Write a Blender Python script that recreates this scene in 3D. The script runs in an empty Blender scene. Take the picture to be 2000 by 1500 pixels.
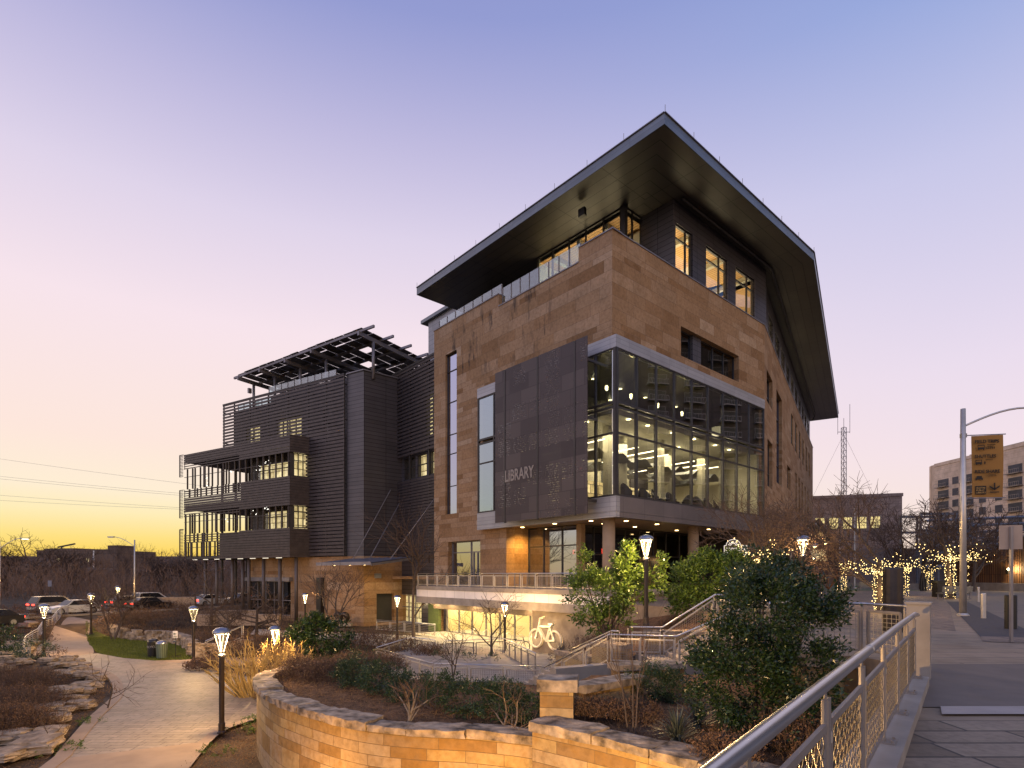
import bpy, bmesh, math, random
from mathutils import Vector, Matrix, noise as mnoise
R=math.radians
S=bpy.context.scene
COL=S.collection

# ------------------------------------------------------------------ camera
cam_d=bpy.data.cameras.new('camera'); cam=bpy.data.objects.new('camera',cam_d); COL.objects.link(cam)
cam.location=(0,0,0); cam.rotation_euler=(R(90),0,0)
cam_d.sensor_width=36.0; cam_d.lens=36.0*1109/2000.0
cam_d.shift_y=(1122-750)/2000.0
cam_d.clip_start=0.05; cam_d.clip_end=6000
S.camera=cam
S.render.resolution_x=1024; S.render.resolution_y=768
S.view_settings.view_transform='Standard'; S.view_settings.look='None'
S.view_settings.exposure=0.0; S.view_settings.gamma=1.0
S.cycles.use_denoising=True
S.cycles.max_bounces=6; S.cycles.diffuse_bounces=3; S.cycles.glossy_bounces=4; S.cycles.transparent_max_bounces=24
S.cycles.sample_clamp_indirect=4.0; S.cycles.sample_clamp_direct=0
S.cycles.caustics_reflective=False; S.cycles.caustics_refractive=False
S.cycles.use_light_tree=True

def lin(c):
    return tuple(((x/255.0)/12.92 if x/255.0<=0.04045 else ((x/255.0+0.055)/1.055)**2.4) for x in c)

# ------------------------------------------------------------------ sky (dusk: yellow in the west, lavender above)
w=bpy.data.worlds.new("World"); S.world=w; w.use_nodes=True
nt=w.node_tree; nt.nodes.clear()
def wn(t): return nt.nodes.new(t)
tc=wn('ShaderNodeTexCoord'); nrm=wn('ShaderNodeVectorMath'); nrm.operation='NORMALIZE'
nt.links.new(tc.outputs['Generated'],nrm.inputs[0])
sep=wn('ShaderNodeSeparateXYZ'); nt.links.new(nrm.outputs[0],sep.inputs[0])
flat=wn('ShaderNodeVectorMath'); flat.operation='MULTIPLY'; flat.inputs[1].default_value=(1,1,0)
nt.links.new(nrm.outputs[0],flat.inputs[0])
fn=wn('ShaderNodeVectorMath'); fn.operation='NORMALIZE'; nt.links.new(flat.outputs[0],fn.inputs[0])
dt=wn('ShaderNodeVectorMath'); dt.operation='DOT_PRODUCT'; dt.inputs[1].default_value=(-0.60,0.80,0)
nt.links.new(fn.outputs[0],dt.inputs[0])
def wramp(stops):
    r=wn('ShaderNodeValToRGB'); cr=r.color_ramp
    cr.elements[0].position=stops[0][0]; cr.elements[0].color=(*lin(stops[0][1]),1)
    cr.elements[1].position=stops[-1][0]; cr.elements[1].color=(*lin(stops[-1][1]),1)
    for p,c in stops[1:-1]:
        e=cr.elements.new(p); e.color=(*lin(c),1)
    nt.links.new(sep.outputs[2],r.inputs[0]); return r
west=wramp([(0,(255,200,78)),(.03,(255,215,96)),(.055,(255,226,134)),(.089,(255,237,184)),(.125,(255,238,212)),(.195,(254,231,220)),(.37,(247,228,236)),(.5,(223,212,234)),(.6,(192,187,223)),(.7,(148,156,210)),(1,(105,120,185))])
north=wramp([(0,(252,226,212)),(.1,(248,228,226)),(.17,(244,226,234)),(.28,(234,221,238)),(.5,(198,199,233)),(.65,(148,168,221)),(1,(105,130,195))])
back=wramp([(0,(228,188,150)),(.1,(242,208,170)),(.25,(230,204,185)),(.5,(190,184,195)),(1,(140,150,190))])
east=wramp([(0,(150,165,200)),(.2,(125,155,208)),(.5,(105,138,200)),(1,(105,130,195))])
def wmap(a,b):
    m=wn('ShaderNodeMapRange'); m.interpolation_type='SMOOTHSTEP'
    m.inputs[1].default_value=a; m.inputs[2].default_value=b
    nt.links.new(dt.outputs['Value'],m.inputs[0]); return m
def wmix(f,a,b):
    m=wn('ShaderNodeMix'); m.data_type='RGBA'
    nt.links.new(f,m.inputs[0]); nt.links.new(a,m.inputs[6]); nt.links.new(b,m.inputs[7]); return m.outputs[2]
mx=wmix(wmap(.15,.95).outputs[0],north.outputs[0],west.outputs[0])
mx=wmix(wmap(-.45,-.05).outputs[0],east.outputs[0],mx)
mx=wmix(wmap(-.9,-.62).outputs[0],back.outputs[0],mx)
bg=wn('ShaderNodeBackground')
# the sky behind the viewer and overhead is boosted as added fill light
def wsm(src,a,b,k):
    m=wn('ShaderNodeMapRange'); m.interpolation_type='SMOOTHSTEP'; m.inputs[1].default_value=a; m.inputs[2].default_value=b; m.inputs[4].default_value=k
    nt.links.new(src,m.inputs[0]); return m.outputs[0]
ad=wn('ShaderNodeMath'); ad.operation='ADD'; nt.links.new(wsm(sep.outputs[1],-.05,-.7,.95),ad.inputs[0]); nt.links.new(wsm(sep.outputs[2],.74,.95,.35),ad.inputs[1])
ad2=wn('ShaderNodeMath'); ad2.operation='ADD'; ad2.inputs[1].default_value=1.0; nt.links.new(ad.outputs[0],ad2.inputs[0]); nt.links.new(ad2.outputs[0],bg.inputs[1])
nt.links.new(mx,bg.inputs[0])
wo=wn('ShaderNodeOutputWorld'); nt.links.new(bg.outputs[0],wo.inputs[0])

# the sun is just below the western horizon: only a weak broad afterglow is left
sl=bpy.data.lights.new('afterglow_sun','SUN'); sl.energy=0.35; sl.angle=R(25); sl.color=(1,.62,.30)
so=bpy.data.objects.new('afterglow_sun',sl); COL.objects.link(so)
so.rotation_euler=Vector((0.60,-0.80,-0.10)).to_track_quat('-Z','Y').to_euler()

# ------------------------------------------------------------------ mesh helpers
rnd=random.Random(7)
WL={}
def V(*a): return Vector(a)
class MB:
    def __init__(s): s.v=[]; s.f=[]; s.uv=[]; s.mi=[]
    def face(s,pts,uv=None,m=0):
        n=len(s.v); s.v.extend([tuple(p) for p in pts]); s.f.append(tuple(range(n,n+len(pts))))
        s.uv.extend(uv if uv else [(p[0],p[1]) for p in pts]); s.mi.append(m)
    def box(s,fr,x0,x1,y0,y1,z0,z1,m=0):
        c=[fr(x,y,z) for x in (x0,x1) for y in (y0,y1) for z in (z0,z1)]
        L=[(x,y,z) for x in (x0,x1) for y in (y0,y1) for z in (z0,z1)]
        for q in ((0,1,3,2),(4,6,7,5),(0,4,5,1),(2,3,7,6),(0,2,6,4),(1,5,7,3)):
            xs={L[i][0] for i in q}; ys={L[i][1] for i in q}
            if len(xs)==1: uv=[(L[i][1],L[i][2]) for i in q]
            elif len(ys)==1: uv=[(L[i][0],L[i][2]) for i in q]
            else: uv=[(L[i][0],L[i][1]) for i in q]
            s.face([c[i] for i in q],uv,m)
    def beam(s,p,q,w,h=None,m=0,up=(0,0,1)):
        p=Vector(p); q=Vector(q); d=(q-p).normalized(); h=h or w
        u=Vector(up)
        if abs(d.dot(u))>.98: u=Vector((1,0,0)) if abs(d.x)<.9 else Vector((0,1,0))
        a=d.cross(u).normalized(); b=a.cross(d).normalized(); Ln=(q-p).length
        s.box(lambda x,y,z:p+d*x+a*y+b*z,0,Ln,-w/2,w/2,-h/2,h/2,m)
    def tube(s,pts,r,n=8,m=0,cap=True):
        pts=[Vector(p) for p in pts]; k=len(pts)
        rr=r if isinstance(r,(list,tuple)) else [r]*k
        t0=(pts[1]-pts[0]).normalized()
        a=t0.orthogonal().normalized(); base=len(s.v); acc=0
        for i in range(k):
            t=((pts[min(i+1,k-1)]-pts[max(i-1,0)])).normalized()
            a=(a-t*a.dot(t))
            a=a.normalized() if a.length>1e-6 else t.orthogonal().normalized()
            b=t.cross(a)
            for j in range(n):
                an=2*math.pi*j/n
                s.v.append(tuple(pts[i]+(a*math.cos(an)+b*math.sin(an))*rr[i]))
        L=0
        for i in range(k-1):
            L2=L+(pts[i+1]-pts[i]).length
            for j in range(n):
                j2=(j+1)%n
                s.f.append((base+i*n+j,base+i*n+j2,base+(i+1)*n+j2,base+(i+1)*n+j))
                u0=j/n; u1=(j+1)/n
                s.uv.extend([(u0,L),(u1,L),(u1,L2),(u0,L2)]); s.mi.append(m)
            L=L2
        if cap and n>2:
            s.f.append(tuple(base+j for j in range(n))[::-1]); s.uv.extend([(0,0)]*n); s.mi.append(m)
            s.f.append(tuple(base+(k-1)*n+j for j in range(n))); s.uv.extend([(0,0)]*n); s.mi.append(m)
    def lathe(s,prof,n=16,c=(0,0,0),m=0):
        c=Vector(c); base=len(s.v)
        for r,z in prof:
            for j in range(n):
                an=2*math.pi*j/n
                s.v.append((c.x+r*math.cos(an),c.y+r*math.sin(an),c.z+z))
        for i in range(len(prof)-1):
            for j in range(n):
                j2=(j+1)%n
                s.f.append((base+i*n+j,base+i*n+j2,base+(i+1)*n+j2,base+(i+1)*n+j))
                s.uv.extend([(j/n,prof[i][1]),((j+1)/n,prof[i][1]),((j+1)/n,prof[i+1][1]),(j/n,prof[i+1][1])]); s.mi.append(m)
    def poly_prism(s,pts,z0,z1,m=0,mt=None):
        n=len(pts)
        s.face([(p[0],p[1],z1) for p in pts],[(p[0],p[1]) for p in pts],m if mt is None else mt)
        s.face([(p[0],p[1],z0) for p in pts][::-1],[(p[0],p[1]) for p in pts][::-1],m)
        L=0
        for i in range(n):
            p=pts[i]; q=pts[(i+1)%n]; d=math.hypot(q[0]-p[0],q[1]-p[1])
            s.face([(p[0],p[1],z0),(q[0],q[1],z0),(q[0],q[1],z1),(p[0],p[1],z1)],[(L,z0),(L+d,z0),(L+d,z1),(L,z1)],m); L+=d
    def wall(s,fr,x0,x1,y0,y1,z0,z1,holes,m=0):
        xs=sorted({x0,x1}|{min(max(h[k],x0),x1) for h in holes for k in (0,1)})
        zs=sorted({z0,z1}|{min(max(h[k],z0),z1) for h in holes for k in (2,3)})
        def solid(i,j):
            if i<0 or j<0 or i>=len(xs)-1 or j>=len(zs)-1: return False
            cx=(xs[i]+xs[i+1])/2; cz=(zs[j]+zs[j+1])/2
            return not any(h[0]<cx<h[1] and h[2]<cz<h[3] for h in holes)
        for i in range(len(xs)-1):
            for j in range(len(zs)-1):
                if not solid(i,j): continue
                a,b,c,d=xs[i],xs[i+1],zs[j],zs[j+1]
                for y in (y0,y1):
                    s.face([fr(a,y,c),fr(b,y,c),fr(b,y,d),fr(a,y,d)],[(a,c),(b,c),(b,d),(a,d)],m)
                if not solid(i-1,j): s.face([fr(a,y0,c),fr(a,y1,c),fr(a,y1,d),fr(a,y0,d)],[(a+y0,c),(a+y1,c),(a+y1,d),(a+y0,d)],m)
                if not solid(i+1,j): s.face([fr(b,y0,c),fr(b,y1,c),fr(b,y1,d),fr(b,y0,d)],[(b+y0,c),(b+y1,c),(b+y1,d),(b+y0,d)],m)
                if not solid(i,j-1): s.face([fr(a,y0,c),fr(b,y0,c),fr(b,y1,c),fr(a,y1,c)],[(a,c+y0),(b,c+y0),(b,c+y1),(a,c+y1)],m)
                if not solid(i,j+1): s.face([fr(a,y0,d),fr(b,y0,d),fr(b,y1,d),fr(a,y1,d)],[(a,d+y0),(b,d+y0),(b,d+y1),(a,d+y1)],m)
    def build(s,name,mats,parent=None,loc=None,smooth=False,weld=True):
        if not isinstance(mats,(list,tuple)): mats=[mats]
        if parent is not None: off=WL.get(parent.name,Vector((0,0,0)))
        elif loc is not None: off=Vector(loc)
        else: off=Vector((0,0,0))
        me=bpy.data.meshes.new(name)
        ox,oy,oz=off
        me.from_pydata([(a-ox,b-oy,c-oz) for a,b,c in s.v],[],s.f)
        uvl=me.uv_layers.new(name='UVMap')
        fl=[c for u in s.uv for c in u]
        if len(fl)==2*len(me.loops): uvl.data.foreach_set('uv',fl)
        me.polygons.foreach_set('material_index',s.mi)
        for mm in mats: me.materials.append(mm)
        if weld:
            bm=bmesh.new(); bm.from_mesh(me)
            bmesh.ops.remove_doubles(bm,verts=bm.verts,dist=0.0005)
            bmesh.ops.recalc_face_normals(bm,faces=bm.faces)
            bm.to_mesh(me); bm.free()
        if smooth: me.polygons.foreach_set('use_smooth',[True]*len(me.polygons))
        me.update()
        o=bpy.data.objects.new(name,me); COL.objects.link(o)
        if parent is not None:
            o.parent=parent
        else: o.location=off
        WL[o.name]=off.copy()
        return o
def thing(name,label,cat,loc=(0,0,0),group=None):
    o=bpy.data.objects.new(name,None); COL.objects.link(o); o.location=loc; o.empty_display_size=.3
    WL[o.name]=Vector(loc); o['label']=label; o['category']=cat
    if group: o['group']=group
    return o
def tag(o,label,cat,group=None,kind=None):
    if label: o['label']=label
    if cat: o['category']=cat
    if group: o['group']=group
    if kind: o['kind']=kind
    return o
def struct(o): o['kind']='structure'; return o
def dup(root,loc,rz=0,sc=1,label=None,group=None):
    def cp(o,par):
        c=o.copy(); COL.objects.link(c)
        if par is not None: c.parent=par
        for ch in list(o.children): cp(ch,c)
        return c
    r=cp(root,None); r.location=loc; r.rotation_euler=(0,0,rz)
    r.scale=(sc,sc,sc) if not isinstance(sc,(tuple,list)) else sc
    if label: r['label']=label
    if group: r['group']=group
    return r
def point(loc,e,col=(1,.70,.36),r=.1,name='lamp_glow'):
    l=bpy.data.lights.new(name,'POINT'); l.energy=e; l.color=col; l.shadow_soft_size=r
    o=bpy.data.objects.new(name,l); COL.objects.link(o); o.location=loc; return o
def spot(loc,aim,e,ang=90,col=(1,.70,.36),blend=.6,r=.06,name='down_light_glow'):
    l=bpy.data.lights.new(name,'SPOT'); l.energy=e; l.color=col; l.shadow_soft_size=r; l.spot_size=R(ang); l.spot_blend=blend
    o=bpy.data.objects.new(name,l); COL.objects.link(o); o.location=loc
    o.rotation_euler=(Vector(aim)-Vector(loc)).to_track_quat('-Z','Y').to_euler(); return o
def area(loc,aim,e,sx,sy,col=(1,.80,.5),name='room_light_glow'):
    l=bpy.data.lights.new(name,'AREA'); l.energy=e; l.color=col; l.shape='RECTANGLE'; l.size=sx; l.size_y=sy
    o=bpy.data.objects.new(name,l); COL.objects.link(o); o.location=loc
    o.rotation_euler=(Vector(aim)-Vector(loc)).to_track_quat('-Z','Y').to_euler(); return o
def text_into(mb,body,size,fr,m=0,align='LEFT',depth=.004,sx=1.0,bold=0):
    cu=bpy.data.curves.new('lettering','FONT'); cu.body=body; cu.size=size; cu.align_x=align; cu.extrude=depth; cu.resolution_u=3; cu.offset=bold
    ob=bpy.data.objects.new('lettering',cu); COL.objects.link(ob)
    dg=bpy.context.evaluated_depsgraph_get(); dg.update()
    me=bpy.data.meshes.new_from_object(ob.evaluated_get(dg))
    n=len(mb.v)
    for v in me.vertices: mb.v.append(tuple(fr(v.co.x*sx,v.co.y,v.co.z)))
    for p in me.polygons:
        mb.f.append(tuple(n+i for i in p.vertices)); mb.uv.extend([(0,0)]*len(p.vertices)); mb.mi.append(m)
    bpy.data.objects.remove(ob); bpy.data.meshes.remove(me); bpy.data.curves.remove(cu)

# ------------------------------------------------------------------ frames of the place (metres, eye level = 0)
_n=math.hypot(1260,1109)
dR=Vector((1260/_n,1109/_n,0)); dL=Vector((-1109/_n,1260/_n,0)); Z=Vector((0,0,1))
def B(b,a,z): return dR*b+dL*a+Z*z                 # b along the entrance front, a along the river front
def fL(x,y,z): return B(30.4+y,x,z)                # river front: x along, y inwards
def fR(x,y,z): return B(x,24.3+y,z)                # entrance front
E0=B(52.88,24.3,0); D2=Vector((.5255,.8508,0)); N2=Vector((-.8508,.5255,0))
def fF(x,y,z): return E0+D2*x+N2*y+Z*z             # long rear front
P0=Vector((-15.918,61.0,0)); Wd=Vector((-.85714,.51508,0)); Nd=Vector((.51508,.85714,0))
def fW(x,y,z): return P0+Wd*x+Nd*y+Z*z             # slatted wing: x to the left, y inwards
ID=lambda x,y,z: Vector((x,y,z))
# ------------------------------------------------------------------ materials
def newmat(name):
    m=bpy.data.materials.new(name); m.use_nodes=True
    t=m.node_tree; p=t.nodes['Principled BSDF']; return m,t,p
def nd(t,ty,**k):
    n=t.nodes.new(ty)
    for a,b in k.items():
        if a.startswith('i_'):
            key=a[2:]; key=int(key) if key.isdigit() else key
            n.inputs[key].default_value=b
        else: setattr(n,a,b)
    return n
def lk(t,a,b): t.links.new(a,b)
def math_(t,op,a,b=None):
    n=nd(t,'ShaderNodeMath',operation=op)
    for i,x in enumerate((a,b)):
        if x is None: continue
        if isinstance(x,(int,float)): n.inputs[i].default_value=x
        else: lk(t,x,n.inputs[i])
    return n.outputs[0]
def mixc(t,f,a,b,blend='MIX'):
    n=nd(t,'ShaderNodeMix',data_type='RGBA',blend_type=blend)
    for i,x in ((0,f),(6,a),(7,b)):
        if isinstance(x,(int,float)): n.inputs[i].default_value=x
        elif isinstance(x,tuple): n.inputs[i].default_value=(*x,1) if len(x)==3 else x
        else: lk(t,x,n.inputs[i])
    return n.outputs[2]
def ramp(t,src,stops):
    r=nd(t,'ShaderNodeValToRGB'); cr=r.color_ramp
    cr.elements[0].position=stops[0][0]; cr.elements[0].color=(*stops[0][1],1)
    cr.elements[1].position=stops[-1][0]; cr.elements[1].color=(*stops[-1][1],1)
    for p,c in stops[1:-1]: cr.elements.new(p).color=(*c,1)
    lk(t,src,r.inputs[0]); return r.outputs[0]
def noise(t,scale,detail=4,vec=None,rough=.55):
    n=nd(t,'ShaderNodeTexNoise'); n.inputs['Scale'].default_value=scale; n.inputs['Detail'].default_value=detail; n.inputs['Roughness'].default_value=rough
    if vec is None:
        vec=nd(t,'ShaderNodeTexCoord').outputs['Object']
    lk(t,vec,n.inputs['Vector']); return n.outputs['Fac']
def bump(t,p,h,strength=.3,dist=.02):
    b=nd(t,'ShaderNodeBump'); b.inputs['Strength'].default_value=strength; b.inputs['Distance'].default_value=dist
    lk(t,h,b.inputs['Height']); lk(t,b.outputs[0],p.inputs['Normal'])
def plain(name,c1,c2=None,rough=.6,metal=0,scale=3,bstr=0,bdist=.01,spec=None,detail=5):
    m,t,p=newmat(name); p.inputs['Roughness'].default_value=rough; p.inputs['Metallic'].default_value=metal
    if spec is not None: p.inputs['Specular IOR Level'].default_value=spec
    if c2 is None: c2=tuple(x*.75 for x in c1)
    f=noise(t,scale,detail)
    lk(t,ramp(t,f,[(.32,c2),(.68,c1)]),p.inputs['Base Color'])
    if bstr: bump(t,p,f,bstr,bdist)
    return m
def emit(name,col,s,nosample=True):
    m,t,p=newmat(name); p.inputs['Base Color'].default_value=(*[x*.5 for x in col],1)
    p.inputs['Emission Color'].default_value=(*col,1); p.inputs['Emission Strength'].default_value=s
    if nosample: m.cycles.emission_sampling='NONE'
    return m
def ashlar(name,cols,mortar,H=.9,Wd_=1.7,ms=.012,bstr=.5,stain=None,nscale=5,rough=.85,two=True,patch=None):
    m,t,p=newmat(name); p.inputs['Roughness'].default_value=rough; p.inputs['Specular IOR Level'].default_value=.25
    uv=nd(t,'ShaderNodeUVMap'); uv.uv_map='UVMap'
    sp=nd(t,'ShaderNodeSeparateXYZ'); lk(t,uv.outputs[0],sp.inputs[0])
    row=math_(t,'FLOOR',math_(t,'DIVIDE',sp.outputs[1],H))
    wnz=nd(t,'ShaderNodeTexWhiteNoise',noise_dimensions='1D'); lk(t,row,wnz.inputs['W'])
    mask=math_(t,'GREATER_THAN',wnz.outputs['Value'],.42 if two else 2.0)
    def brick(h,wd,off):
        b=nd(t,'ShaderNodeTexBrick',offset=off,squash=1.5,squash_frequency=3)
        b.inputs['Scale'].default_value=1; b.inputs['Brick Width'].default_value=wd; b.inputs['Row Height'].default_value=h
        b.inputs['Mortar Size'].default_value=ms; b.inputs['Mortar Smooth'].default_value=.1
        b.inputs['Color1'].default_value=(0,0,0,1); b.inputs['Color2'].default_value=(1,1,1,1); b.inputs['Mortar'].default_value=(.5,.5,.5,1)
        lk(t,uv.outputs[0],b.inputs['Vector']); return b
    A=brick(H,Wd_*1.15,.37); Bk=brick(H/2,Wd_,.31)
    g=mixc(t,mask,A.outputs['Color'],Bk.outputs['Color'])
    mo=nd(t,'ShaderNodeMix',data_type='FLOAT'); lk(t,mask,mo.inputs[0]); lk(t,A.outputs['Fac'],mo.inputs[2]); lk(t,Bk.outputs['Fac'],mo.inputs[3])
    n=len(cols)
    c=ramp(t,g,[(i/(n-1),cc) for i,cc in enumerate(cols)])
    n1=noise(t,nscale,6); n2=noise(t,nscale*.12,3)
    c=mixc(t,1.0,c,ramp(t,n1,[(.25,(.72,.70,.66)),(.55,(1,1,1)),(.8,(1.15,1.12,1.1))]),'MULTIPLY')
    c=mixc(t,1.0,c,ramp(t,n2,[(.3,(.86,.85,.84)),(.7,(1.08,1.06,1.05))]),'MULTIPLY')
    if patch:
        pn=noise(t,2.3,7,None,.65); pm=nd(t,'ShaderNodeMapRange'); pm.inputs[1].default_value=.50; pm.inputs[2].default_value=.70; pm.inputs[4].default_value=.75; lk(t,pn,pm.inputs[0]); c=mixc(t,pm.outputs[0],c,patch[0])
        pn2=noise(t,1.3,8,None,.7); pm2=nd(t,'ShaderNodeMapRange'); pm2.inputs[1].default_value=.56; pm2.inputs[2].default_value=.74; pm2.inputs[4].default_value=.7; lk(t,pn2,pm2.inputs[0]); c=mixc(t,pm2.outputs[0],c,patch[1])
    if stain:
        u0,u1,v0,v1=stain
        mp=nd(t,'ShaderNodeMapping'); mp.inputs['Scale'].default_value=(1.1,.22,1); lk(t,uv.outputs[0],mp.inputs[0])
        ns=noise(t,1.0,6,mp.outputs[0],.7)
        def win(x,a,b,e):
            q=nd(t,'ShaderNodeMapRange',interpolation_type='SMOOTHSTEP'); q.inputs[1].default_value=a; q.inputs[2].default_value=a+e; lk(t,x,q.inputs[0])
            q2=nd(t,'ShaderNodeMapRange',interpolation_type='SMOOTHSTEP'); q2.inputs[1].default_value=b; q2.inputs[2].default_value=b-e; lk(t,x,q2.inputs[0])
            return math_(t,'MULTIPLY',q.outputs[0],q2.outputs[0])
        wv=math_(t,'MULTIPLY',win(sp.outputs[0],u0,u1,2.5),win(sp.outputs[1],v0,v1,2.2))
        sf=nd(t,'ShaderNodeMapRange'); sf.inputs[1].default_value=.53; sf.inputs[2].default_value=.62; lk(t,ns,sf.inputs[0])
        c=mixc(t,math_(t,'MULTIPLY',math_(t,'MULTIPLY',wv,sf.outputs[0]),.85),c,(.035,.03,.027))
    c=mixc(t,mo.outputs[0],c,mortar)
    lk(t,c,p.inputs['Base Color'])
    h=math_(t,'SUBTRACT',math_(t,'MULTIPLY',n1,.5),math_(t,'MULTIPLY',mo.outputs[0],.8))
    bump(t,p,h,bstr,.03); return m
def panels(name,c1,pu,pv,lw=.02,rough=.45,metal=.0,c2=None,dark=.35,swap=False,spec=.5):
    m,t,p=newmat(name); p.inputs['Roughness'].default_value=rough; p.inputs['Metallic'].default_value=metal; p.inputs['Specular IOR Level'].default_value=spec
    uv=nd(t,'ShaderNodeUVMap'); sp=nd(t,'ShaderNodeSeparateXYZ'); lk(t,uv.outputs[0],sp.inputs[0])
    def line(x,per):
        f=math_(t,'FRACT',math_(t,'DIVIDE',x,per)); return math_(t,'LESS_THAN',f,lw/per)
    f=math_(t,'MAXIMUM',line(sp.outputs[0],pu),line(sp.outputs[1],pv))
    cu=math_(t,'FLOOR',math_(t,'DIVIDE',sp.outputs[0],pu)); cv=math_(t,'FLOOR',math_(t,'DIVIDE',sp.outputs[1],pv))
    wnz=nd(t,'ShaderNodeTexWhiteNoise',noise_dimensions='2D'); cb=nd(t,'ShaderNodeCombineXYZ'); lk(t,cu,cb.inputs[0]); lk(t,cv,cb.inputs[1]); lk(t,cb.outputs[0],wnz.inputs['Vector'])
    c2=c2 or tuple(x*.82 for x in c1)
    c=ramp(t,wnz.outputs['Value'],[(0,c2),(1,c1)])
    nz=noise(t,.7,4); c=mixc(t,1.0,c,ramp(t,nz,[(.3,(.85,.85,.85)),(.7,(1.05,1.05,1.05))]),'MULTIPLY')
    c=mixc(t,f,c,tuple(x*dark for x in c1)); lk(t,c,p.inputs['Base Color'])
    bump(t,p,math_(t,'SUBTRACT',1.0,f),.35,.01)
    return m
def glass(name,tint=(.8,.85,.85),ior=1.75,rough=.0,wave=.0,refl=(1,1,1)):
    m=bpy.data.materials.new(name); m.use_nodes=True; t=m.node_tree; t.nodes.clear()
    tr=nd(t,'ShaderNodeBsdfTransparent'); tr.inputs[0].default_value=(*tint,1)
    gl=nd(t,'ShaderNodeBsdfGlossy'); gl.inputs['Roughness'].default_value=rough; gl.inputs['Color'].default_value=(*refl,1)
    fr=nd(t,'ShaderNodeFresnel'); fr.inputs['IOR'].default_value=ior
    # the angle of incidence measured as if from outside on both faces of the thin pane
    geo=nd(t,'ShaderNodeNewGeometry'); lw=nd(t,'ShaderNodeLayerWeight')
    ff=math_(t,'ADD',math_(t,'MULTIPLY',math_(t,'POWER',lw.outputs['Facing'],4.0),.85),((ior-1)/(ior+1))**2*1.6)
    ff=math_(t,'MINIMUM',ff,1.0)
    mx=nd(t,'ShaderNodeMixShader'); lk(t,ff,mx.inputs[0]); lk(t,tr.outputs[0],mx.inputs[1]); lk(t,gl.outputs[0],mx.inputs[2])
    if wave:
        nz=noise(t,.35,2); b=nd(t,'ShaderNodeBump'); b.inputs['Strength'].default_value=wave; b.inputs['Distance'].default_value=.2
        lk(t,nz,b.inputs['Height']); lk(t,b.outputs[0],gl.inputs['Normal'])
    o=nd(t,'ShaderNodeOutputMaterial'); lk(t,mx.outputs[0],o.inputs[0]); return m
def grid_mesh(name,col,sp_u,sp_v,wire,metal=.6,rough=.4):
    m,t,p=newmat(name); p.inputs['Base Color'].default_value=(*col,1); p.inputs['Metallic'].default_value=metal; p.inputs['Roughness'].default_value=rough
    uv=nd(t,'ShaderNodeUVMap'); s=nd(t,'ShaderNodeSeparateXYZ'); lk(t,uv.outputs[0],s.inputs[0])
    a=math_(t,'LESS_THAN',math_(t,'FRACT',math_(t,'DIVIDE',s.outputs[0],sp_u)),wire/sp_u)
    b=math_(t,'LESS_THAN',math_(t,'FRACT',math_(t,'DIVIDE',s.outputs[1],sp_v)),wire/sp_v)
    lk(t,math_(t,'MAXIMUM',a,b),p.inputs['Alpha']); return m
def leafmat(name,c1,c2,rough=.45,trans=.25):
    m,t,p=newmat(name); p.inputs['Roughness'].default_value=rough; p.inputs['Specular IOR Level'].default_value=.4
    f=noise(t,2.2,4); g=nd(t,'ShaderNodeNewGeometry')
    f2=math_(t,'ADD',math_(t,'MULTIPLY',f,.6),math_(t,'MULTIPLY',g.outputs['Random Per Island'],.4))
    c=ramp(t,f2,[(.25,c2),(.75,c1)]); lk(t,c,p.inputs['Base Color'])
    tl=nd(t,'ShaderNodeBsdfTranslucent'); lk(t,c,tl.inputs[0])
    mx=nd(t,'ShaderNodeMixShader'); mx.inputs[0].default_value=trans
    out=t.nodes['Material Output']; lk(t,p.outputs[0],mx.inputs[1]); lk(t,tl.outputs[0],mx.inputs[2]); lk(t,mx.outputs[0],out.inputs[0])
    return m

M={}
SC=[(.25,.135,.058),(.35,.21,.105),(.38,.235,.125),(.42,.275,.16),(.31,.175,.08),(.48,.335,.21)]
M['stone']=ashlar('facade_sandstone',SC,(.17,.11,.065),H=.86,Wd_=1.9,ms=.010,bstr=.4,patch=((.31,.18,.085),(.33,.21,.12)))
M['stoneL']=ashlar('river_front_sandstone',SC,(.17,.11,.065),H=.86,Wd_=1.9,ms=.010,bstr=.4,stain=(29,44.8,16.5,23.8))
M['wallstone']=ashlar('garden_wall_limestone',[(.22,.13,.05),(.37,.26,.14),(.42,.31,.18),(.25,.145,.05),(.40,.28,.12),(.34,.25,.16)],(.17,.115,.06),H=.50,Wd_=.86,ms=.006,bstr=.9,nscale=7,patch=((.27,.145,.035),(.15,.105,.065)))
M['cap']=plain('weathered_capstone',(.44,.34,.24),(.07,.054,.040),.9,0,3.4,1.0,.06,.2,10)
M['rock']=plain('pale_limestone_rock',(.44,.34,.24),(.12,.088,.06),.9,0,1.9,.9,.06,.2,9)
M['clad']=panels('grey_metal_cladding',(.10,.088,.092),2.6,.42,.04,.42,.35,dark=.12,spec=.5)
M['cladlight']=panels('pale_metal_cladding',(.30,.30,.32),2.2,.55,.03,.4,.3)
M['soffit']=panels('bronze_soffit_panels',(.056,.048,.041),.92,5.2,.06,.42,.2,dark=.05)
M['zinc']=panels('zinc_fascia',(.19,.21,.235),3.0,.35,.02,.35,.45,dark=.55)
M['whitepanel']=panels('pale_fascia_panels',(.42,.41,.42),2.4,.30,.02,.35,.2,dark=.45)
M['bandpanel']=panels('grey_spandrel_panels',(.20,.17,.16),2.35,9,.025,.4,.35,dark=.4)
M['louver']=plain('dark_bronze_louver',(.085,.065,.06),(.055,.042,.04),.45,.4,2)
M['frame']=plain('dark_window_frame',(.055,.048,.045),(.04,.035,.033),.45,.3,2)
M['steel']=plain('grey_painted_steel',(.24,.22,.23),(.18,.165,.17),.45,.4,1.2)
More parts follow.
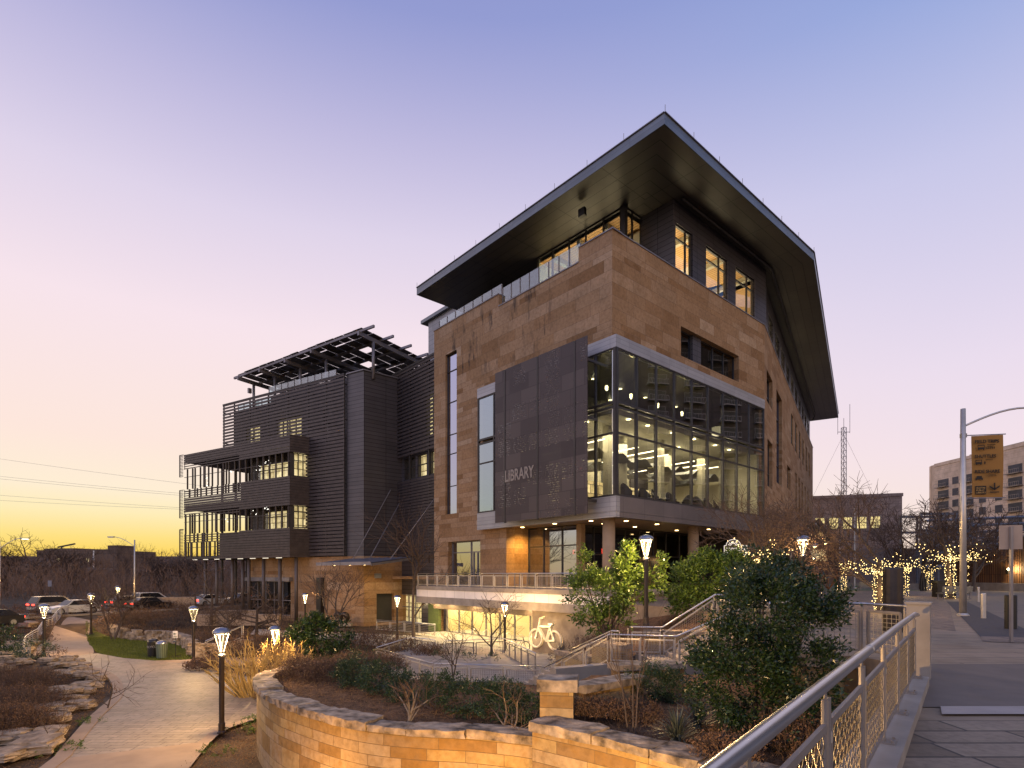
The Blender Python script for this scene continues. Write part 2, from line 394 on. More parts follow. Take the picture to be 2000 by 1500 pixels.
M['pvpanel']=plain('solar_panel',(.07,.06,.06),(.05,.045,.05),.3,.1,2)
M['glass']=glass('clear_window_glass',(.86,.88,.84),1.7,0,.015)
M['glassdark']=glass('dark_tinted_glass',(.30,.32,.30),1.9,0,.02)
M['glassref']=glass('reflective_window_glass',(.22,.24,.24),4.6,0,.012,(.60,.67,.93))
M['balglass']=glass('balustrade_glass',(.70,.82,.86),2.0,.02)
M['stain']=plain('stainless_steel',(.58,.52,.45),(.48,.43,.37),.34,.55,2.5)
M['stainrail']=plain('brushed_handrail_steel',(.60,.57,.54),(.50,.47,.45),.30,.95,1.5)
M['paintgrey']=plain('warm_grey_painted_post',(.27,.23,.20),(.22,.185,.16),.45,.25,2)
M['mesh']=grid_mesh('wire_mesh_infill',(.34,.29,.24),.10,.10,.013)
M['conc']=plain('board_concrete',(.34,.29,.235),(.24,.20,.16),.85,0,1.6,.25,.02)
M['concwarm']=plain('warm_path_concrete',(.34,.245,.165),(.26,.185,.125),.85,0,1.1,.2,.01)
M['concdark']=plain('aged_concrete_wall',(.30,.24,.18),(.13,.10,.08),.85,0,.9,.3,.02)
M['white']=plain('white_painted_panel',(.74,.70,.66),(.64,.60,.56),.5,0,1)
M['plaster']=plain('interior_plaster',(.70,.66,.52),(.64,.60,.46),.8,0,.6)
M['ceil']=plain('interior_ceiling',(.42,.40,.32),(.36,.34,.27),.7,0,.6)
M['darkroom']=plain('dark_interior',(.055,.05,.042),(.04,.036,.03),.8,0,.8)
M['pole']=plain('dark_bronze_pole',(.060,.043,.034),(.042,.031,.025),.38,.5,3)
M['lampcap']=plain('lamp_cap_metal',(.30,.30,.32),(.22,.22,.24),.25,.8,3)
M['black']=plain('black_paint',(.018,.017,.016),(.012,.011,.011),.4,.2,4)
M['rubber']=plain('black_rubber',(.015,.015,.015),(.010,.010,.010),.8,0,4)
M['lens']=emit('lamp_lens_glow',(1,.72,.34),5)
M['hot']=emit('lamp_source',(1,.80,.46),9)
M['dl']=emit('downlight_disc',(1,.66,.26),14)
M['strip']=emit('light_strip',(1,.86,.56),7)
M['sconce']=emit('sconce_glow',(1,.86,.48),10)
M['bulb']=emit('fairy_bulb',(1,.70,.26),6)
M['exit']=emit('red_exit_lamp',(1,.06,.03),5)
M['bark']=plain('dark_bark',(.11,.075,.052),(.055,.038,.028),.9,0,6,.6,.02)
M['twig']=plain('bare_twig',(.12,.075,.048),(.07,.043,.03),.9,0,2)
M['palebark']=plain('pale_bark',(.30,.235,.17),(.17,.125,.09),.9,0,6,.5,.02)
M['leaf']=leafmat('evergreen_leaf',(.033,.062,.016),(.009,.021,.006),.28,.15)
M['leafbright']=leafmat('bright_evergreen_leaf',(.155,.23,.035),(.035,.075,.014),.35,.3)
M['leafdark']=leafmat('dark_shrub_leaf',(.050,.085,.028),(.016,.032,.011),.45,.15)
M['leafgrey']=leafmat('grey_green_leaf',(.085,.115,.07),(.04,.06,.035),.55,.2)
M['dry']=leafmat('dry_brown_leaf',(.22,.125,.07),(.09,.05,.03),.8,.25)
M['drygrass']=leafmat('dry_grass_blade',(.30,.175,.085),(.14,.08,.04),.8,.3)
M['straw']=leafmat('golden_dry_stem',(.66,.46,.16),(.40,.26,.08),.7,.2)
M['grass']=leafmat('lawn_blade',(.16,.19,.03),(.08,.10,.016),.6,.3)
M['yucca']=leafmat('yucca_blade',(.10,.115,.085),(.045,.05,.038),.5,.15)
M['mulch']=plain('dry_mulch',(.21,.115,.06),(.075,.042,.024),.95,0,5,1.0,.08,.1,10)
M['soil']=plain('bare_ground',(.12,.085,.055),(.055,.038,.026),.95,0,1.2,.6,.06,.1,8)
M['turf']=plain('turf_base',(.11,.12,.022),(.07,.07,.018),.95,0,4,.8,.04,.1)
M['asphalt']=plain('asphalt',(.060,.055,.055),(.042,.038,.038),.85,0,3,.3,.01)
M['paver']=ashlar('pale_pavers',[(.23,.185,.14),(.31,.25,.19),(.27,.22,.165)],(.09,.07,.052),H=.30,Wd_=.52,ms=.014,bstr=.35,nscale=6,rough=.55,two=False)
M['plazabrick']=ashlar('plaza_brick',[(.21,.15,.105),(.27,.195,.14),(.24,.17,.12)],(.085,.062,.048),H=.30,Wd_=.60,ms=.025,bstr=.25,nscale=3,rough=.7,two=False)
M['plazaslab']=ashlar('plaza_slabs',[(.26,.195,.13),(.31,.23,.155),(.28,.21,.14)],(.13,.10,.075),H=1.5,Wd_=2.4,ms=.02,bstr=.15,nscale=2,rough=.75)
M['deckslab']=ashlar('deck_granite',[(.13,.095,.062),(.20,.148,.098),(.28,.215,.15)],(.055,.042,.032),H=.45,Wd_=.95,ms=.02,bstr=.35,nscale=14,rough=.6,two=False)
M['brick']=ashlar('dull_brick',[(.46,.32,.24),(.51,.355,.265),(.48,.335,.25)],(.15,.10,.075),H=.5,Wd_=1.0,ms=.02,bstr=.2,nscale=1)
M['tan']=ashlar('tan_tower_brick',[(.66,.51,.39),(.70,.55,.42),(.68,.53,.405)],(.42,.32,.24),H=1.2,Wd_=3,ms=.03,bstr=.1,nscale=.6)
M['wood']=panels('rust_brown_boards',(.22,.095,.035),.22,40,.04,.7,0,(.12,.062,.035),.2)
M['timberceil']=panels('timber_slat_ceiling',(.55,.33,.13),.30,30,.06,.6,0,(.48,.27,.10),.25)
M['winlit']=emit('lit_window_room',(1,.80,.40),1.15)
M['wire']=plain('dark_woven_wire',(.17,.145,.12),(.13,.11,.09),.4,.6,4)
M['plate']=plain('worn_joint_plate',(.34,.295,.27),(.26,.225,.21),.5,.4,2.5)
M['halo']=emit('bike_halo',(1,.66,.24),3.4)
M['banner']=plain('ochre_banner_cloth',(.33,.155,.028),(.28,.13,.024),.8,0,1.2)
M['ink']=plain('dark_banner_ink',(.022,.014,.008),(.018,.012,.007),.8)
M['signwhite']=emit('white_sign_letter',(1,.95,.90),.8)
M['neonbike']=emit('warm_bike_tube',(1,.86,.60),1.25)
M['carwhite']=plain('white_car_paint',(.62,.60,.57),(.56,.54,.52),.25,.1,1)
M['cargrey']=plain('grey_car_paint',(.16,.14,.13),(.12,.11,.10),.25,.4,1)
M['cardark']=plain('dark_car_paint',(.035,.032,.034),(.028,.026,.028),.22,.4,1)
M['carred']=plain('silver_car_paint',(.34,.30,.29),(.28,.25,.24),.25,.5,1)
M['chrome']=plain('wheel_alloy',(.5,.5,.5),(.4,.4,.4),.3,.9,2)
M['tail']=emit('red_tail_lamp',(1,.05,.03),7)
M['head']=emit('white_head_lamp',(1,.85,.6),10)
M['binGreen']=panels('green_slatted_bin',(.13,.17,.12),.06,9,.018,.5,.3,(.11,.15,.10),.2)
M['skin']=plain('skin',(.42,.26,.18),(.38,.23,.16),.5)
M['rust']=plain('rusted_steel',(.24,.10,.04),(.14,.055,.022),.7,.3,3)
M['cloth']=plain('black_clothing',(.016,.015,.016),(.010,.010,.011),.9,0,6)
M['farblock']=panels('far_block_wall',(.15,.095,.065),3.2,3.0,.5,.8,0,(.12,.075,.052),.55)
M['aptfar']=panels('far_apartment_wall',(.06,.042,.036),3.2,3.0,.5,.8,0,(.05,.035,.03),.55)
def screenmat():
    m,t,p=newmat('perforated_word_screen'); p.inputs['Roughness'].default_value=.5; p.inputs['Metallic'].default_value=.3
    uv=nd(t,'ShaderNodeUVMap'); sp=nd(t,'ShaderNodeSeparateXYZ'); lk(t,uv.outputs[0],sp.inputs[0])
    # courses of tiny cut lettering: rows of word-like dashes grouped in blocks
    bu=math_(t,'FLOOR',math_(t,'DIVIDE',sp.outputs[0],1.72)); bv=math_(t,'FLOOR',math_(t,'DIVIDE',sp.outputs[1],1.3))
    cbn=nd(t,'ShaderNodeCombineXYZ'); lk(t,bu,cbn.inputs[0]); lk(t,bv,cbn.inputs[1]); wb=nd(t,'ShaderNodeTexWhiteNoise',noise_dimensions='2D'); lk(t,cbn.outputs[0],wb.inputs['Vector'])
    row=math_(t,'FLOOR',math_(t,'DIVIDE',sp.outputs[1],.16))
    fr=math_(t,'FRACT',math_(t,'DIVIDE',sp.outputs[1],.16))
    mp=nd(t,'ShaderNodeCombineXYZ'); lk(t,math_(t,'MULTIPLY',sp.outputs[0],7.5),mp.inputs[0]); lk(t,math_(t,'MULTIPLY',row,7.31),mp.inputs[1])
    nz=nd(t,'ShaderNodeTexNoise'); nz.inputs['Scale'].default_value=1; nz.inputs['Detail'].default_value=3; lk(t,mp.outputs[0],nz.inputs['Vector'])
    dash=math_(t,'MULTIPLY',math_(t,'GREATER_THAN',nz.outputs['Fac'],.50),math_(t,'LESS_THAN',math_(t,'ABSOLUTE',math_(t,'SUBTRACT',fr,.5)),.24))
    blk=nd(t,'ShaderNodeTexBrick',offset=.4); blk.inputs['Scale'].default_value=1; blk.inputs['Brick Width'].default_value=2.1; blk.inputs['Row Height'].default_value=1.15
    blk.inputs['Mortar Size'].default_value=.03; blk.inputs['Color1'].default_value=(0,0,0,1); blk.inputs['Color2'].default_value=(1,1,1,1); blk.inputs['Mortar'].default_value=(.0,.0,.0,1)
    lk(t,uv.outputs[0],blk.inputs['Vector'])
    c=ramp(t,blk.outputs['Color'],[(0,(.052,.038,.040)),(.5,(.072,.055,.055)),(1,(.10,.078,.074))])
    big=noise(t,.35,3)
    dm=math_(t,'MULTIPLY',dash,math_(t,'MULTIPLY',math_(t,'GREATER_THAN',wb.outputs['Value'],.52),math_(t,'LESS_THAN',math_(t,'FRACT',math_(t,'DIVIDE',sp.outputs[0],1.72)),math_(t,'ADD',.45,math_(t,'MULTIPLY',wb.outputs['Value'],.45)))))
    c=mixc(t,math_(t,'MULTIPLY',dm,.55),c,(.19,.155,.14))
    lk(t,c,p.inputs['Base Color'])
    al=nd(t,'ShaderNodeMapRange'); lk(t,dm,al.inputs[0]); al.inputs[3].default_value=.93; al.inputs[4].default_value=.62
    lk(t,al.outputs[0],p.inputs['Alpha'])
    return m
M['screen']=screenmat()
def shelfmat():
    m,t,p=newmat('lit_bookshelf_room')
    uv=nd(t,'ShaderNodeUVMap')
    b=nd(t,'ShaderNodeTexBrick',offset=.5,squash=.7,squash_frequency=2); b.inputs['Scale'].default_value=1; b.inputs['Brick Width'].default_value=1.1; b.inputs['Row Height'].default_value=.8
    b.inputs['Mortar Size'].default_value=.05; b.inputs['Color1'].default_value=(.62,.50,.26,1); b.inputs['Color2'].default_value=(1,.86,.52,1); b.inputs['Mortar'].default_value=(.22,.16,.08,1)
    lk(t,uv.outputs[0],b.inputs['Vector'])
    n=noise(t,1.4,4); c=mixc(t,1.0,b.outputs['Color'],ramp(t,n,[(.3,(.5,.45,.35)),(.65,(1.1,1.05,.95))]),'MULTIPLY')
    lk(t,c,p.inputs['Base Color']); lk(t,c,p.inputs['Emission Color']); p.inputs['Emission Strength'].default_value=1.15
    m.cycles.emission_sampling='NONE'; return m
M['shelves']=shelfmat()
# ------------------------------------------------------------------ the library: stone block
lib=thing('library_building','large sandstone block with a broad overhanging metal roof and a dark slatted wing','building',B(30.4,24.3,-1.0))
def part(mb,name,mat,parent=None,**k): return mb.build(name,mat,parent or lib,**k)
def window(fr,x0,x1,z0,z1,y,xs=(),zs=(),gl='glass',fw=.09,fd=.14,frm='frame',parent=None,label=None):
    m=MB()
    for a,b in ((x0,x0+fw),(x1-fw,x1)): m.box(fr,a,b,y-fd/2,y+fd/2,z0,z1)
    for a,b in ((z0,z0+fw),(z1-fw,z1)): m.box(fr,x0+fw,x1-fw,y-fd/2,y+fd/2,a,b)
    for x in xs: m.box(fr,x-fw/2,x+fw/2,y-fd/2+.002,y+fd/2-.002,z0+fw,z1-fw)
    for z in zs: m.box(fr,x0+fw,x1-fw,y-fd/2+.004,y+fd/2-.004,z-fw/2,z+fw/2)
    o=part(m,'window',M[frm],parent)
    g=MB(); g.face([fr(x0+.03,y+.01,z0+.03),fr(x1-.03,y+.01,z0+.03),fr(x1-.03,y+.01,z1-.03),fr(x0+.03,y+.01,z1-.03)],[(x0,z0),(x1,z0),(x1,z1),(x0,z1)])
    g.build('pane',M[gl],o)
    if label: o['label']=label
    return o
def backing(fr,x0,x1,z0,z1,y,mat,name='room_wall',side=True,dep=None):
    m=MB(); y2=dep if dep else y-.05
    m.face([fr(x0,y,z0),fr(x1,y,z0),fr(x1,y,z1),fr(x0,y,z1)],[(x0,z0),(x1,z0),(x1,z1),(x0,z1)])
    return part(m,name,M[mat])

m=MB(); m.wall(fL,24.303,45.85,0,.9,-1.0,23.33,[(42.17,43.96,5.58,20.5),(38.7,43.54,-2,3.0),(20,38.30,3.9,15.7),(20,35.24,-2,3.9),(27.34,36.22,22.28,25)])
part(m,'stone_wall',M['stoneL'])
m=MB(); m.wall(fR,30.403,52.88,0,.9,-1.65,23.33,[(30,51.2,3.9,15.7),(30,49.5,-2,3.9),(38.77,47.96,16.9,19.2)])
part(m,'stone_wall',M['stone'])
fh=[(1.5,5.6,16.7,19.7),(8.7,13.6,9.9,19.8),(2.0,5.6,8.6,13.2),(18.8,22.6,10.6,13.4)]
fh+=[(s,s+2.6,16.9,20.8) for s in (23.2,28.4,33.9,39.6,45.6,51.2)]
fh+=[(s,s+2.4,8.2,14.0) for s in (28.8,33.2,38.0,43.3,48.6)]
fh+=[(s,s+2.8,1.5,5.5) for s in (6,14,22,30,38,46)]
m=MB(); m.wall(fF,0.0,60.6,0,.9,-1.65,23.35,fh); part(m,'stone_wall',M['stone'])
m=MB(); m.box(fF,60.0,60.62,.9,24,-1.65,23.3); part(m,'stone_wall',M['stone'])
# dark solid cores so that no daylight leaks through
m=MB()
m.box(B,31.7,52,36.3,45.7,-1,21.9); m.box(fF,1.2,59.5,1.3,22,-1.6,21.9); m.box(B,40,70,45.7,62,-5,21)
part(m,'inner_core',M['darkroom'])
# copings
m=MB()
for a0,a1,z in ((24.2,27.34,23.33),(36.22,45.95,23.33),(27.34,36.22,22.28)):
    m.box(fL,a0,a1,-.06,.96,z+.003,z+.09)
m.box(fR,30.35,52.9,-.06,.96,23.335,23.42); m.box(fF,0,60.7,-.06,.96,23.355,23.44)
part(m,'coping',M['steel'])
# windows in the stone
window(fL,42.17,43.96,5.58,20.5,.28,zs=(8.2,11.2,13.0,16.0,18.9),gl='glassref',fw=.055); backing(fL,42.0,44.1,5.4,20.6,.88,'darkroom')
window(fL,38.7,43.54,-1.0,3.0,.5,xs=(40.6,),zs=(2.0,),gl='glassref',frm='steel'); backing(fL,38.6,43.6,-1.0,3.1,.87,'darkroom')
m=MB(); m.box(fL,39.0,39.07,.42,.56,-1,1.95); m.box(fL,39.62,39.69,.42,.56,-1,1.95); m.box(fL,40.2,40.27,.42,.56,-1,1.95); part(m,'door_frame',M['steel'])
window(fR,38.77,40.95,16.9,19.2,.5,gl='glassdark'); window(fR,42.2,47.96,16.9,19.2,.5,xs=(44.3,46.1),gl='glassdark')
m=MB(); m.box(fR,40.95,42.2,.3,.6,16.9,19.2); part(m,'spandrel_panel',M['clad']); backing(fR,38.7,48,16.8,19.3,.86,'darkroom')
for h in fh:
    lit=h[2]>16 and h[0]>20
    window(fF,h[0],h[1],h[2],h[3],.18 if lit else .4,zs=((h[2]+.35*(h[3]-h[2])),) if h[3]-h[2]<5 else (12.2,14.8,17.4),xs=((h[0]+h[1])/2,),gl='glassref' if h[0] in (8.7,18.8) else ('glass' if lit else 'glassdark'))
    backing(fF,h[0]-.1,h[1]+.1,h[2]-.1,h[3]+.1,.86,'winlit' if lit else 'darkroom')

# ------------------------------------------------------------------ roof
A1=B(31.4,50.6,0); A2=B(31.4,20.87,0); A3=B(55.4,20.87,0); A4=A3+D2*61.6; A5=A4+N2*26; A6=B(62,50.6,0)
zs_,zt=28.9,29.62
outer=[A1,A2,A3,A4,A5,A6]
m=MB()
L=0
for i in range(6):
    p=outer[i]; q=outer[(i+1)%6]; d=(q-p).length
    m.face([p+Z*zs_,q+Z*zs_,q+Z*zt,p+Z*zt],[(L,0),(L+d,0),(L+d,.72),(L,.72)]); L+=d
m.face([p+Z*zt for p in outer],[(p.x,p.y) for p in outer])
part(m,'roof',M['zinc'],weld=False)
m=MB()
Q=B(43.4,32.87,0)
bis=(D2*-1+dR).normalized()
inn=A3+N2*0
def offl(k):   # inner corner at offset k from both eaves beside the bend
    n1=dL; n2=N2
    a=(n1+n2); a=a*(k/(1+n1.dot(n2))); return A3+a
Rr=offl(12.0); Sx=A4+N2*12
def sof(pts,o,ax,ay): m.face([p+Z*(zs_+.001) for p in pts],[((p-o).dot(ay),(p-o).dot(ax)) for p in pts])
sof([A1,A2,Q,B(43.4,50.6,0)],A2,dL,dR); sof([A2,A3,Rr,Q],A2,dR,dL); sof([A3,A4,Sx,Rr],A3,D2,N2)
part(m,'soffit',M['soffit'],weld=False)
m=MB()
for i,j in ((0,1),(1,2),(2,3)):   # drip edge and a narrow gutter line
    p=outer[i]; q=outer[j]; m.beam(p+Z*(zt+.03),q+Z*(zt+.03),.16,.06)
for i,j,nn in ((0,1,9),(1,2,7),(2,3,14)):
    for k in range(nn): 
        p=outer[i].lerp(outer[j],(k+.02)/nn); m.tube([p+Z*zt,p+Z*(zt+.55)],.02,4)
part(m,'lightning_rods',M['steel'])
# penthouse: glazed corner room with timber ceiling
m=MB()
m.box(B,31.35,52,25.25,46,21.6,21.95); part(m,'roof_terrace_floor',M['conc'])
fG=lambda x,y,z:B(36+y,x,z); fH=lambda x,y,z:B(x,27.6+y,z)
window(fG,27.6,37.5,22.0,28.9,.06,xs=(27.95,29.7,31.6,33.5,35.5),zs=(26.0,),fw=.13)
window(fH,36.0,38.3,22.0,28.9,.06,xs=(37.1,),zs=(26.0,),fw=.13)
m=MB(); m.box(B,36.3,47,27.9,37.4,28.55,28.6); part(m,'timber_ceiling',M['timberceil'])
m=MB()
for a in (29.5,32.5,35.5): m.box(B,36.3,46.9,a,a+.35,28.1,28.54)
for b in (39,43): m.box(B,b,b+.35,27.9,37.3,28.0,28.545)
part(m,'ceiling_beam',M['ceil'])
m=MB(); m.box(B,46.5,47,27.9,37.6,22,28.9); m.box(B,36.2,47,37.35,37.6,22,28.9); part(m,'room_wall',M['plaster'])
m=MB(); m.box(B,38.25,38.55,27.3,27.75,22,28.9); m.box(B,35.85,36.25,27.45,27.85,22,28.9); part(m,'corner_post',M['frame'])
for b,a in ((38.5,30),(42,30),(38.5,34.5),(43,34.5)): area(B(b,a,24.2),B(b,a,29),270,3,3)
# grey clad penthouse walls with tall windows
fP=lambda x,y,z:B(x,24.6+y,z)
ph=[(38.5,40.96,22.9,27.25),(43.0,46.54,22.9,27.2),(48.0,51.56,22.9,27.25)]
m=MB(); m.wall(fP,38.2,53.9,0,.4,22.6,28.9,ph); m.box(B,38.2,38.6,25.0,27.6,22.6,28.88); part(m,'clad_wall',M['clad'])
for h in ph:
    window(fP,h[0],h[1],h[2],h[3],.2,xs=(h[0]+(h[1]-h[0])*.66,),zs=(26.2,),fw=.12)
m=MB(); m.box(B,39,54,25.1,33,28.2,28.26); part(m,'timber_ceiling',M['timberceil'])
m=MB(); m.box(B,39,54,32.9,33.2,22,28.2); m.box(B,38.7,39,27.7,33,22,28.2); part(m,'room_wall',M['plaster'])
m=MB(); 
for b in (42,47.3,52): m.box(B,b,b+.35,25.1,32.9,27.75,28.19)
part(m,'ceiling_beam',M['ceil'])
for b in (40.3,45,50): area(B(b,28.5,23.6),B(b,28.3,29),370,3,3)
pf=[(.5+5.3*k,.5+5.3*k+3.6,22.9,26.95) for k in range(11)]
m=MB(); m.wall(fF,-.3,59.5,.4,.8,22.6,28.9,pf); part(m,'clad_wall',M['clad'])
for h in pf: window(fF,h[0],h[1],h[2],h[3],.6,xs=((h[0]+h[1])/2,),zs=(26.0,),fw=.12)
m=MB(); m.box(fF,0,59,.9,7,28.2,28.26); part(m,'timber_ceiling',M['timberceil'])
m=MB(); m.box(fF,0,59,7,7.3,22,28.2); part(m,'room_wall',M['plaster'])
for k in range(5): area(fF(4+12*k,4,23.6),fF(4+12*k,4,29),430,8,3)
# gutter pipe under the eaves
m=MB(); m.tube([B(38.5,24.0,28.75),B(53.6,24.0,28.75),fF(1,-.5,28.7),fF(58.5,-.5,28.7),fF(59.5,0,28.2)],.12,6); part(m,'gutter_pipe',M['frame'],smooth=True)
m=MB(); m.box(B,33.2,33.5,29.3,29.9,27.9,28.5); part(m,'soffit_loudspeaker',M['black'])
# glass balustrades on the parapet
def balustrade(fr,x0,x1,y,z0,h,step,name='glass_balustrade'):
    m=MB(); n=max(1,round((x1-x0)/step)); st=(x1-x0)/n
    for k in range(n+1): m.box(fr,x0+st*k-.03,x0+st*k+.03,y-.05,y+.05,z0,z0+h)
    m.box(fr,x0,x1,y-.03,y+.03,z0,z0+.05)
    o=part(m,name,M['steel'])
    g=MB()
    for k in range(n): g.box(fr,x0+st*k+.06,x0+st*(k+1)-.06,y-.008,y+.008,z0+.08,z0+h+.04)
    g.build('glass_panel',M['balglass'],o)
balustrade(fL,27.45,36.1,.35,22.37,1.5,1.1); balustrade(fL,36.4,45.7,.5,23.42,1.0,1.3)
# set-back service penthouse
m=MB(); m.box(B,37.7,46,47,58.1,21,30.45); part(m,'service_penthouse',M['cladlight'])
m=MB(); m.box(B,37.3,47,46,59.2,30.45,30.85); part(m,'shed_roof',M['zinc'])

# ------------------------------------------------------------------ projecting glass box
fbL=lambda x,y,z:B(29.8+y,x,z); fbR=lambda x,y,z:B(x,23.5+y,z)
m=MB()
m.box(fbL,23.5,38.36,0,.5,15.0,15.83); m.box(fbR,30.3,51.24,0,.5,15.0,15.83); part(m,'box_fascia',M['whitepanel'])
m=MB(); m.box(B,30.3,51.24,24.0,34.2,15.4,15.82); m.box(B,30.3,31.4,34.2,38.36,15.4,15.82); part(m,'box_roof',M['darkroom'])
m=MB(); m.box(fbL,23.5,38.36,0,.4,4.16,5.2); m.box(fbL,23.5,38.36,-.02,.38,3.8,4.14); part(m,'spandrel_band',M['whitepanel'])  # paler panel colour than the right face stands for sky reflected here
m=MB(); m.box(fbR,30.2,51.24,0,.4,4.16,5.2); m.box(fbR,30.2,51.24,-.02,.38,3.8,4.14); part(m,'spandrel_band',M['bandpanel'])
m=MB(); m.box(B,30.15,51.2,23.85,34.3,3.9,4.05); m.box(B,30.15,33,34.3,38.3,3.9,4.05); part(m,'underside',plain('warm_underside_plaster',(.30,.225,.15),(.25,.185,.12),.6,0,.8))
m=MB(); m.box(B,30.2,51.2,23.9,34.2,4.9,5.15); part(m,'room_floor',plain('library_carpet',(.16,.13,.09),(.12,.10,.07),.9,0,3))
mb_l=(25.35,28.0,30.7,33.4,36.2); mb_r=(32.18,34.47,36.75,39.13,41.5,43.87,46.2,48.4)
def curtain(fr,x0,x1,ms):
    m=MB()
    for x in (x0+.06,)+tuple(ms)+(x1-.06,): m.box(fr,x-.07,x+.07,.04,.26,5.2,15.0)
    for z,w_ in ((14.95,.10),(11.42,.16),(11.08,.14),(9.4,.11),(5.27,.12)):
        m.box(fr,x0+.1,x1-.05,.045,.20,z-w_/2,z+w_/2)
    o=part(m,'curtain_wall',M['frame'])
    xs=[x0+.03]+list(ms)+[x1-.03]
    for i in range(len(xs)-1):
        for z0,z1 in ((5.3,11.05),(11.45,14.93)):
            g=MB(); a,b=xs[i],xs[i+1]
            g.face([fr(a,.1,z0),fr(b,.1,z0),fr(b,.1,z1),fr(a,.1,z1)],[(a,z0),(b,z0),(b,z1),(a,z1)])
            g.build('glass_pane',M['boxside' if (fr is fbL and a>36) else ('boxupper' if z0>11 else 'boxglass')],o)
M['boxglass']=glass('library_glass',(.84,.86,.80),3.0,0,.03)
M['boxside']=glass('blue_sky_glass',(.35,.38,.36),4.2,0,.012,(.52,.66,.80))  # copy of the box glass, sky blue put into its reflection colour
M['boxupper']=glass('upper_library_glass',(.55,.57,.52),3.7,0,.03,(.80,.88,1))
curtain(fbL,23.5,38.36,mb_l); curtain(fbR,29.8,51.24,mb_r)
m=MB(); m.box(B,29.83,30.05,23.53,23.75,5.2,15.0); part(m,'corner_post',M['frame'])
# rooms inside the box
m=MB(); m.box(B,30.6,51,24.4,34.2,10.95,11.5); part(m,'floor_slab',M['ceil'])
m=MB(); m.box(B,30.2,51.1,33.6,33.9,5.15,10.95); m.box(B,50.8,51.1,24,33.6,5.15,10.95); part(m,'room_wall',M['plaster'])
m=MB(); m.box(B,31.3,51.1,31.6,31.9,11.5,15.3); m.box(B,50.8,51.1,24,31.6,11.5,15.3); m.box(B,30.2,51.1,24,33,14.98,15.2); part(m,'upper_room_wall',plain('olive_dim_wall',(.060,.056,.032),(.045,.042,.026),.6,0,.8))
m=MB(); m.box(B,31.7,32.0,34,38.2,5.15,15.2); part(m,'room_wall',M['darkroom'])
m=MB()
for b in (36.5,43.0): m.tube([B(b,28.2,5.15),B(b,28.2,10.95)],.42,16)
part(m,'room_column',M['ceil'],smooth=True)
m=MB()
for i in range(10):       # long light strips running into the room
    for a0,a1 in ((25.6,28.6),(29.2,32.6)):
        b=31.2+1.95*i+(.5 if a0>29 else 0)
        if (i*7+int(a0))%4==0: continue
        m.beam(B(b,a0,9.5),B(b,a1,9.5),.09,.06)
part(m,'light_strips',M['strip'])
m=MB()
for i in range(6):       # wavy acoustic baffles
    for j in range(2):
        b0=31.6+3.2*i+1.2*j; a0=27.0+3.2*j
        for k in range(8):
            x0=b0+.33*k; x1=x0+.33; z0=9.0+.28*math.sin(k*.85+i); z1=9.0+.28*math.sin((k+1)*.85+i)
            m.face([B(x0,a0,z0),B(x1,a0,z1),B(x1,a0+2.3,z1+.12),B(x0,a0+2.3,z0+.12)])
part(m,'acoustic_baffle',plain('grey_baffle',(.20,.21,.22),(.15,.155,.165),.8),weld=False)
m=MB(); m.box(B,34,50,33.2,33.58,5.15,8.3); part(m,'book_shelf',M['shelves'])
for k,(b0,b1,c_) in enumerate(((32.2,34.4,'ceil'),(36.0,38.2,'clad'),(40.4,42.0,'zinc'),(44.6,47.4,'clad'),(48.6,49.8,'ceil'))):
    m=MB(); m.box(B,b0,b1,33.40,33.56,8.32,10.6); part(m,'wall_panel',M[c_])
m=MB()
for b in (32.8,39.5,45.8,49.6): m.box(B,b,b+.5,26.6,27.1,5.15,10.93)
part(m,'room_pier',M['ceil'])
for b in (32.5,36.5,41,45.5): area(B(b,27.3,10.3),B(b,27.4,5),620,3.5,4,(1,.82,.52))
area(B(40,31.5,9.6),B(40,33.5,9.0),380,14,2,(1,.84,.56))
m=MB(); m2=MB()
for i,b in enumerate((31.4,34.2,37.6,41.0)):       # sconces upstairs, lighting the dark ceiling
    m.lathe([(.03,12.9),(.10,13.0),(.12,13.25),(.05,13.3)],8,B(b,25.6,0))
    m2.tube([B(b,25.6,11.5),B(b,25.6,12.9)],.035,6)
    point(B(b,25.6,13.75),75,(1,.80,.36),.1)
part(m,'sconce_lamp',M['sconce']); part(m2,'sconce_stem',M['frame'])
m=MB(); m.lathe([(.02,12.3),(.5,12.3),(.5,12.95),(.02,12.95)],14,B(46.7,25.6,0)); part(m,'drum_lamp',emit('drum_shade_glow',(1,.86,.52),.9))
m=MB()
for b,a,z in ((33.4,28.5,14.97),(36.8,28.6,14.97),(40.2,28.6,14.97),(44.5,28.4,14.97),(34,31,14.97),(38.5,31,14.97),(33.8,27.2,10.93),(36.6,27.4,10.93),(39.8,27.4,10.93),(43.0,27.2,10.93),(47.2,24.8,10.93),(32.6,24.6,10.93),(35.0,24.7,10.93),(38.2,24.7,10.93),(41.3,24.7,10.93),(44.6,24.7,10.93),(30.9,27,10.93),(30.9,31,10.93)):
    m.lathe([(.01,z-.03),(.16,z-.02),(.16,z)],10,B(b,a,0)); point(B(b,a,z-.25),16,(1,.86,.5),.08)
part(m,'ceiling_downlight',M['sconce'])
m=MB(); m.box(B,37.2,37.5,33.4,33.55,9.2,9.45); part(m,'exit_sign',M['exit'])
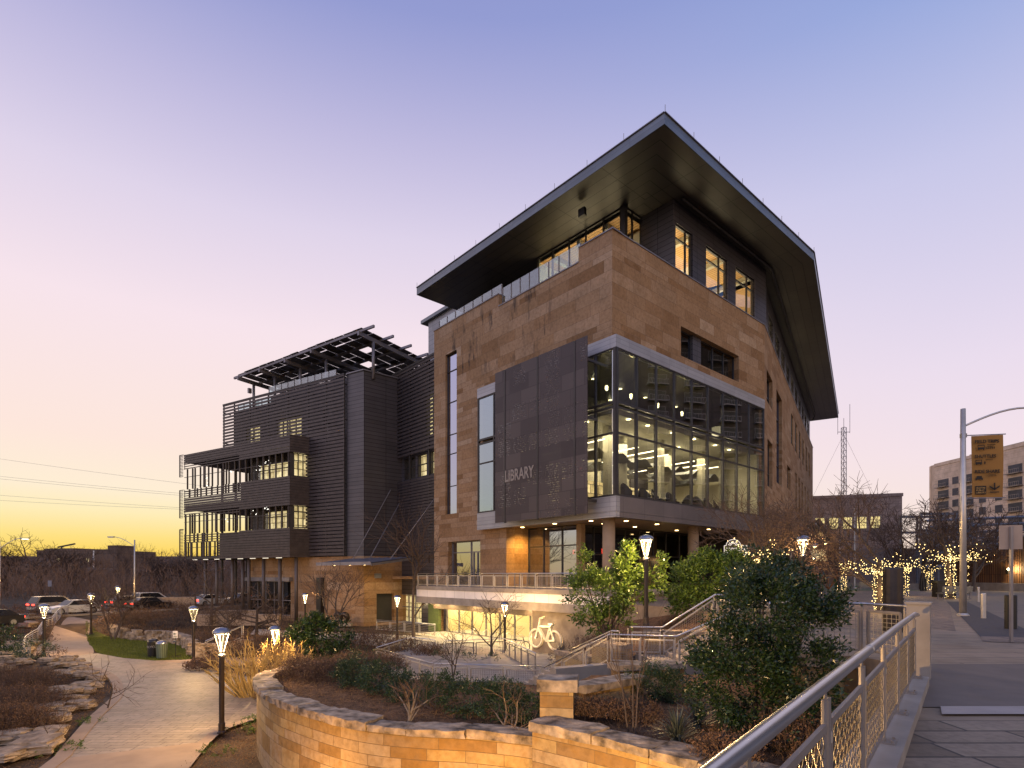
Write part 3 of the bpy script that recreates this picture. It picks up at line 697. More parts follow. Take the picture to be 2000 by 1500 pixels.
# perforated word screen in front of the box
scr=MB(); m=MB()
seg=((24.95,26.0),(26.15,29.62),(29.78,33.27),(33.42,34.51))
for a0,a1 in seg: scr.box(lambda x,y,z:B(28.6+y,x,z),a0,a1,0,.05,4.06,15.85)
scro=part(scr,'word_screen',M['screen'])
for a in (26.075,29.7,33.345): m.box(lambda x,y,z:B(28.6+y,x,z),a-.07,a+.07,-.03,.12,4.0,15.8)
for a in (25.2,29.7,33.34):
    for z in (14.4,10.5,5.0): m.beam(B(28.66,a,z),B(29.9,a,z),.14,.18)
m.build('screen_frame',M['frame'],scro)
m=MB(); text_into(m,'LIBRARY',1.22,lambda x,y,z:B(28.575-z,33.32-x,7.15+y),sx=.70,depth=.01,bold=.022)
m.build('screen_lettering',plain('cut_letter_grey',(.31,.265,.23),(.27,.23,.20),.5,.2),scro)
# level under the box: columns, glazing, yellow lit stone return
m=MB(); m.box(B,31.3,32.9,35.237,36.2,-1,3.9); part(m,'stone_return',M['stone'])
fg=lambda x,y,z:B(32.8+y,x,z); fg2=lambda x,y,z:B(x,29.4+y,z)
window(fg,29.4,35.23,-1.0,3.85,.1,xs=(31.3,33.4),zs=(2.3,),gl='glassref'); backing(fg,29.4,35.3,-1,3.9,.6,'darkroom')
window(fg2,32.9,49.4,-1.0,3.85,.1,xs=(34.6,36.6,38.6,40.6,42.6,44.6,46.8),zs=(1.6,),gl='glassdark'); backing(fg2,33,50,-1,3.9,1.6,'darkroom')
m=MB(); m.box(B,32.55,33.0,29.0,29.5,-1,3.88); part(m,'corner_post',plain('timber_post',(.24,.15,.085),(.18,.11,.06),.6,0,3))
m=MB()
for b in (40.5,42.0): m.box(fg2,b,b+1.35,-.02,.06,-1,1.5)
for b in (40.6,41.25,42.1,42.75): m.box(fg2,b,b+.5,-.05,-.02,-.7,1.2,1)
part(m,'entrance_door',[plain('oak_door',(.24,.14,.07),(.18,.10,.05),.5,0,2),M['frame']])
for b,a in ((30.9,25.0),(41.7,25.0)):
    m=MB(); m.tube([B(b,a,-1.6),B(b,a,3.9)],.43,20); part(m,'round_column',M['concwarm'],smooth=True)
m=MB()
for b,a in ((31.6,34.6),(31.2,30.5),(31.6,27.2),(33.5,25.5),(34,28),(37.5,25.6),(38.2,28.2),(45,25.5),(44,28)):
    m.lathe([(.01,3.86),(.15,3.87),(.15,3.9)],10,B(b,a,0)); 
part(m,'soffit_downlight',M['dl'])
spot(B(31.6,33.2,3.78),B(31.9,35.3,.2),1500,100,(1,.58,.14),1.0); 
for b,a in ((31.2,30.5),(31.6,27.2),(33.5,25.5),(38.2,26.5),(45,25.5)): spot(B(b,a,3.8),B(b,a,-2),110,110)
point(B(43.6,28.7,1.2),14,(1,.66,.28),.06); m=MB(); m.lathe([(.02,1.1),(.09,1.15),(.09,1.35),(.02,1.4)],8,B(43.75,29.1,0)); part(m,'wall_lantern',M['dl'])
m=MB(); m.box(fg2,35.8,36.1,-.1,-.05,1.7,2.1); m.box(fg,30.2,30.4,.3,.36,1.6,1.95); part(m,'exit_sign',M['exit'])
# terrace over the bike room
fT=lambda x,y,z:B(27.0+y,x,z)
m=MB(); m.box(fT,22.0,43.6,0,6,-1.33,-1.0); part(m,'terrace_slab',M['conc'])
m=MB(); m.box(fT,22.0,43.6,.05,.25,-1.93,-1.335); part(m,'terrace_fascia',panels('white_fascia_panels',(.86,.78,.70),1.35,9,.03,.5,0,(.82,.74,.66),.5))
m=MB(); m.box(fT,22.0,43.6,.02,5.9,-2.5,-1.94); part(m,'terrace_beam',M['conc'])
m=MB(); m.box(fT,22.0,29.3,.7,1.2,-5.6,-2.5); part(m,'bike_room_wall',M['concdark'])
fB=lambda x,y,z:B(31.3+y,x,z)
m=MB(); m.box(B,29.9,30.1,29.5,45.2,-3.2,-2.5); part(m,'roller_shutter',panels('brown_shutter',(.12,.075,.05),9,.11,.02,.6,.2))
window(fB,29.5,45.0,-5.5,-2.5,0,xs=(31.4,33.3,35.2,37.1,39.0,41.0,43.0),gl='glass',frm='steel',fw=.12)
m=MB(); m.box(B,34.0,34.2,29.3,45.3,-5.6,-2.5); m.box(B,31.4,34,45.1,45.3,-5.6,-2.5); m.box(B,31.4,34,29.2,29.4,-5.6,-2.5)
part(m,'bike_room_wall',plain('pale_yellow_wall',(.62,.52,.30),(.55,.46,.27),.8,0,.8))
for a in (31.5,35,38.5,42,44.4): area(B(29.0,a,-2.62),B(29.0,a,-6),260,1.2,2,(1,.78,.40)); area(B(32.6,a,-2.62),B(32.6,a,-6),240,1.2,2,(1,.78,.40))
m=MB(); m.box(B,30.6,30.9,45.4,47.2,-5.5,-1.2); part(m,'green_door_panel',plain('olive_green_panel',(.10,.13,.03),(.08,.10,.025),.6))
# ------------------------------------------------------------------ the slatted wing
M['frame2']=plain('brown_column_paint',(.12,.09,.075),(.09,.07,.06),.5,.2,1)
T1=P0+dR*5.2
fD=lambda x,y,z:P0+dR*x+dL*y+Z*z
pl=[fW(2.57,0,0),P0,T1,T1+dL*9,fW(2.57,12,0)]
m=MB(); m.poly_prism([(p.x,p.y) for p in pl],2.0,21.95); part(m,'clad_tower',M['clad'])
m=MB(); m.beam(fW(2.6,-.02,22.0),fW(-.05,-.02,22.0),.2,.12); m.beam(fD(0,-.02,22.0),fD(5.2,-.02,22.0),.2,.12); part(m,'coping',M['steel'])
m=MB(); m.wall(fW,0.0,20.2,.02,.6,-5.6,1.99,[(12.0,20.0,-4.9,-.8)]); m.wall(fD,0.003,5.3,.0,.6,-5.6,1.99,[(1.5,3.7,-5.3,-2.1)]); m.box(fW,19.7,20.2,.6,12,-5.6,1.98)
part(m,'stone_base',M['stone'])
backing(fD,1.4,3.8,-5.5,-2.0,.58,'darkroom')
window(fW,12.0,20.0,-4.9,-.8,.2,xs=(13.6,15.2,16.8,18.4),zs=(-3.1,),gl='glassdark',frm='steel'); backing(fW,11.9,20.1,-5,-.7,.57,'darkroom')
m=MB(); m.box(fW,11.6,20.4,-.5,.0,-.8,-.35); part(m,'window_hood',M['steel'])
m=MB(); m.box(fW,6.2,6.95,-.5,.02,-5.5,-.35); part(m,'blade_wall',M['black'])
# body behind the slats
wh=[(10.8,15.4,15.6,18.9),(18.6,21.5,15.6,18.8),(6.35,7.0,15.3,18.9),(6.35,7.0,9.0,13.0),(6.35,7.0,4.0,7.4),(9.4,11.6,5.3,7.8),(12.4,18.0,5.3,7.8),(9.4,19.5,11.2,13.7)]
m=MB(); m.wall(fW,2.6,24.0,.6,1.0,2.0,21.0,[h for h in wh]+[(20.2,24.1,1,15.6)]); part(m,'wing_wall',M['clad'])
m=MB(); m.box(fW,2.6,24.0,1.2,13,15.6,21.0); m.box(fW,2.6,20.2,1.9,13,2.0,15.6); m.box(fW,20.0,20.2,1.0,13,2.0,15.6); m.box(fW,23.8,24.0,.6,13,15.6,21.0); part(m,'inner_core',M['darkroom'])
for i,h in enumerate(wh):
    n=max(1,round((h[1]-h[0])/1.2)); lit=True
    window(fW,h[0],h[1],h[2],h[3],.75,xs=tuple(h[0]+(h[1]-h[0])*k/n for k in range(1,n)),zs=((h[2]+.7*(h[3]-h[2])),) if i not in (2,3,4) else (),gl='glass' if lit else 'glassdark')
    backing(fW,h[0]-.1,h[1]+.1,h[2]-.1,h[3]+.1,1.15 if h[2]>15 else 1.4,'shelves' if i in (0,1,5,6,7) else 'plaster')
# upper louver screen
m=MB(); k=0; z=2.1
while z<21.9:
    x1=24.9 if z>15.8 else 8.9
    if not (15.8<z<17.6 and False): m.box(fW,2.62,x1,-.36,-.30,z,z+(.29 if z<15.8 else .24))
    z+=.40
part(m,'louver_screen',M['louver'])
m=MB(); m.box(fW,2.6,16.5,.6,.9,21.003,21.84); part(m,'roof_parapet',M['clad'])
m=MB()
for x in (2.75,5.6,8.6,12.2,15.8,19.4,22.6,24.85):
    m.box(fW,x-.06,x+.06,-.30,-.16,2.0 if x<8.8 else 15.6,21.9)
    for z in (20.9,17.0): m.beam(fW(x,-.2,z),fW(x,.7,z),.09,.12)
m.box(fW,2.6,24.9,-.4,-.14,21.86,22.0); part(m,'screen_post',M['frame'])
balustrade(fW,4.6,16.4,.3,21.95,1.0,1.15); balustrade(fW,16.6,24.0,1.2,21.2,1.1,1.25)
# solar trellis
fS=lambda x,y,z:fW(x,y,z-.048*x+.1)
m=MB(); m2=MB(); m3=MB()
ux=[-.9+1.44*i for i in range(16)]
for i,x in enumerate(ux[:-1]):
    for j in range(8):
        y=-1.1+1.62*j+rnd.uniform(-.08,.08)
        if rnd.random()<.985: m.box(fS,x+.05+rnd.uniform(0,.08),x+1.41,y,y+1.57-rnd.uniform(0,.10),25.75,25.80)
for y in (-.9,2.0,4.9,7.8,10.7): m2.box(fS,-2.4,21.6,y-.10,y+.10,25.46,25.72)
for x in (-.5,6.9,11.4,16.1,20.3): m2.box(fS,x-.12,x+.12,-1.3,12.3,25.0,25.44)
part(m,'solar_panels',M['pvpanel']); part(m2,'trellis_beams',M['steel'])
for x in (-.5,6.9,11.4,16.1,20.3):
    for y in (.9,9.5): 
        p=MB(); p.tube([fW(x,y,21.2),fS(x,y,25.02)],.17,10); part(p,'trellis_post',M['steel'],smooth=True)
m=MB(); m.box(fW,20.4,20.7,.3,.7,23.0,23.6); part(m,'roof_loudspeaker',M['steel'])
m=MB(); m.lathe([(.02,23.2),(.16,23.25),(.16,23.5),(.02,23.55)],8,fW(-3,8.5,0)); part(m,'terrace_lantern',M['dl'])
# roof garden bush seen behind the trellis is built with the plants
# screened porch box
yb=-2.46; x0,x1=8.94,30.13
def bands(fr,a,b,y,rows,m):
    for z0,z1 in rows:
        z=z0
        while z<z1-.05:
            m.box(fr,a,b,y,y+.05,z,min(z+.25,z1)); z+=.30
XS=18.2
for zz,xa,xe in (((14.5,15.7),x0,x1),((13.75,14.5),x0,XS),((7.8,11.1),x0,XS),((8.1,9.9),XS,x1),((4.1,5.3),x0,XS),((1.95,4.1),x0,22.5)):
    m=MB(); bands(fW,xa,xe,yb,(zz,),m); part(m,'louver_band',M['louver'])
for z0,z1 in ((13.75,14.5),(9.9,11.1),(7.5,8.1),(4.1,5.3)):    # open slats at the porch end
    m=MB(); z=z0
    while z<z1-.05: m.box(fW,XS+.003,x1,yb,yb+.05,z,z+.11); z+=.30
    m.box(fW,XS+.05,XS+.12,yb+.05,yb+.1,z0,z1); m.box(fW,x1-.12,x1-.05,yb+.05,yb+.1,z0,z1); part(m,'open_slat_band',M['louver'])
for a,b,zz in ((x0,x1,(14.6,15.6)),(x0,XS,(8.0,10.9)),(XS,x1,(8.2,9.0)),(x0,22.5,(2.0,5.1))): 
    m=MB(); m.box(fW,a+.1,b-.1,yb+.12,yb+.16,zz[0],zz[1]); part(m,'louver_backing',M['frame'])
Cb=fW(x0,yb,0); fE=lambda x,y,z:Cb+dR*x+dL*y+Z*z
for zz in ((13.75,15.7),(7.8,11.1),(1.95,5.3)):
    m=MB(); bands(fE,.02,3.3,0,(zz,),m); part(m,'louver_band',M['louver'])
    m=MB(); m.box(fE,.1,3.2,.12,.16,zz[0]+.1,zz[1]-.1); part(m,'louver_backing',M['frame'])
for z0,z1 in ((11.1,13.75),(5.3,7.8)):
    window(fE,.5,2.2,z0,z1,.3,xs=(1.05,1.6),zs=(z0+1.8,),gl='glass'); backing(fE,.3,2.4,z0-.1,z1+.1,.62,'shelves')
    m=MB(); m.box(fE,2.2,3.3,.25,.35,z0-.1,z1+.1); part(m,'corner_panel',M['frame'])
    m=MB(); m.box(fE,.05,.5,.25,.35,z0-.1,z1+.1); part(m,'corner_panel',M['frame'])
m=MB()
for z0,z1 in ((14.6,15.3),(8.4,8.9),(2.0,2.35)): m.box(fW,x0+.4,x1-.2,yb+.2,.58,z0,z1); m.box(fW,20.25,x1-.2,.58,6.5,z0,z1)
part(m,'porch_floor',M['frame'])
m=MB(); rr=random.Random(5)
for z0,z1,xl in ((11.1,13.75,x0),(5.3,7.8,x0),(9.95,11.1,XS),(4.2,5.3,22.5),(2.3,4.1,22.5)):
    x=xl+.3
    while x<x1-.2:
        wv=rr.choice((.10,.10,.16,.34)) if x>18 else .10
        m.box(fW,x,x+wv,yb+.05,yb+.22,z0,z1); x+=rr.choice((.55,.8,1.0,1.2)) if x>18 else 1.12
    m.box(fW,xl,x1,yb+.06,yb+.12,(z0+z1)/2+.25,(z0+z1)/2+.31)
part(m,'porch_fin',M['louver'])
m=MB()
for x in (23.5,26.5,29.6):
    for y in (2.5,6.2): m.tube([fW(x,y,-4.6),fW(x,y,15)],.17,8)
for z0,z1 in ((8.9,9.9),(2.35,3.4)):
    for k in range(9): m.box(fW,20.4,x1-.3,6.3,6.34,z0+.11*k,z0+.11*k+.03)
part(m,'porch_frame',M['frame'])
m=MB()
for z0,z1 in ((12.8,15.7),(7.4,11.1),(1.9,5.9)):
    z=z0
    while z<z1: m.box(fW,x1+.15,x1+.95,yb-.05,yb+.0,z,z+.07); z+=.19
    m.box(fW,x1+.9,x1+.98,yb-.06,yb+.05,z0,z1); m.box(fW,x1+.05,x1+.98,yb-.06,yb+.05,z1-.06,z1)
part(m,'end_fin_screen',M['louver'])
m=MB()
for k in range(8): m.box(fW,10.5+2.4*k,11.5+2.4*k,yb+.1,yb+.16,1.86,1.94)
part(m,'porch_strip_light',emit('dim_strip',(1,.9,.7),.9))
for x,y in ((26.7,-1.6),(24.2,-1.6),(20.9,-1.6),(19.4,-1.2),(17.6,-1.6),(14.8,-1.6),(11.8,-1.6),(9.2,-1.4)):
    m=MB(); m.tube([fW(x,y,-5.3),fW(x,y,1.96)],.20,10); part(m,'wing_column',M['frame2'],smooth=True)
# pendant clusters (bright filigree lamps) in the porch rooms
m=MB(); rr=random.Random(3)
for x,y,z in ((28.5,-.3,12.9),(28.5,-.3,11.9),(22.3,-1.2,12.9),(15.4,-1.9,12.6),(13.4,-2.0,13.0),(28.6,-.3,6.9),(22.5,-1.2,6.8),(13.5,-2.0,7.7),(16.2,-1.9,7.3)):
    for k in range(7):
        q=Vector((rr.uniform(-1,1),rr.uniform(-1,1),rr.uniform(-1,1))).normalized()*.32
        m.lathe([(.0,-.06),(.06,0),(.0,.06)],5,fW(x,y,z)+q)
part(m,'pendant_cluster',emit('pendant_glow',(1,.96,.85),2.4))
# recess between wing and stone block
fC=lambda x,y,z:B(32.4+y,x,z)
m=MB(); z=13.0
while z<22.5: m.box(fC,45.95,57.4,0,.06,z,z+.25); z+=.40
z=2.0
while z<10.3: m.box(fC,45.95,57.4,0,.06,z,z+.24); z+=.32
part(m,'louver_screen',M['louver'])
m=MB()
for a in (46.2,50,53.8,57.3): m.box(fC,a-.07,a+.07,.06,.22,1.2,22.5)
m.box(fC,45.95,57.4,-.03,.25,22.5,22.72); part(m,'screen_post',M['frame'])
rh=[(47.5,51.4,14.6,19.0),(46.6,50.6,10.5,12.9),(51.2,53.0,10.5,12.9),(53.4,55.8,10.5,12.9),(46.6,49.4,-.8,1.0),(52.2,56.4,-5.3,-2.2)]
m=MB(); m.wall(fC,45.9,57.6,.6,1.0,-5.6,22.3,rh); part(m,'recess_wall',M['clad'])
m=MB(); m.box(B,34.6,36,45.9,58,-5.6,22); part(m,'inner_core',M['darkroom'])
for i,h in enumerate(rh):
    n=max(1,round((h[1]-h[0])/1.4))
    window(fC,h[0],h[1],h[2],h[3],.75,xs=tuple(h[0]+(h[1]-h[0])*k/n for k in range(1,n)),zs=((h[2]+.55*(h[3]-h[2])),),gl='glass',frm='frame' if i<5 else 'steel')
    backing(fC,h[0]-.1,h[1]+.1,h[2]-.1,h[3]+.1,1.15,('shelves','shelves','shelves','darkroom','shelves','shelves')[i])
m=MB(); m.box(fC,45.9,57.5,-.6,1.2,-.5,-.2); m.box(B,30.9,31.5,45.85,46.3,-5.6,10.5); part(m,'entry_lintel',M['stone'])
# entry canopy hung on rods
K0=V(-13.6,54.0,.93); kx=Wd; ky=Nd
def fK(x,y,z): return K0+kx*x+ky*y+Z*(z+y*.12)
m=MB()
for k in range(30):
    xa=-.3+.26*k; za=.05*math.sin(k*math.pi/2); xb=xa+.26; zb=.05*math.sin((k+1)*math.pi/2)
    m.face([fK(xa,0,za+.2),fK(xb,0,zb+.2),fK(xb,5.6,zb+.2),fK(xa,5.6,za+.2)],m=0)
m.box(fK,-.3,7.3,-.1,.0,-.02,.30); m.box(fK,-.38,-.3,-.05,5.6,-.1,.14); m.box(fK,-.2,7.3,.05,5.6,-.02,.06)
can=part(m,'entry_canopy',M['steel'],weld=False)
m=MB()
for x,tgt in ((.3,fC(47.5,0,8.6)),(3.2,fD(4.9,-.05,9.0)),(5.6,fD(3.2,-.05,9.4))):
    m.tube([fK(x,3.2,.2),tgt],.045,5)
m.build('canopy_rod',M['steel'],can)
m=MB()
for x in (1.2,3.2,5.4): m.lathe([(.01,-.10),(.12,-.09),(.12,-.04)],8,fK(x,.6,0))
m.build('canopy_downlight',M['dl'],can)
spot(fK(1.5,3.6,-.15),fD(1.0,.2,-4.0),420,70); point(fK(2,2,-.4),60,(1,.68,.30),.1)
point(fC(53,-.9,-3.2),90,(1,.76,.40),.1)
m=MB(); m.box(fD,1.2,1.9,-.35,-.05,-.4,.1); part(m,'wall_floodlight',M['cladlight'])
# ------------------------------------------------------------------ ground
def sm(a,b,t):
    t=max(0,min(1,(t-a)/(b-a))) if b!=a else float(t>a); return t*t*(3-2*t)
SN=V(.894,-.447,0); SP=V(-50,60,0); SD=V(.447,.894,0)
def sdist(x,y): return (x-SP.x)*SN.x+(y-SP.y)*SN.y
def xleft(y):
    P=((10,-11.5),(14,-12.2),(16.1,-13.0),(17.8,-13.9),(21.9,-16.1),(25.1,-17.6),(26.7,-18.7),(29.3,-20.6),(31.6,-22.7),(33.3,-24.8),(35.6,-29),(37,-34))
    if y<=P[0][0]: return P[0][1]
    for (a,b),(c,d) in zip(P,P[1:]):
        if y<=c: return b+(d-b)*(y-a)/(c-a)
    return -60
def gh(x,y):
    z=-5.60
    z-=.75*sm(1.6,5.5,xleft(y)-x)*(1-sm(36.0,37.5,y))
    z=z+1.45*sm(14,8.5,sdist(x,y))*sm(47,53,y) if sdist(x,y)<14 else z
    if y>46 and x<-16: z=max(z,-5.6+1.1*sm(46,50,y)*sm(-17,-22,x)*sm(16,12,sdist(x,y)+0) if sdist(x,y)>12 else z)
    z+=.35*sm(62,80,y)
    z+=.06*mnoise.noise((x*.4,y*.4,0))*(1 if y<60 else .5)
    return z
def grid(name,xs,ys,f,mat,uvs=1.0):
    m=MB(); n=len(ys)
    m.v=[(x,y,f(x,y)) for x in xs for y in ys]
    for i in range(len(xs)-1):
        for j in range(n-1):
            m.f.append((i*n+j,(i+1)*n+j,(i+1)*n+j+1,i*n+j+1)); m.mi.append(0)
            for a,b in ((i,j),(i+1,j),(i+1,j+1),(i,j+1)): m.uv.append((xs[a]*uvs,ys[b]*uvs))
    return m.build(name,mat,smooth=True,weld=False)
xs=[-3000,-800,-300,-150,-110,-90,-75]+[-70+.8*i for i in range(103)]+[13,20,40,80,200,800,3000]
ys=[-3000,-300,-60,-10]+[0+.8*i for i in range(96)]+[78,84,92,105,130,170,240,400,1000,5000]
def gh2(x,y):
    if x>9.5: return -5.6-.0
    return gh(x,y)
g=grid('ground',xs,ys,gh2,M['soil']); struct(g)
def sheet(name,pts,z,mat,kind='structure',f=None):
    m=MB(); m.face([(p[0],p[1],z if f is None else f(p[0],p[1])+z) for p in pts],[(p[0],p[1]) for p in pts])
    o=m.build(name,mat,weld=False); o['kind']=kind; return o
def smooth_line(pts,n=4):
    P=[Vector((*p,0)) if len(p)==2 else Vector(p) for p in pts]; out=[]
    for i in range(len(P)-1):
        p0=P[max(i-1,0)];p1=P[i];p2=P[i+1];p3=P[min(i+2,len(P)-1)]
        for k in range(n):
            t=k/n
            out.append(.5*((2*p1)+(p2-p0)*t+(2*p0-5*p1+4*p2-p3)*t*t+(3*p1-p0-3*p2+p3)*t**3))
    out.append(P[-1]); return out
def ribbon(name,left,right,z,mat,f=None,m=None):
    mb=MB(); L=0
    for i in range(len(left)-1):
        a,b,c,d=left[i],left[i+1],right[i+1],right[i]
        d2=(Vector((b[0]-a[0],b[1]-a[1],0))).length
        zz=lambda p:(z if f is None else f(p[0],p[1])+z)
        mb.face([(a[0],a[1],zz(a)),(b[0],b[1],zz(b)),(c[0],c[1],zz(c)),(d[0],d[1],zz(d))],[(a[0],a[1]),(b[0],b[1]),(c[0],c[1]),(d[0],d[1])])
    return mb.build(name,mat,weld=False,smooth=True)
lp=smooth_line([(-12.2,14.0),(-13.3,17.04),(-13.75,17.9),(-15.85,21.94),(-17.3,25.1),(-18.3,26.75),(-20.2,29.32),(-22.3,31.6),(-24.4,33.4),(-28.3,35.7),(-34,37.0)],5)
rp=[(-10.25,18.62),(-10.5,20.4),(-9.9,22.3),(-8.5,25),(-11,28),(-15.5,31.5),(-17.4,33.9),(-21.3,35.6),(-22.9,36.3),(-25.6,37.4),(-28.9,39.6),(-30,38.4)]
pv=[(p[0],p[1]) for p in lp if p[1]>=17.0 and p[1]<36.5]+[(-29.6,36.7),(-29.2,39.4)]+rp[::-1][1:]
struct(sheet('paved_path',pv,-5.50,M['paver']))
struct(sheet('path_concrete_band',[(-11.4,11.5),(-13.3,17.04),(-10.25,18.6),(-9.5,16),(-8.2,12)],-5.497,M['concwarm']))
# kerb strip along the left of the path
off=[]
for i,p in enumerate(lp):
    t=(lp[min(i+1,len(lp)-1)]-lp[max(i-1,0)]).normalized(); n=Vector((-t.y,t.x,0)); off.append(p+n*.42)
m=MB()
for i in range(len(lp)-1):
    a,b,c,d=lp[i],lp[i+1],off[i+1],off[i]
    m.face([a+Z*-5.47,b+Z*-5.47,c+Z*-5.47,d+Z*-5.47]); m.face([a+Z*-5.47,b+Z*-5.47,b+Z*-5.6,a+Z*-5.6]); m.face([d+Z*-5.47,c+Z*-5.47,c+Z*-5.7,d+Z*-5.7])
struct(m.build('path_kerb',M['concwarm'],weld=False))
rk=smooth_line([(-8.2,12.0),(-9.5,16.0),(-10.25,18.6),(-10.45,20.3),(-9.8,22.2)],4)
m=MB()
for i in range(len(rk)-1):
    a,b=rk[i],rk[i+1]; t=(b-a).normalized(); n=Vector((t.y,-t.x,0))*.38
    m.face([a+Z*-5.47,b+Z*-5.47,b+n+Z*-5.47,a+n+Z*-5.47]); m.face([a+Z*-5.47,b+Z*-5.47,b+Z*-5.6,a+Z*-5.6])
struct(m.build('path_kerb',M['concwarm'],weld=False))
# upper curving concrete path
ul=smooth_line([(-29.6,36.75),(-32.5,38.6),(-36.0,43),(-39.8,49),(-43.4,56),(-46,63),(-47.5,68)],5)
ur=smooth_line([(-29.2,39.2),(-29.6,40.2),(-32.4,43.8),(-36.0,48.2),(-39.6,53.8),(-41.6,60),(-43,66)],5)
struct(ribbon('concrete_path',ul,ur,.07,M['concwarm'],f=gh))
# lawn
lawn=[(-40.2,53.5),(-36.9,49.2),(-33.0,44.4),(-29.4,40.2),(-28.5,39.4),(-25.6,37.4),(-22.9,36.3),(-21.2,36.6),(-21.4,38.6),(-24.6,43.2),(-28,46.4),(-31.5,47.6),(-35.0,49.8)]
sheet('lawn_turf',lawn,.05,M['turf'],f=gh)
struct(sheet('side_walk',[(-22.9,36.3),(-21.2,36.7),(-19.6,37.6),(-16,38),(-15,35),(-17.4,33.9),(-21.3,35.6)],-5.505,M['concwarm']))
struct(sheet('entry_walk',[(-26,57.5),(-6,50),(5,36),(4,33),(-2,38),(-14,46),(-24,52)],-5.49,M['conc']))
struct(sheet('garage_apron',[tuple(B(27.5,25,0))[:2],tuple(B(27.5,45.6,0))[:2],tuple(B(34,45.6,0))[:2],tuple(B(34,25,0))[:2]],-5.46,M['conc']))
# street
m=MB()
for w0,w1,zz,mt in ((-8,8,-4.02,0),):
    a=SP-SD*120; b=SP+SD*160
    m.face([a+SN*w0+Z*zz,b+SN*w0+Z*zz,b+SN*w1+Z*zz,a+SN*w1+Z*zz])
struct(m.build('street',M['asphalt'],weld=False))
m=MB(); a=SP-SD*60; b=SP+SD*160
m.box(lambda x,y,z:SP+SD*x+SN*y+Z*z,-60,160,8.0,8.25,-4.1,-3.9); struct(m.build('street_kerb',M['conc']))
# ------------------------------------------------------------------ raised plaza and bridge deck
PZ=-1.75
pl=[(-4.4,-4.5),(-.62,.25),(6.95,9.6),(7.6,11.1),(7.4,12.1),(5.9,12.7),(8.2,19.3),(9.0,19.6),(9.6,23),(8.6,30),(4.6,37),(2.31,40.67),(6.36,44.2),(17.7,55.6),(26,60),(58,110),(200,240),(600,300),(600,-300),(20,-40)]
m=MB(); m.poly_prism(pl,-5.8,PZ); struct(m.build('plaza_paving',M['plazaslab'],weld=False))
struct(sheet('plaza_brick_paving',[(8.35,18.9),(9.1,19.5),(9.7,23),(8.7,30),(5,36.8),(80,150),(58,66),(29.5,39),(28,36.4),(13.6,17.4),(13.6,18.9)],PZ+.006,M['plazabrick']))
struct(sheet('gutter_paving',[(28,36.6),(29.3,36.6),(16.5,18.3),(13.5,14.9),(12.9,15.6)],PZ+.010,plain('dark_gutter_brick',(.075,.062,.06),(.05,.042,.04),.85,0,9)))
struct(sheet('plaza_road',[(29.35,36.7),(16.55,18.35),(13.6,14.8),(30,6),(200,-40),(400,200),(70,58),(46,60)],PZ+.008,plain('pale_road_concrete',(.20,.155,.115),(.165,.128,.095),.85,0,.8,.15,.01)))
struct(sheet('deck_concrete',[(5.2,7.45),(7.0,9.62),(7.65,11.05),(40,11.05),(40,7.45)],PZ+.012,plain('dark_deck_concrete',(.17,.13,.098),(.135,.103,.078),.8,0,2,.2,.01)))
struct(sheet('deck_paving',[(-4.2,-4.4),(-.5,.2),(4.75,6.75),(40,6.75),(40,-30)],PZ+.014,M['deckslab']))
struct(sheet('deck_joint_plate',[(5.3,7.0),(5.6,7.42),(40,7.42),(40,7.0)],PZ+.03,M['plate']))
struct(sheet('brick_patch',[(12.2,14.7),(13.2,16.0),(15.4,15.3),(15,13.8)],PZ+.013,M['plazabrick']))

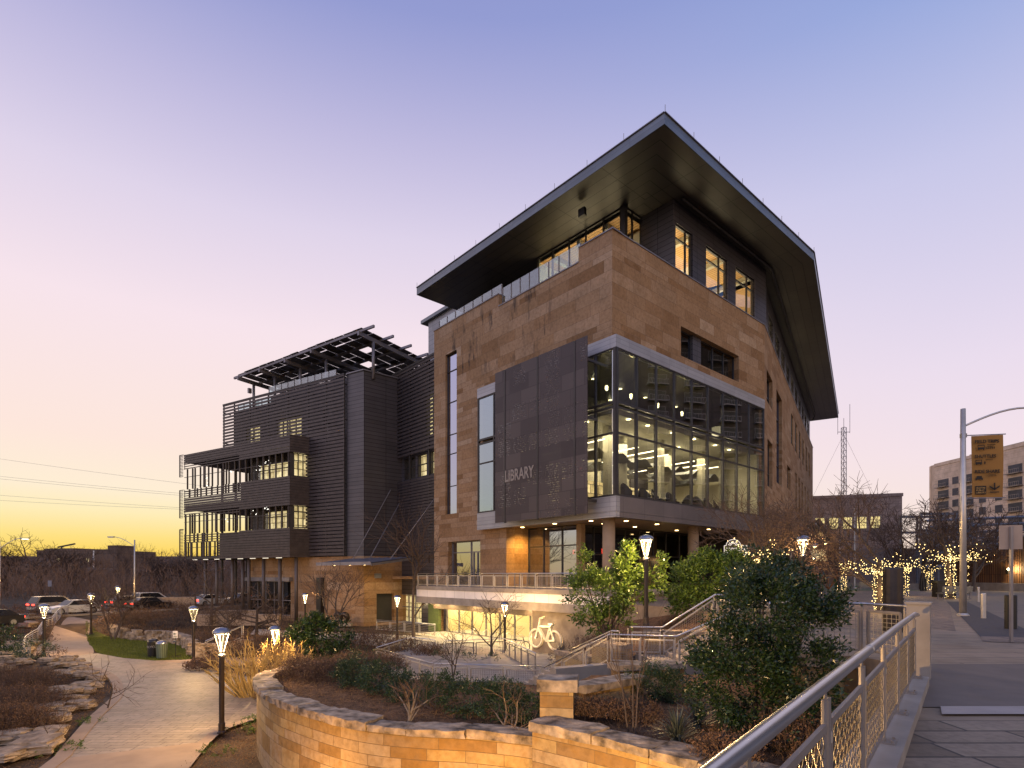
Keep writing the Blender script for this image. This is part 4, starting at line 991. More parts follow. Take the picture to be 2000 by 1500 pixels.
# ------------------------------------------------------------------ curved garden wall and its bed
ow=smooth_line([(-7.484,21.6),(-8.205,20.0),(-8.296,18.6),(-7.574,17.0),(-6.402,15.3),(-5.527,14.4),(-4.256,13.3),(-3.156,12.6),(-1.984,12.23),(-0.956,12.05),(0.000,11.74),(0.496,11.5)],4)
ow2=smooth_line([(0.406,11.42),(1.172,10.8),(1.803,10.25),(2.525,9.53),(3.156,8.9),(4.148,7.9)],4)
cen=Vector((-1.5,19,0))
def inward(line,i,left=True):
    t=(line[min(i+1,len(line)-1)]-line[max(i-1,0)]).normalized(); return Vector((-t.y,t.x,0))
def garden_wall(line,zb,zt_,name,label,capw,nsub,seed):
    rr=random.Random(seed)
    o=thing(name,label,'garden wall',(line[len(line)//2].x,line[len(line)//2].y,zb))
    m=MB(); L=0
    for i in range(len(line)-1):
        a,b=line[i],line[i+1]; na,nb=inward(line,i),inward(line,i+1); d=(b-a).length; w=.5
        m.face([a+Z*zb,b+Z*zb,b+Z*zt_,a+Z*zt_],[(L,zb),(L+d,zb),(L+d,zt_),(L,zt_)])
        m.face([a+na*w+Z*zb,b+nb*w+Z*zb,b+nb*w+Z*zt_,a+na*w+Z*zt_],[(L,zb),(L+d,zb),(L+d,zt_),(L,zt_)])
        m.face([a+Z*zt_,b+Z*zt_,b+nb*w+Z*zt_,a+na*w+Z*zt_],[(L,0),(L+d,0),(L+d,w),(L,w)]); L+=d
    for i in (0,len(line)-1):
        a=line[i]; n=inward(line,i); m.face([a+Z*zb,a+n*.5+Z*zb,a+n*.5+Z*zt_,a+Z*zt_],[(0,zb),(.5,zb),(.5,zt_),(0,zt_)])
    m.build('wall_face',M['wallstone'],o,weld=False)
    # irregular capstones
    i=0; n=len(line)-1
    pos=0.0
    cum=[0]
    for k in range(n): cum.append(cum[-1]+(line[k+1]-line[k]).length)
    def at(s):
        s=max(0,min(cum[-1],s))
        for k in range(n):
            if s<=cum[k+1]:
                f=(s-cum[k])/(cum[k+1]-cum[k]); return line[k].lerp(line[k+1],f), inward(line,k).lerp(inward(line,min(k+1,n)),f).normalized()
        return line[-1],inward(line,n)
    s=0
    while s<cum[-1]-.2:
        e=min(cum[-1],s+rr.uniform(.75,1.5))
        if cum[-1]-e<.4: e=cum[-1]
        m=MB(); K=6; th=rr.uniform(.13,.20); out=rr.uniform(.07,.14); inn_=capw+rr.uniform(-.06,.08)
        rows=[]
        for k in range(K+1):
            p,nn=at(s+.012+(e-s-.024)*k/K); row=[]
            J=5
            for j in range(J+1):
                q=p+nn*(-out+(inn_+out)*j/J); jz=.028*mnoise.noise((q.x*2.2+seed,q.y*2.2,1))+.03*mnoise.noise((q.x*6,q.y*6,seed))
                jx=.05*mnoise.noise((q.x*4,q.y*4,7.0)) if j in (0,J) else 0
                row.append(q+nn*jx+Z*(zt_+th+jz))
            rows.append(row)
        for k in range(K):
            for j in range(5): m.face([rows[k][j],rows[k+1][j],rows[k+1][j+1],rows[k][j+1]])
        def low(q,k,j): 
            return Vector((q.x,q.y,zt_+.002))+Vector((mnoise.noise((q.x*5,q.y*5,3)),mnoise.noise((q.x*5,q.y*5,9)),0))*.03
        for k in range(K):
            for j in (0,5):
                a,b=rows[k][j],rows[k+1][j]; am=a.lerp(low(a,k,j),.5)+Vector((mnoise.noise((a.x*7,a.y*7,2)),mnoise.noise((a.x*7,a.y*7,5)),0))*.05
                bm_=b.lerp(low(b,k,j),.5)+Vector((mnoise.noise((b.x*7,b.y*7,2)),mnoise.noise((b.x*7,b.y*7,5)),0))*.05
                m.face([a,b,bm_,am]); m.face([am,bm_,low(b,k,j),low(a,k,j)])
        for k in (0,K):
            for j in range(5): a,b=rows[k][j],rows[k][j+1]; m.face([a,b,low(b,k,j),low(a,k,j)])
        m.build('capstone',M['cap'],o); s=e
    return o
garden_wall(ow,-5.8,-3.46,'garden_wall','long curved limestone retaining wall with rough capstones, lower of the two wall runs in front','.',0,11) if False else garden_wall(ow,-5.8,-3.46,'garden_wall','long curved limestone wall with rough capstones sweeping left round the planted bed',.52,0,11)
garden_wall(ow2,-5.8,-3.12,'garden_wall','higher short limestone wall with big capstones running right to the bridge railing',.62,0,23)
# stone pier and low walls by the stairs
def blockwall(name,label,x0,y0,x1,y1,w,zb,zt_,cap=.16,over=.06,cat='stone pier'):
    p=Vector((x0,y0,0)); q=Vector((x1,y1,0)); d=(q-p); L=d.length; d.normalize(); n=Vector((-d.y,d.x,0))
    fr=lambda x,y,z:p+d*x+n*y+Z*z
    o=thing(name,label,cat,(x0,y0,zb))
    m=MB(); m.box(fr,0,L,-w/2,w/2,zb,zt_); m.build('wall_face',M['wallstone'],o)
    m=MB(); K=max(2,int(L/.35)); rows=[]
    for k in range(K+1):
        row=[]
        for j in range(4):
            q2=fr(-over+(L+2*over)*k/K,-w/2-over+(w+2*over)*j/3,zt_+cap); 
            row.append(q2+Vector((mnoise.noise(q2*3)*.05,mnoise.noise(q2*3+V(5,5,5))*.05,mnoise.noise(q2*4+V(1,7,2))*.05)))
        rows.append(row)
    for k in range(K):
        for j in range(3): m.face([rows[k][j],rows[k+1][j],rows[k+1][j+1],rows[k][j+1]])
    lo=lambda a:Vector((a.x,a.y,zt_+.002))
    for k in range(K):
        for j in (0,3): a,b=rows[k][j],rows[k+1][j]; m.face([a,b,lo(b),lo(a)])
    for k in (0,K):
        for j in range(3): a,b=rows[k][j],rows[k][j+1]; m.face([a,b,lo(b),lo(a)])
    m.build('capstone',M['cap'],o); return o
blockwall('stone_pier','square limestone pier with a thick rough cap at the corner of the planted bed',.62,12.05,1.30,11.95,.62,-5.8,-2.42,.24)
blockwall('stone_wall','low stone wall stepping right from the square pier below the stairs',1.45,12.9,3.1,14.2,.5,-3.6,-2.66,.16,cat='stone wall')
blockwall('stone_wall','taller stone block behind the round clipped shrub beside the stairs',2.75,15.2,4.6,15.6,.5,-3.6,-2.55,.16,cat='stone wall')
blockwall('stone_wall','stepped stone cheek wall at the left of the lower stair flight',2.15,25.2,3.3,23.0,.5,-5.4,-3.55,.2,cat='stone wall')
blockwall('stone_wall','upper stone cheek wall behind the lower stair flight',3.4,22.9,4.3,21.6,.5,-5.4,-2.85,.2,cat='stone wall')
blockwall('stone_wall','lamp lit low stone wall behind the stair landing',5.3,22.6,8.9,22.0,.45,-3.4,-2.35,.14,cat='stone wall')
blockwall('stone_wall','stone block wall at the right end of the stair landing by the large evergreen',6.6,18.6,7.2,18.2,.5,-3.5,-2.75,.16,cat='stone wall')
blockwall('stone_wall','rough stone retaining wall under the plaza railing',5.75,12.75,7.35,12.2,.5,-5.6,-1.98,.16,cat='stone wall')
# planted bed surface (behind the walls)
def loft(name,rowsP,mat,sub=6):
    m=MB(); n=len(rowsP[0])
    G=[]
    for r in range(len(rowsP)-1):
        for k in range(sub):
            t=k/sub; G.append([rowsP[r][i].lerp(rowsP[r+1][i],t) for i in range(n)])
    G.append(rowsP[-1])
    for row in G[1:-1]:
        for p in row: p.z+=.07*mnoise.noise((p.x*.9,p.y*.9,2))
    for a,b in zip(G,G[1:]):
        for i in range(n-1): m.face([a[i],a[i+1],b[i+1],b[i]],[(q.x,q.y) for q in (a[i],a[i+1],b[i+1],b[i])])
    o=m.build(name,mat,smooth=True); struct(o); return o
N_=24
def samp(line,n):
    cum=[0]
    for a,b in zip(line,line[1:]): cum.append(cum[-1]+(b-a).length)
    out=[]
    for k in range(n+1):
        s=cum[-1]*k/n
        for i in range(len(line)-1):
            if s<=cum[i+1]+1e-6: out.append(line[i].lerp(line[i+1],(s-cum[i])/(cum[i+1]-cum[i]+1e-9))); break
    return out
r0=[p+inward(ow,min(len(ow)-1,int(i*(len(ow)-1)/N_)))*.35+Z*-3.50 for i,p in enumerate(samp(ow,N_))]
r1=[Vector((-7.6+ (1.4+7.6)*i/N_,20.6-4.6*(i/N_),-3.42)) for i in range(N_+1)]
r2=[Vector((-7.9+(2.4+7.9)*i/N_,23.2-1.6*(i/N_),-4.2)) for i in range(N_+1)]
r3=[Vector((-9.5+(2.6+9.5)*i/N_,27.5-2.6*(i/N_),-5.3)) for i in range(N_+1)]
loft('garden_bed',[r0,r1,r2,r3],M['mulch'])
q0=[p+inward(ow2,min(len(ow2)-1,int(i*(len(ow2)-1)/12)))*.35+Z*-3.16 for i,p in enumerate(samp(ow2,12))]
q1=[Vector((1.2+(6.0-1.2)*i/12,15.0-3.2*(i/12),-3.12)) for i in range(13)]
q2=[Vector((2.6+(8.2-2.6)*i/12,18.6+.2*(i/12),-3.3)) for i in range(13)]
loft('garden_bed',[q0,q1,q2],M['mulch'])
u0=[Vector((5.0+(9.3-5.0)*i/10,22.7,-3.2+1.0*(i/10))) for i in range(11)]
u1=[Vector((3.7+(9.8-3.7)*i/10,26.5,-3.5+1.6*(i/10))) for i in range(11)]
u2=[Vector((4.0+(8.6-4.0)*i/10,31.0,-4.4+2.4*(i/10))) for i in range(11)]
u3=[Vector((4.2+(6.5-4.2)*i/10,37.2,-5.4+3.4*(i/10))) for i in range(11)]
loft('garden_bank',[u0,u1,u2,u3],M['mulch'])
v0=[Vector((1.7,24.8,-5.3)),Vector((3.2,25.2,-4.6)),Vector((5.0,22.75,-3.2))]
v1=[Vector((2.4,28.6,-5.4)),Vector((3.1,28,-4.7)),Vector((3.7,26.5,-3.5))]
v2=[Vector((3.6,36,-5.5)),Vector((3.8,34,-5.3)),Vector((4.0,31.0,-4.4))]
loft('garden_bank',[v0,v1,v2],M['mulch'])
# walkway, stairs and landing
struct(sheet('lower_walk',[(-8.6,33.5),(-3.6,24.0),(1.7,23.7),(3.4,24.6),(2.6,30),(2.2,35.6),(-6,42)],-5.02,M['conc']))
m=MB()
s0=Vector((1.55,23.9,-4.98)); s1=Vector((3.45,19.9,-3.15)); d=(s1-s0); dh=Vector((d.x,d.y,0)); Lh=dh.length; dh.normalize(); nh=Vector((-dh.y,dh.x,0))*-1
fr=lambda x,y,z:Vector((s0.x,s0.y,0))+dh*x+nh*y+Z*z
ns=11
for k in range(ns):
    zt_=-4.98+1.83*(k+1)/ns; m.box(fr,Lh*k/ns,Lh*(k+1)/ns+(.01 if k==ns-1 else 0),0,2.2,-5.6,zt_)
struct(m.build('lower_stairs',M['conc'],weld=False))
m=MB(); m.poly_prism([(3.45,19.85),(5.9,19.5),(6.3,22.3),(4.9,22.4),(5.2,21.0)],-5.6,-3.148); struct(m.build('stair_landing',M['conc'],weld=False))
m=MB()
for k in range(9):
    zt_=-3.15+1.40*(k+1)/9; m.box(ID,5.95+2.7*k/9,5.95+2.7*(k+1)/9+.002,19.6,22.2,-5.6,zt_-.004*k*0)
struct(m.build('upper_stairs',M['conc'],weld=False))
# stone slab steps / rock edging
def rock_mesh(seed,sx,sy,sz):
    bm=bmesh.new(); bmesh.ops.create_cube(bm,size=1); bmesh.ops.subdivide_edges(bm,edges=bm.edges,cuts=5,use_grid_fill=True)
    for v in bm.verts:
        c=v.co.copy(); k=c.length; c=c*(1-.22*max(0,k-.5))
        n=mnoise.noise(c*2.1+V(seed,seed*.7,0))*.22+mnoise.noise(c*5+V(seed*2,0,3))*.09
        c=c*(1+n); strat=.025*math.sin(c.z*16+seed)
        c.x+=strat*c.x; c.y+=strat*c.y
        v.co=V(c.x*sx,c.y*sy,(c.z+.42)*sz)
    me=bpy.data.meshes.new('rock'); bm.to_mesh(me); bm.free(); me.materials.append(M['rock'])
    return me
RM=[rock_mesh(i*3.3+1,1.5,.9,.42) for i in range(6)]
def rock(x,y,z,sc,rz,label,group,name='limestone_rock'):
    o=bpy.data.objects.new(name,rnd.choice(RM)); COL.objects.link(o); o.location=(x,y,z); o.rotation_euler=(rnd.uniform(-.06,.06),rnd.uniform(-.06,.06),rz); o.scale=sc if isinstance(sc,tuple) else (sc,)*3
    tag(o,label,'rock',group)
for i,(u,v,s) in enumerate(((60,1485,1.35),(40,1460,1.0),(95,1450,1.0),(110,1420,1.1),(165,1392,.95),(150,1375,.8),(168,1362,.85),(182,1350,1.0),(188,1337,.9),(170,1330,1.1),(165,1318,.8),(160,1308,.9),(150,1300,.9),(130,1296,.8),(115,1308,.8),(100,1300,.9),(125,1400,.9),(140,1360,1.0),(20,1495,1.1),(145,1325,.9),(70,1470,1.0),(30,1295,1.0),(10,1304,1.1),(48,1302,.9))):
    dd=5.72*1109/(v-1122); px_,py_=(u-1000)/1109*dd,dd
    for jj in range(2): rock(px_+rnd.uniform(-.55,.1)*jj,py_+rnd.uniform(-.5,.5)*jj,gh(px_,py_)+.10+.10*jj,(s*rnd.uniform(.5,.68),s*rnd.uniform(.62,.85),s*.55),rnd.uniform(-.5,.5)+.4,'flat pale limestone slab in the stepped rock edge left of the paved path','limestone slabs edging the path')
for i,(u,v,s) in enumerate(((48,1240,1.0),(45,1250,1.1),(42,1262,1.1),(33,1272,1.1),(50,1232,.8),(28,1280,.9))):
    dd=5.6*1109/(v+4-1122); rock((u-1000)/1109*dd,dd,gh((u-1000)/1109*dd,dd)+.05,(s*1.3,s,s*1.2),rnd.uniform(-.3,.3),'stacked limestone boulder below the curved path railing','boulders stacked below the path railing')
# dry stacked wall round the lawn
o=thing('rock_wall','dry stacked rough limestone wall curving behind the small lawn','stone wall',(-28,46,-5.6))
wl=smooth_line([(-36.6,52.2),(-35.0,50.2),(-32.2,48.2),(-29.0,47.0),(-26.2,44.8),(-23.2,41.2),(-21.4,38.6),(-18.6,40.5)],6)
m=MB()
WLS=samp(wl,40)
for r_ in range(4):
    s=0
    for k,p in enumerate(WLS):
        if rnd.random()<.06: continue
        t=(WLS[min(k+1,40)]-WLS[max(k-1,0)]).normalized(); me=RM[(k*7+r_)%6]; a=math.atan2(t.y,t.x)+rnd.uniform(-.12,.12)
        sc=(rnd.uniform(.34,.52),rnd.uniform(.5,.75),rnd.uniform(.55,.72)); ca,sa=math.cos(a),math.sin(a); z0=gh(p.x,p.y)-.05+.25*r_
        base=len(m.v); jx=rnd.uniform(-.2,.2)
        for v in me.vertices:
            x=v.co.x*sc[0]+jx; y=v.co.y*sc[1]; m.v.append((p.x+x*ca-y*sa,p.y+x*sa+y*ca,z0+v.co.z*sc[2]))
        for f in me.polygons: m.f.append(tuple(base+i for i in f.vertices)); m.uv.extend([(0,0)]*len(f.vertices)); m.mi.append(0)
m.build('stacked_stones',M['rock'],o,weld=False)
# seat blocks behind the lawn
for (x0,y0,x1,y1,z0,h_,lb) in ((-33.5,60,-27.5,61,-4.6,.75,'long low concrete seat block behind the lawn, left of two'),(-31.2,56.2,-23.4,57.0,-4.6,.6,'long low concrete seat block behind the lawn, nearer of the two'),(-42,67,-38,68,-4.3,1.6,'square concrete planter block beside the street')):
    d=Vector((x1-x0,y1-y0,0)); L=d.length; d.normalize(); n=Vector((-d.y,d.x,0))
    o=thing('seat_block',lb,'concrete block',(x0,y0,z0)); m=MB(); f_=lambda x,y,z:Vector((x0,y0,z0))+d*x+n*y+Z*z
    for k in range(3): m.box(f_,L/3*k+.02,L/3*(k+1)-.02,0,.8,-.5,h_)
    m.build('concrete_unit',M['concwarm'],o)
# ------------------------------------------------------------------ path lamps
def make_lamp():
    o=thing('path_lamp','','street lamp',(0,0,0))
    m=MB(); m.tube([V(0,0,0),V(0,0,2.62)],.088,14); m.box(ID,-.012,.012,-.1,-.086,.2,2.5); m.build('pole',M['pole'],o,smooth=False)
    m=MB(); m.lathe([(.15,0),(.15,.05),(.11,.08),(.11,.34),(.09,.36)],14); m.build('base_collar',M['pole'],o)
    m=MB(); m.lathe([(.02,2.62),(.125,2.63),(.13,2.70),(.07,2.74),(.02,2.74)],14); m.build('neck_collar',M['lampcap'],o)
    m=MB()
    for k in range(4):
        an=math.pi/4+k*math.pi/2; c,s=math.cos(an),math.sin(an)
        m.tube([V(c*.07,s*.07,2.70),V(c*.12,s*.12,2.95),V(c*.20,s*.20,3.25),V(c*.275,s*.275,3.46)],.017,6)
    m.build('support_rods',M['lampcap'],o)
    m=MB(); m.lathe([(.055,2.76),(.10,3.0),(.17,3.25),(.235,3.43)],14)
    gm=M.get('lampglass')
    if gm is None:
        gm=bpy.data.materials.new('frosted_lamp_glass'); gm.use_nodes=True; t=gm.node_tree; t.nodes.clear()
        tr=nd(t,'ShaderNodeBsdfTransparent'); em=nd(t,'ShaderNodeEmission'); em.inputs[0].default_value=(1,.70,.33,1); em.inputs[1].default_value=.9
        mx=nd(t,'ShaderNodeMixShader'); mx.inputs[0].default_value=.16
        lk(t,tr.outputs[0],mx.inputs[1]); lk(t,em.outputs[0],mx.inputs[2]); oo=nd(t,'ShaderNodeOutputMaterial'); lk(t,mx.outputs[0],oo.inputs[0]); gm.cycles.emission_sampling='NONE'; M['lampglass']=gm
    m.build('lamp_glass',gm,o,weld=False)
    m=MB()
    for k in range(4):
        an=k*math.pi/2+math.pi/4; c,s=math.cos(an),math.sin(an); q=V(-s,c,0)*.022
        m.face([V(c*.062,s*.062,2.80)-q*.5,V(c*.062,s*.062,2.80)+q*.5,V(c*.225,s*.225,3.42)+q,V(c*.225,s*.225,3.42)-q])
    m.lathe([(.0,3.40),(.17,3.41),(.17,3.43),(.0,3.44)],14)
    m.build('light_source',M['hot'],o,weld=False)
    m=MB(); m.lathe([(.30,3.44),(.305,3.47),(.27,3.55),(.18,3.62),(.0,3.66)],20); m.lathe([(.0,3.45),(.30,3.44)],20); m.build('cap',M['lampcap'],o,smooth=True)
    return o
lamp0=None
LAMPS=[(433,19.6,-5.47,330,'tall bronze path lamp nearest the camera at the right edge of the paved path'),
(378,35.5,-5.6,260,'path lamp beside the stair foot right of the litter bins'),
(86,38,-5.6,230,'path lamp standing beside the curved path railing at far left'),
(178,50.5,-5.3,230,'path lamp at the tip of the small lawn'),
(230,62,-4.9,160,'small distant path lamp above the street cars behind the lawn'),
(537,29.5,-6.3,260,'path lamp with its post hidden in brown shrubs behind the golden bush'),
(596,54,-5.4,200,'path lamp in front of the stone base of the slatted wing'),
(776,47,-5.35,40,'dimmer path lamp before the entry doors under the canopy'),
(986,37.5,-5.45,230,'path lamp in front of the lit bike room'),
(1262,22.8,-2.05,420,'tall grey path lamp rising between the two bright evergreens'),
(1568,27.4,-1.76,100,'plaza lamp in front of the slanted dark canopy, nearer of a pair'),
(1590,34,-1.76,100,'plaza lamp behind its nearer twin by the slanted dark canopy'),
(975,5.42,-5.55,520,'lamp whose domed top just shows at the bottom edge before the curved wall')]
for i,(u,d,z,e,lb) in enumerate(LAMPS):
    p=V((u-1000)/1109*d,d,z)
    if i==0: lamp0=make_lamp(); lamp0.location=p; lamp0['label']=lb; lamp0['group']='bronze path lamps'; L_=lamp0
    else: L_=dup(lamp0,p,rnd.uniform(-.3,.3),1,lb)
    l=point(p+Z*3.28,e*4.8,(1,.62,.25),.12); 
# ------------------------------------------------------------------ railings
def post_rail(name,label,pts,h=1.05,step=1.5,cat='railing',mat='paintgrey',hr=.028,low=.88,infill='mesh',double=True,rails=0,handmat='stainrail'):
    o=thing(name,label,cat,tuple(pts[0]))
    m=MB(); m.tube([p+Z*h for p in pts],hr,8); m.build('handrail',M[handmat],o,smooth=True)
    for a,b in zip(pts,pts[1:]):
        d=b-a; L=Vector((d.x,d.y,0)).length; n=max(1,round(L/step)); dn=Vector((d.x,d.y,0)).normalized()
        for k in range(n):
            p=a.lerp(b,k/n); q=a.lerp(b,(k+1)/n)
            m=MB()
            for s_ in ((-.06,.06) if double else (0,)): m.tube([p+dn*s_,p+dn*s_+Z*(h-.05 if s_<=0 else low)],.022,5)
            m.build('post',M[mat],o)
            p2=p+dn*.10; q2=q-dn*.10
            m=MB()
            m.beam(p2+Z*low,q2+Z*low,.035,.05,0); m.beam(p2+Z*.12,q2+Z*.12,.035,.05,0)
            m.beam(p2+Z*.12,p2+Z*low,.04,.04,0); m.beam(q2+Z*.12,q2+Z*low,.04,.04,0)
            if infill=='mesh':
                w_=(q2-p2).length; m.face([p2+Z*.12,q2+Z*.12,q2+Z*low,p2+Z*low],[(0,0),(w_,0),(w_,low),(0,low)],1)
            elif infill=='bars':
                for z in (.27,.42,.57,.72): m.tube([p2+Z*z,q2+Z*z],.012,4)
            m.build('infill_panel',[M[mat],M['mesh']],o,weld=False)
    e=pts[-1]; m=MB(); m.tube([e,e+Z*(h-.03)],.022,5); m.build('post',M[mat],o)
    return o
def UV(u,d,z): return V((u-1000)/1109*d,d,z)
tr=[B(27.12,a,-1.0) for a in (43.5,22.2)]
post_rail('terrace_railing','long pale steel railing along the edge of the terrace above the bike room',tr,1.08,1.55,mat='stain',low=.90)
post_rail('zigzag_railing','angled steel railing in front of the lower walk, zigzag with a low corner',[UV(735,33.2,-5.35),UV(848,25.3,-5.02),UV(1058,24.4,-5.0)],1.05,1.7,mat='stain')
post_rail('zigzag_railing','steel railing folding back behind the left corner of the zigzag walk',[UV(735,33.4,-5.35),UV(802,39.5,-5.4),UV(850,36,-5.2)],1.05,2.2)
post_rail('walk_railing','steel mesh railing on the far side of the lower walk',[UV(868,35,-5.15),UV(985,36.3,-5.15),UV(1046,28.5,-5.0)],1.05,1.6)
post_rail('stair_railing','near steel railing climbing the lower stair flight and along the landing',[UV(1062,24.1,-4.98),UV(1190,19.9,-3.12),UV(1322,19.3,-3.12),UV(1500,18.9,-1.78)],1.02,1.5,mat='stain',hr=.032)
post_rail('stair_railing','far steel railing climbing the lower stair flight',[UV(1072,26.6,-4.98),UV(1195,22.2,-3.2),UV(1210,22.0,-3.2)],1.0,1.6,double=False,infill='none',mat='stain',hr=.032)
post_rail('stair_railing','back steel railing behind the landing climbing to the plaza',[UV(1230,22.2,-3.13),UV(1293,22.0,-3.13),UV(1397,21.6,-1.85),UV(1425,21.4,-1.85)],1.08,1.6,mat='stain',hr=.034)
post_rail('plaza_railing','mesh railing on the stone wall at the near plaza edge',[V(5.9,12.62,-1.72),V(7.45,12.0,-1.72),V(7.72,11.15,-1.72),V(7.2,9.9,-1.72)],1.10,1.45,low=.95)
post_rail('plaza_railing','mesh railing hidden behind the large evergreen beside the stairs',[V(5.85,12.75,-1.75),V(8.3,18.9,-1.75)],1.05,1.6)
pr=[p for p in smooth_line([(-31.2,36.8),(-33.2,38.6),(-36.6,43),(-40.4,49),(-44.2,56.5),(-45.6,59.5)],3)]
pr=[V(p.x,p.y,gh(p.x,p.y)+.05) for p in pr]
post_rail('path_railing','curved pale metal railing along the outer edge of the concrete path',pr,1.05,1.9,mat='stain',infill='bars',double=False)
post_rail('entry_railing','low steel railing in front of the entry doors',[UV(735,55,-5.4),UV(790,53,-5.4),UV(850,50,-5.4)],1.0,1.8,infill='bars',double=False,mat='stain')
post_rail('step_handrail','short steel handrail on the steps right of the litter bins',[V(-21.0,38.9,-5.5),V(-19.3,40.8,-4.6)],.95,2,infill='none',double=False,mat='stain')
# ------------------------------------------------------------------ bridge railing in front
br=thing('bridge_railing','large stainless bridge handrail with woven wire panels in the right foreground','railing',(3,4.7,-1.75))
bd=V(.6243,.7812,0); bn=V(.7812,-.6243,0)
def bp(y,z=0): return V(-.7775+.7975*y,y,z)
m=MB(); m.tube([bp(-1.2,-.612),bp(1.0,-.612),bp(3.0,-.612),bp(5,-.612),bp(7,-.608),bp(8.2,-.615),bp(8.9,-.625),bp(9.25,-.66)],.036,24); m.build('handrail',M['stainrail'],br,smooth=True)
m=MB(); q=bp(4.62,-.612); m.tube([q-bd*.03,q+bd*.03],.039,24); m.build('rail_joint',M['stain'],br,smooth=True)
ys_=[-.15+1.12*k for k in range(9)]
for y in ys_:
    p=bp(y); f_=lambda x,yy,z:p+bd*x+bn*yy+Z*z
    m=MB(); m.box(f_,-.045,.045,-.012,.012,-1.60,-.70); m.tube([f_(-.06,0,-1.60),f_(-.06,0,-.70)],.021,10)
    m.tube([f_(-.06,0,-.70),f_(-.06,0,-.64)],.009,6)
    m.box(f_,-.11,.10,-.07,.10,-1.60,-1.585)
    for a,b in ((-.085,.075),(.075,.075)): m.tube([f_(a,b,-1.59),f_(a,b,-1.565)],.012,6)
    m.build('post',M['paintgrey'],br)
    for z in (-.93,-1.38):
        m=MB(); m.tube([f_(.055,.0,z-.03),f_(.055,.0,z+.03)],.018,8); m.build('panel_clamp',M['stain'],br)
for y in ys_[:-1]:
    p=bp(y); f_=lambda x,yy,z:p+bd*x+bn*yy+Z*z; L=1.12*math.hypot(1,.7975); a0,a1=.085,L-.10
    m=MB(); m.box(f_,a0,a1,-.012,.012,-.87,-.825); m.box(f_,a0,a1,-.010,.010,-1.52,-1.48)
    m.box(f_,a0,a0+.028,-.011,.011,-1.48,-.87); m.box(f_,a1-.028,a1,-.011,.011,-1.48,-.87)
    m.build('panel_frame',M['paintgrey'],br)
    m=MB(); n=int((a1-a0-.06)/.066); r_=.0029
    for k in range(n+1):
        x=a0+.03+(a1-a0-.06)*k/n; pts=[f_(x,.005*(1 if (j+k)%2 else -1),-1.48+.61*j/9) for j in range(10)]; m.tube(pts,r_,4,cap=False)
    for j in range(10):
        z=-1.48+.61*(j+.0)/9; pts=[f_(a0+.03+(a1-a0-.06)*k/n,.005*(-1 if (j+k)%2 else 1),z) for k in range(n+1)]; m.tube(pts,r_,4,cap=False)
    m.build('woven_wire',M['wire'],br,weld=False)
o=thing('bridge_kerb','pale concrete kerb carrying the bridge railing posts','kerb',(3,4.7,-1.75))
m=MB(); p=bp(-1.5); f_=lambda x,yy,z:p+bd*x+bn*yy+Z*z; m.box(f_,0,13.4,-.22,.16,-1.95,-1.60); m.build('concrete_kerb',M['conc'],o)
o=thing('concrete_pilaster','square concrete pilaster at the far end of the bridge railing','pilaster',(7.0,9.62,-1.75))
m=MB(); p=bp(9.42); f_=lambda x,yy,z:p+bd*x+bn*yy+Z*z; m.box(f_,.02,.34,-.16,.16,-1.76,-.50); m.box(f_,0,.36,-.18,.18,-.498,-.46); m.build('concrete_shaft',M['conc'],o)
# ------------------------------------------------------------------ litter bins and sign
o=thing('litter_bin','green slatted litter bin with a domed pale lid','litter bin',tuple(UV(316,37.2,-5.5)))
c=UV(316,37.2,-5.5); m=MB(); m.lathe([(.27,.04),(.30,.06),(.35,.95),(.33,.98)],24,c); m.build('slatted_body',M['binGreen'],o)
m=MB(); m.lathe([(.36,.97),(.36,1.02),(.25,1.14),(.0,1.18)],20,c); m.build('lid',M['lampcap'],o,smooth=True)
o=thing('recycling_bin','black recycling bin with white letter marks left of the green bin','litter bin',tuple(UV(299,38.0,-5.5)))
c=UV(299,38.0,-5.5); m=MB(); m.lathe([(.27,.03),(.31,.05),(.34,.98),(.32,1.0)],20,c); m.build('bin_body',M['black'],o)
m=MB(); m.lathe([(.35,1.0),(.34,1.06),(.26,1.16),(.12,1.2),(.12,1.14)],20,c); m.build('lid',M['black'],o,smooth=True)
m=MB(); text_into(m,'RECYCLE',.2,lambda x,y,z:c+V(math.sin((x-.35)/.36)*.352,-math.cos((x-.35)/.36)*.352,.62+y)) ; m.build('lettering',M['signwhite'] if False else M['white'],o,weld=False)
o=thing('rules_sign','small white notice sign on a thin dark post beside the bins','sign',tuple(UV(343,38.2,-5.55))); c=UV(343,38.2,-5.55)
m=MB(); m.tube([c,c+Z*1.75],.025,6); m.build('post',M['black'],o)
m=MB(); m.box(lambda x,y,z:c+V(x,y,z),-.16,.16,-.045,-.03,1.28,1.75); m.build('sign_plate',M['white'],o)
m=MB(); m.box(lambda x,y,z:c+V(x,y,z),-.11,-.03,-.055,-.047,1.50,1.62); m.box(lambda x,y,z:c+V(x,y,z),-.03,.08,-.055,-.047,1.53,1.58); 
for k in range(3): m.box(lambda x,y,z:c+V(x,y,z),-.11,.11,-.055,-.047,1.33+.04*k,1.35+.04*k)
m.build('sign_print',M['binGreen'],o,weld=False)
m=MB(); m.box(lambda x,y,z:c+V(x,y,z),-.10,.10,-.12,-.03,.98,1.12); m.build('bag_dispenser',M['lampcap'],o)
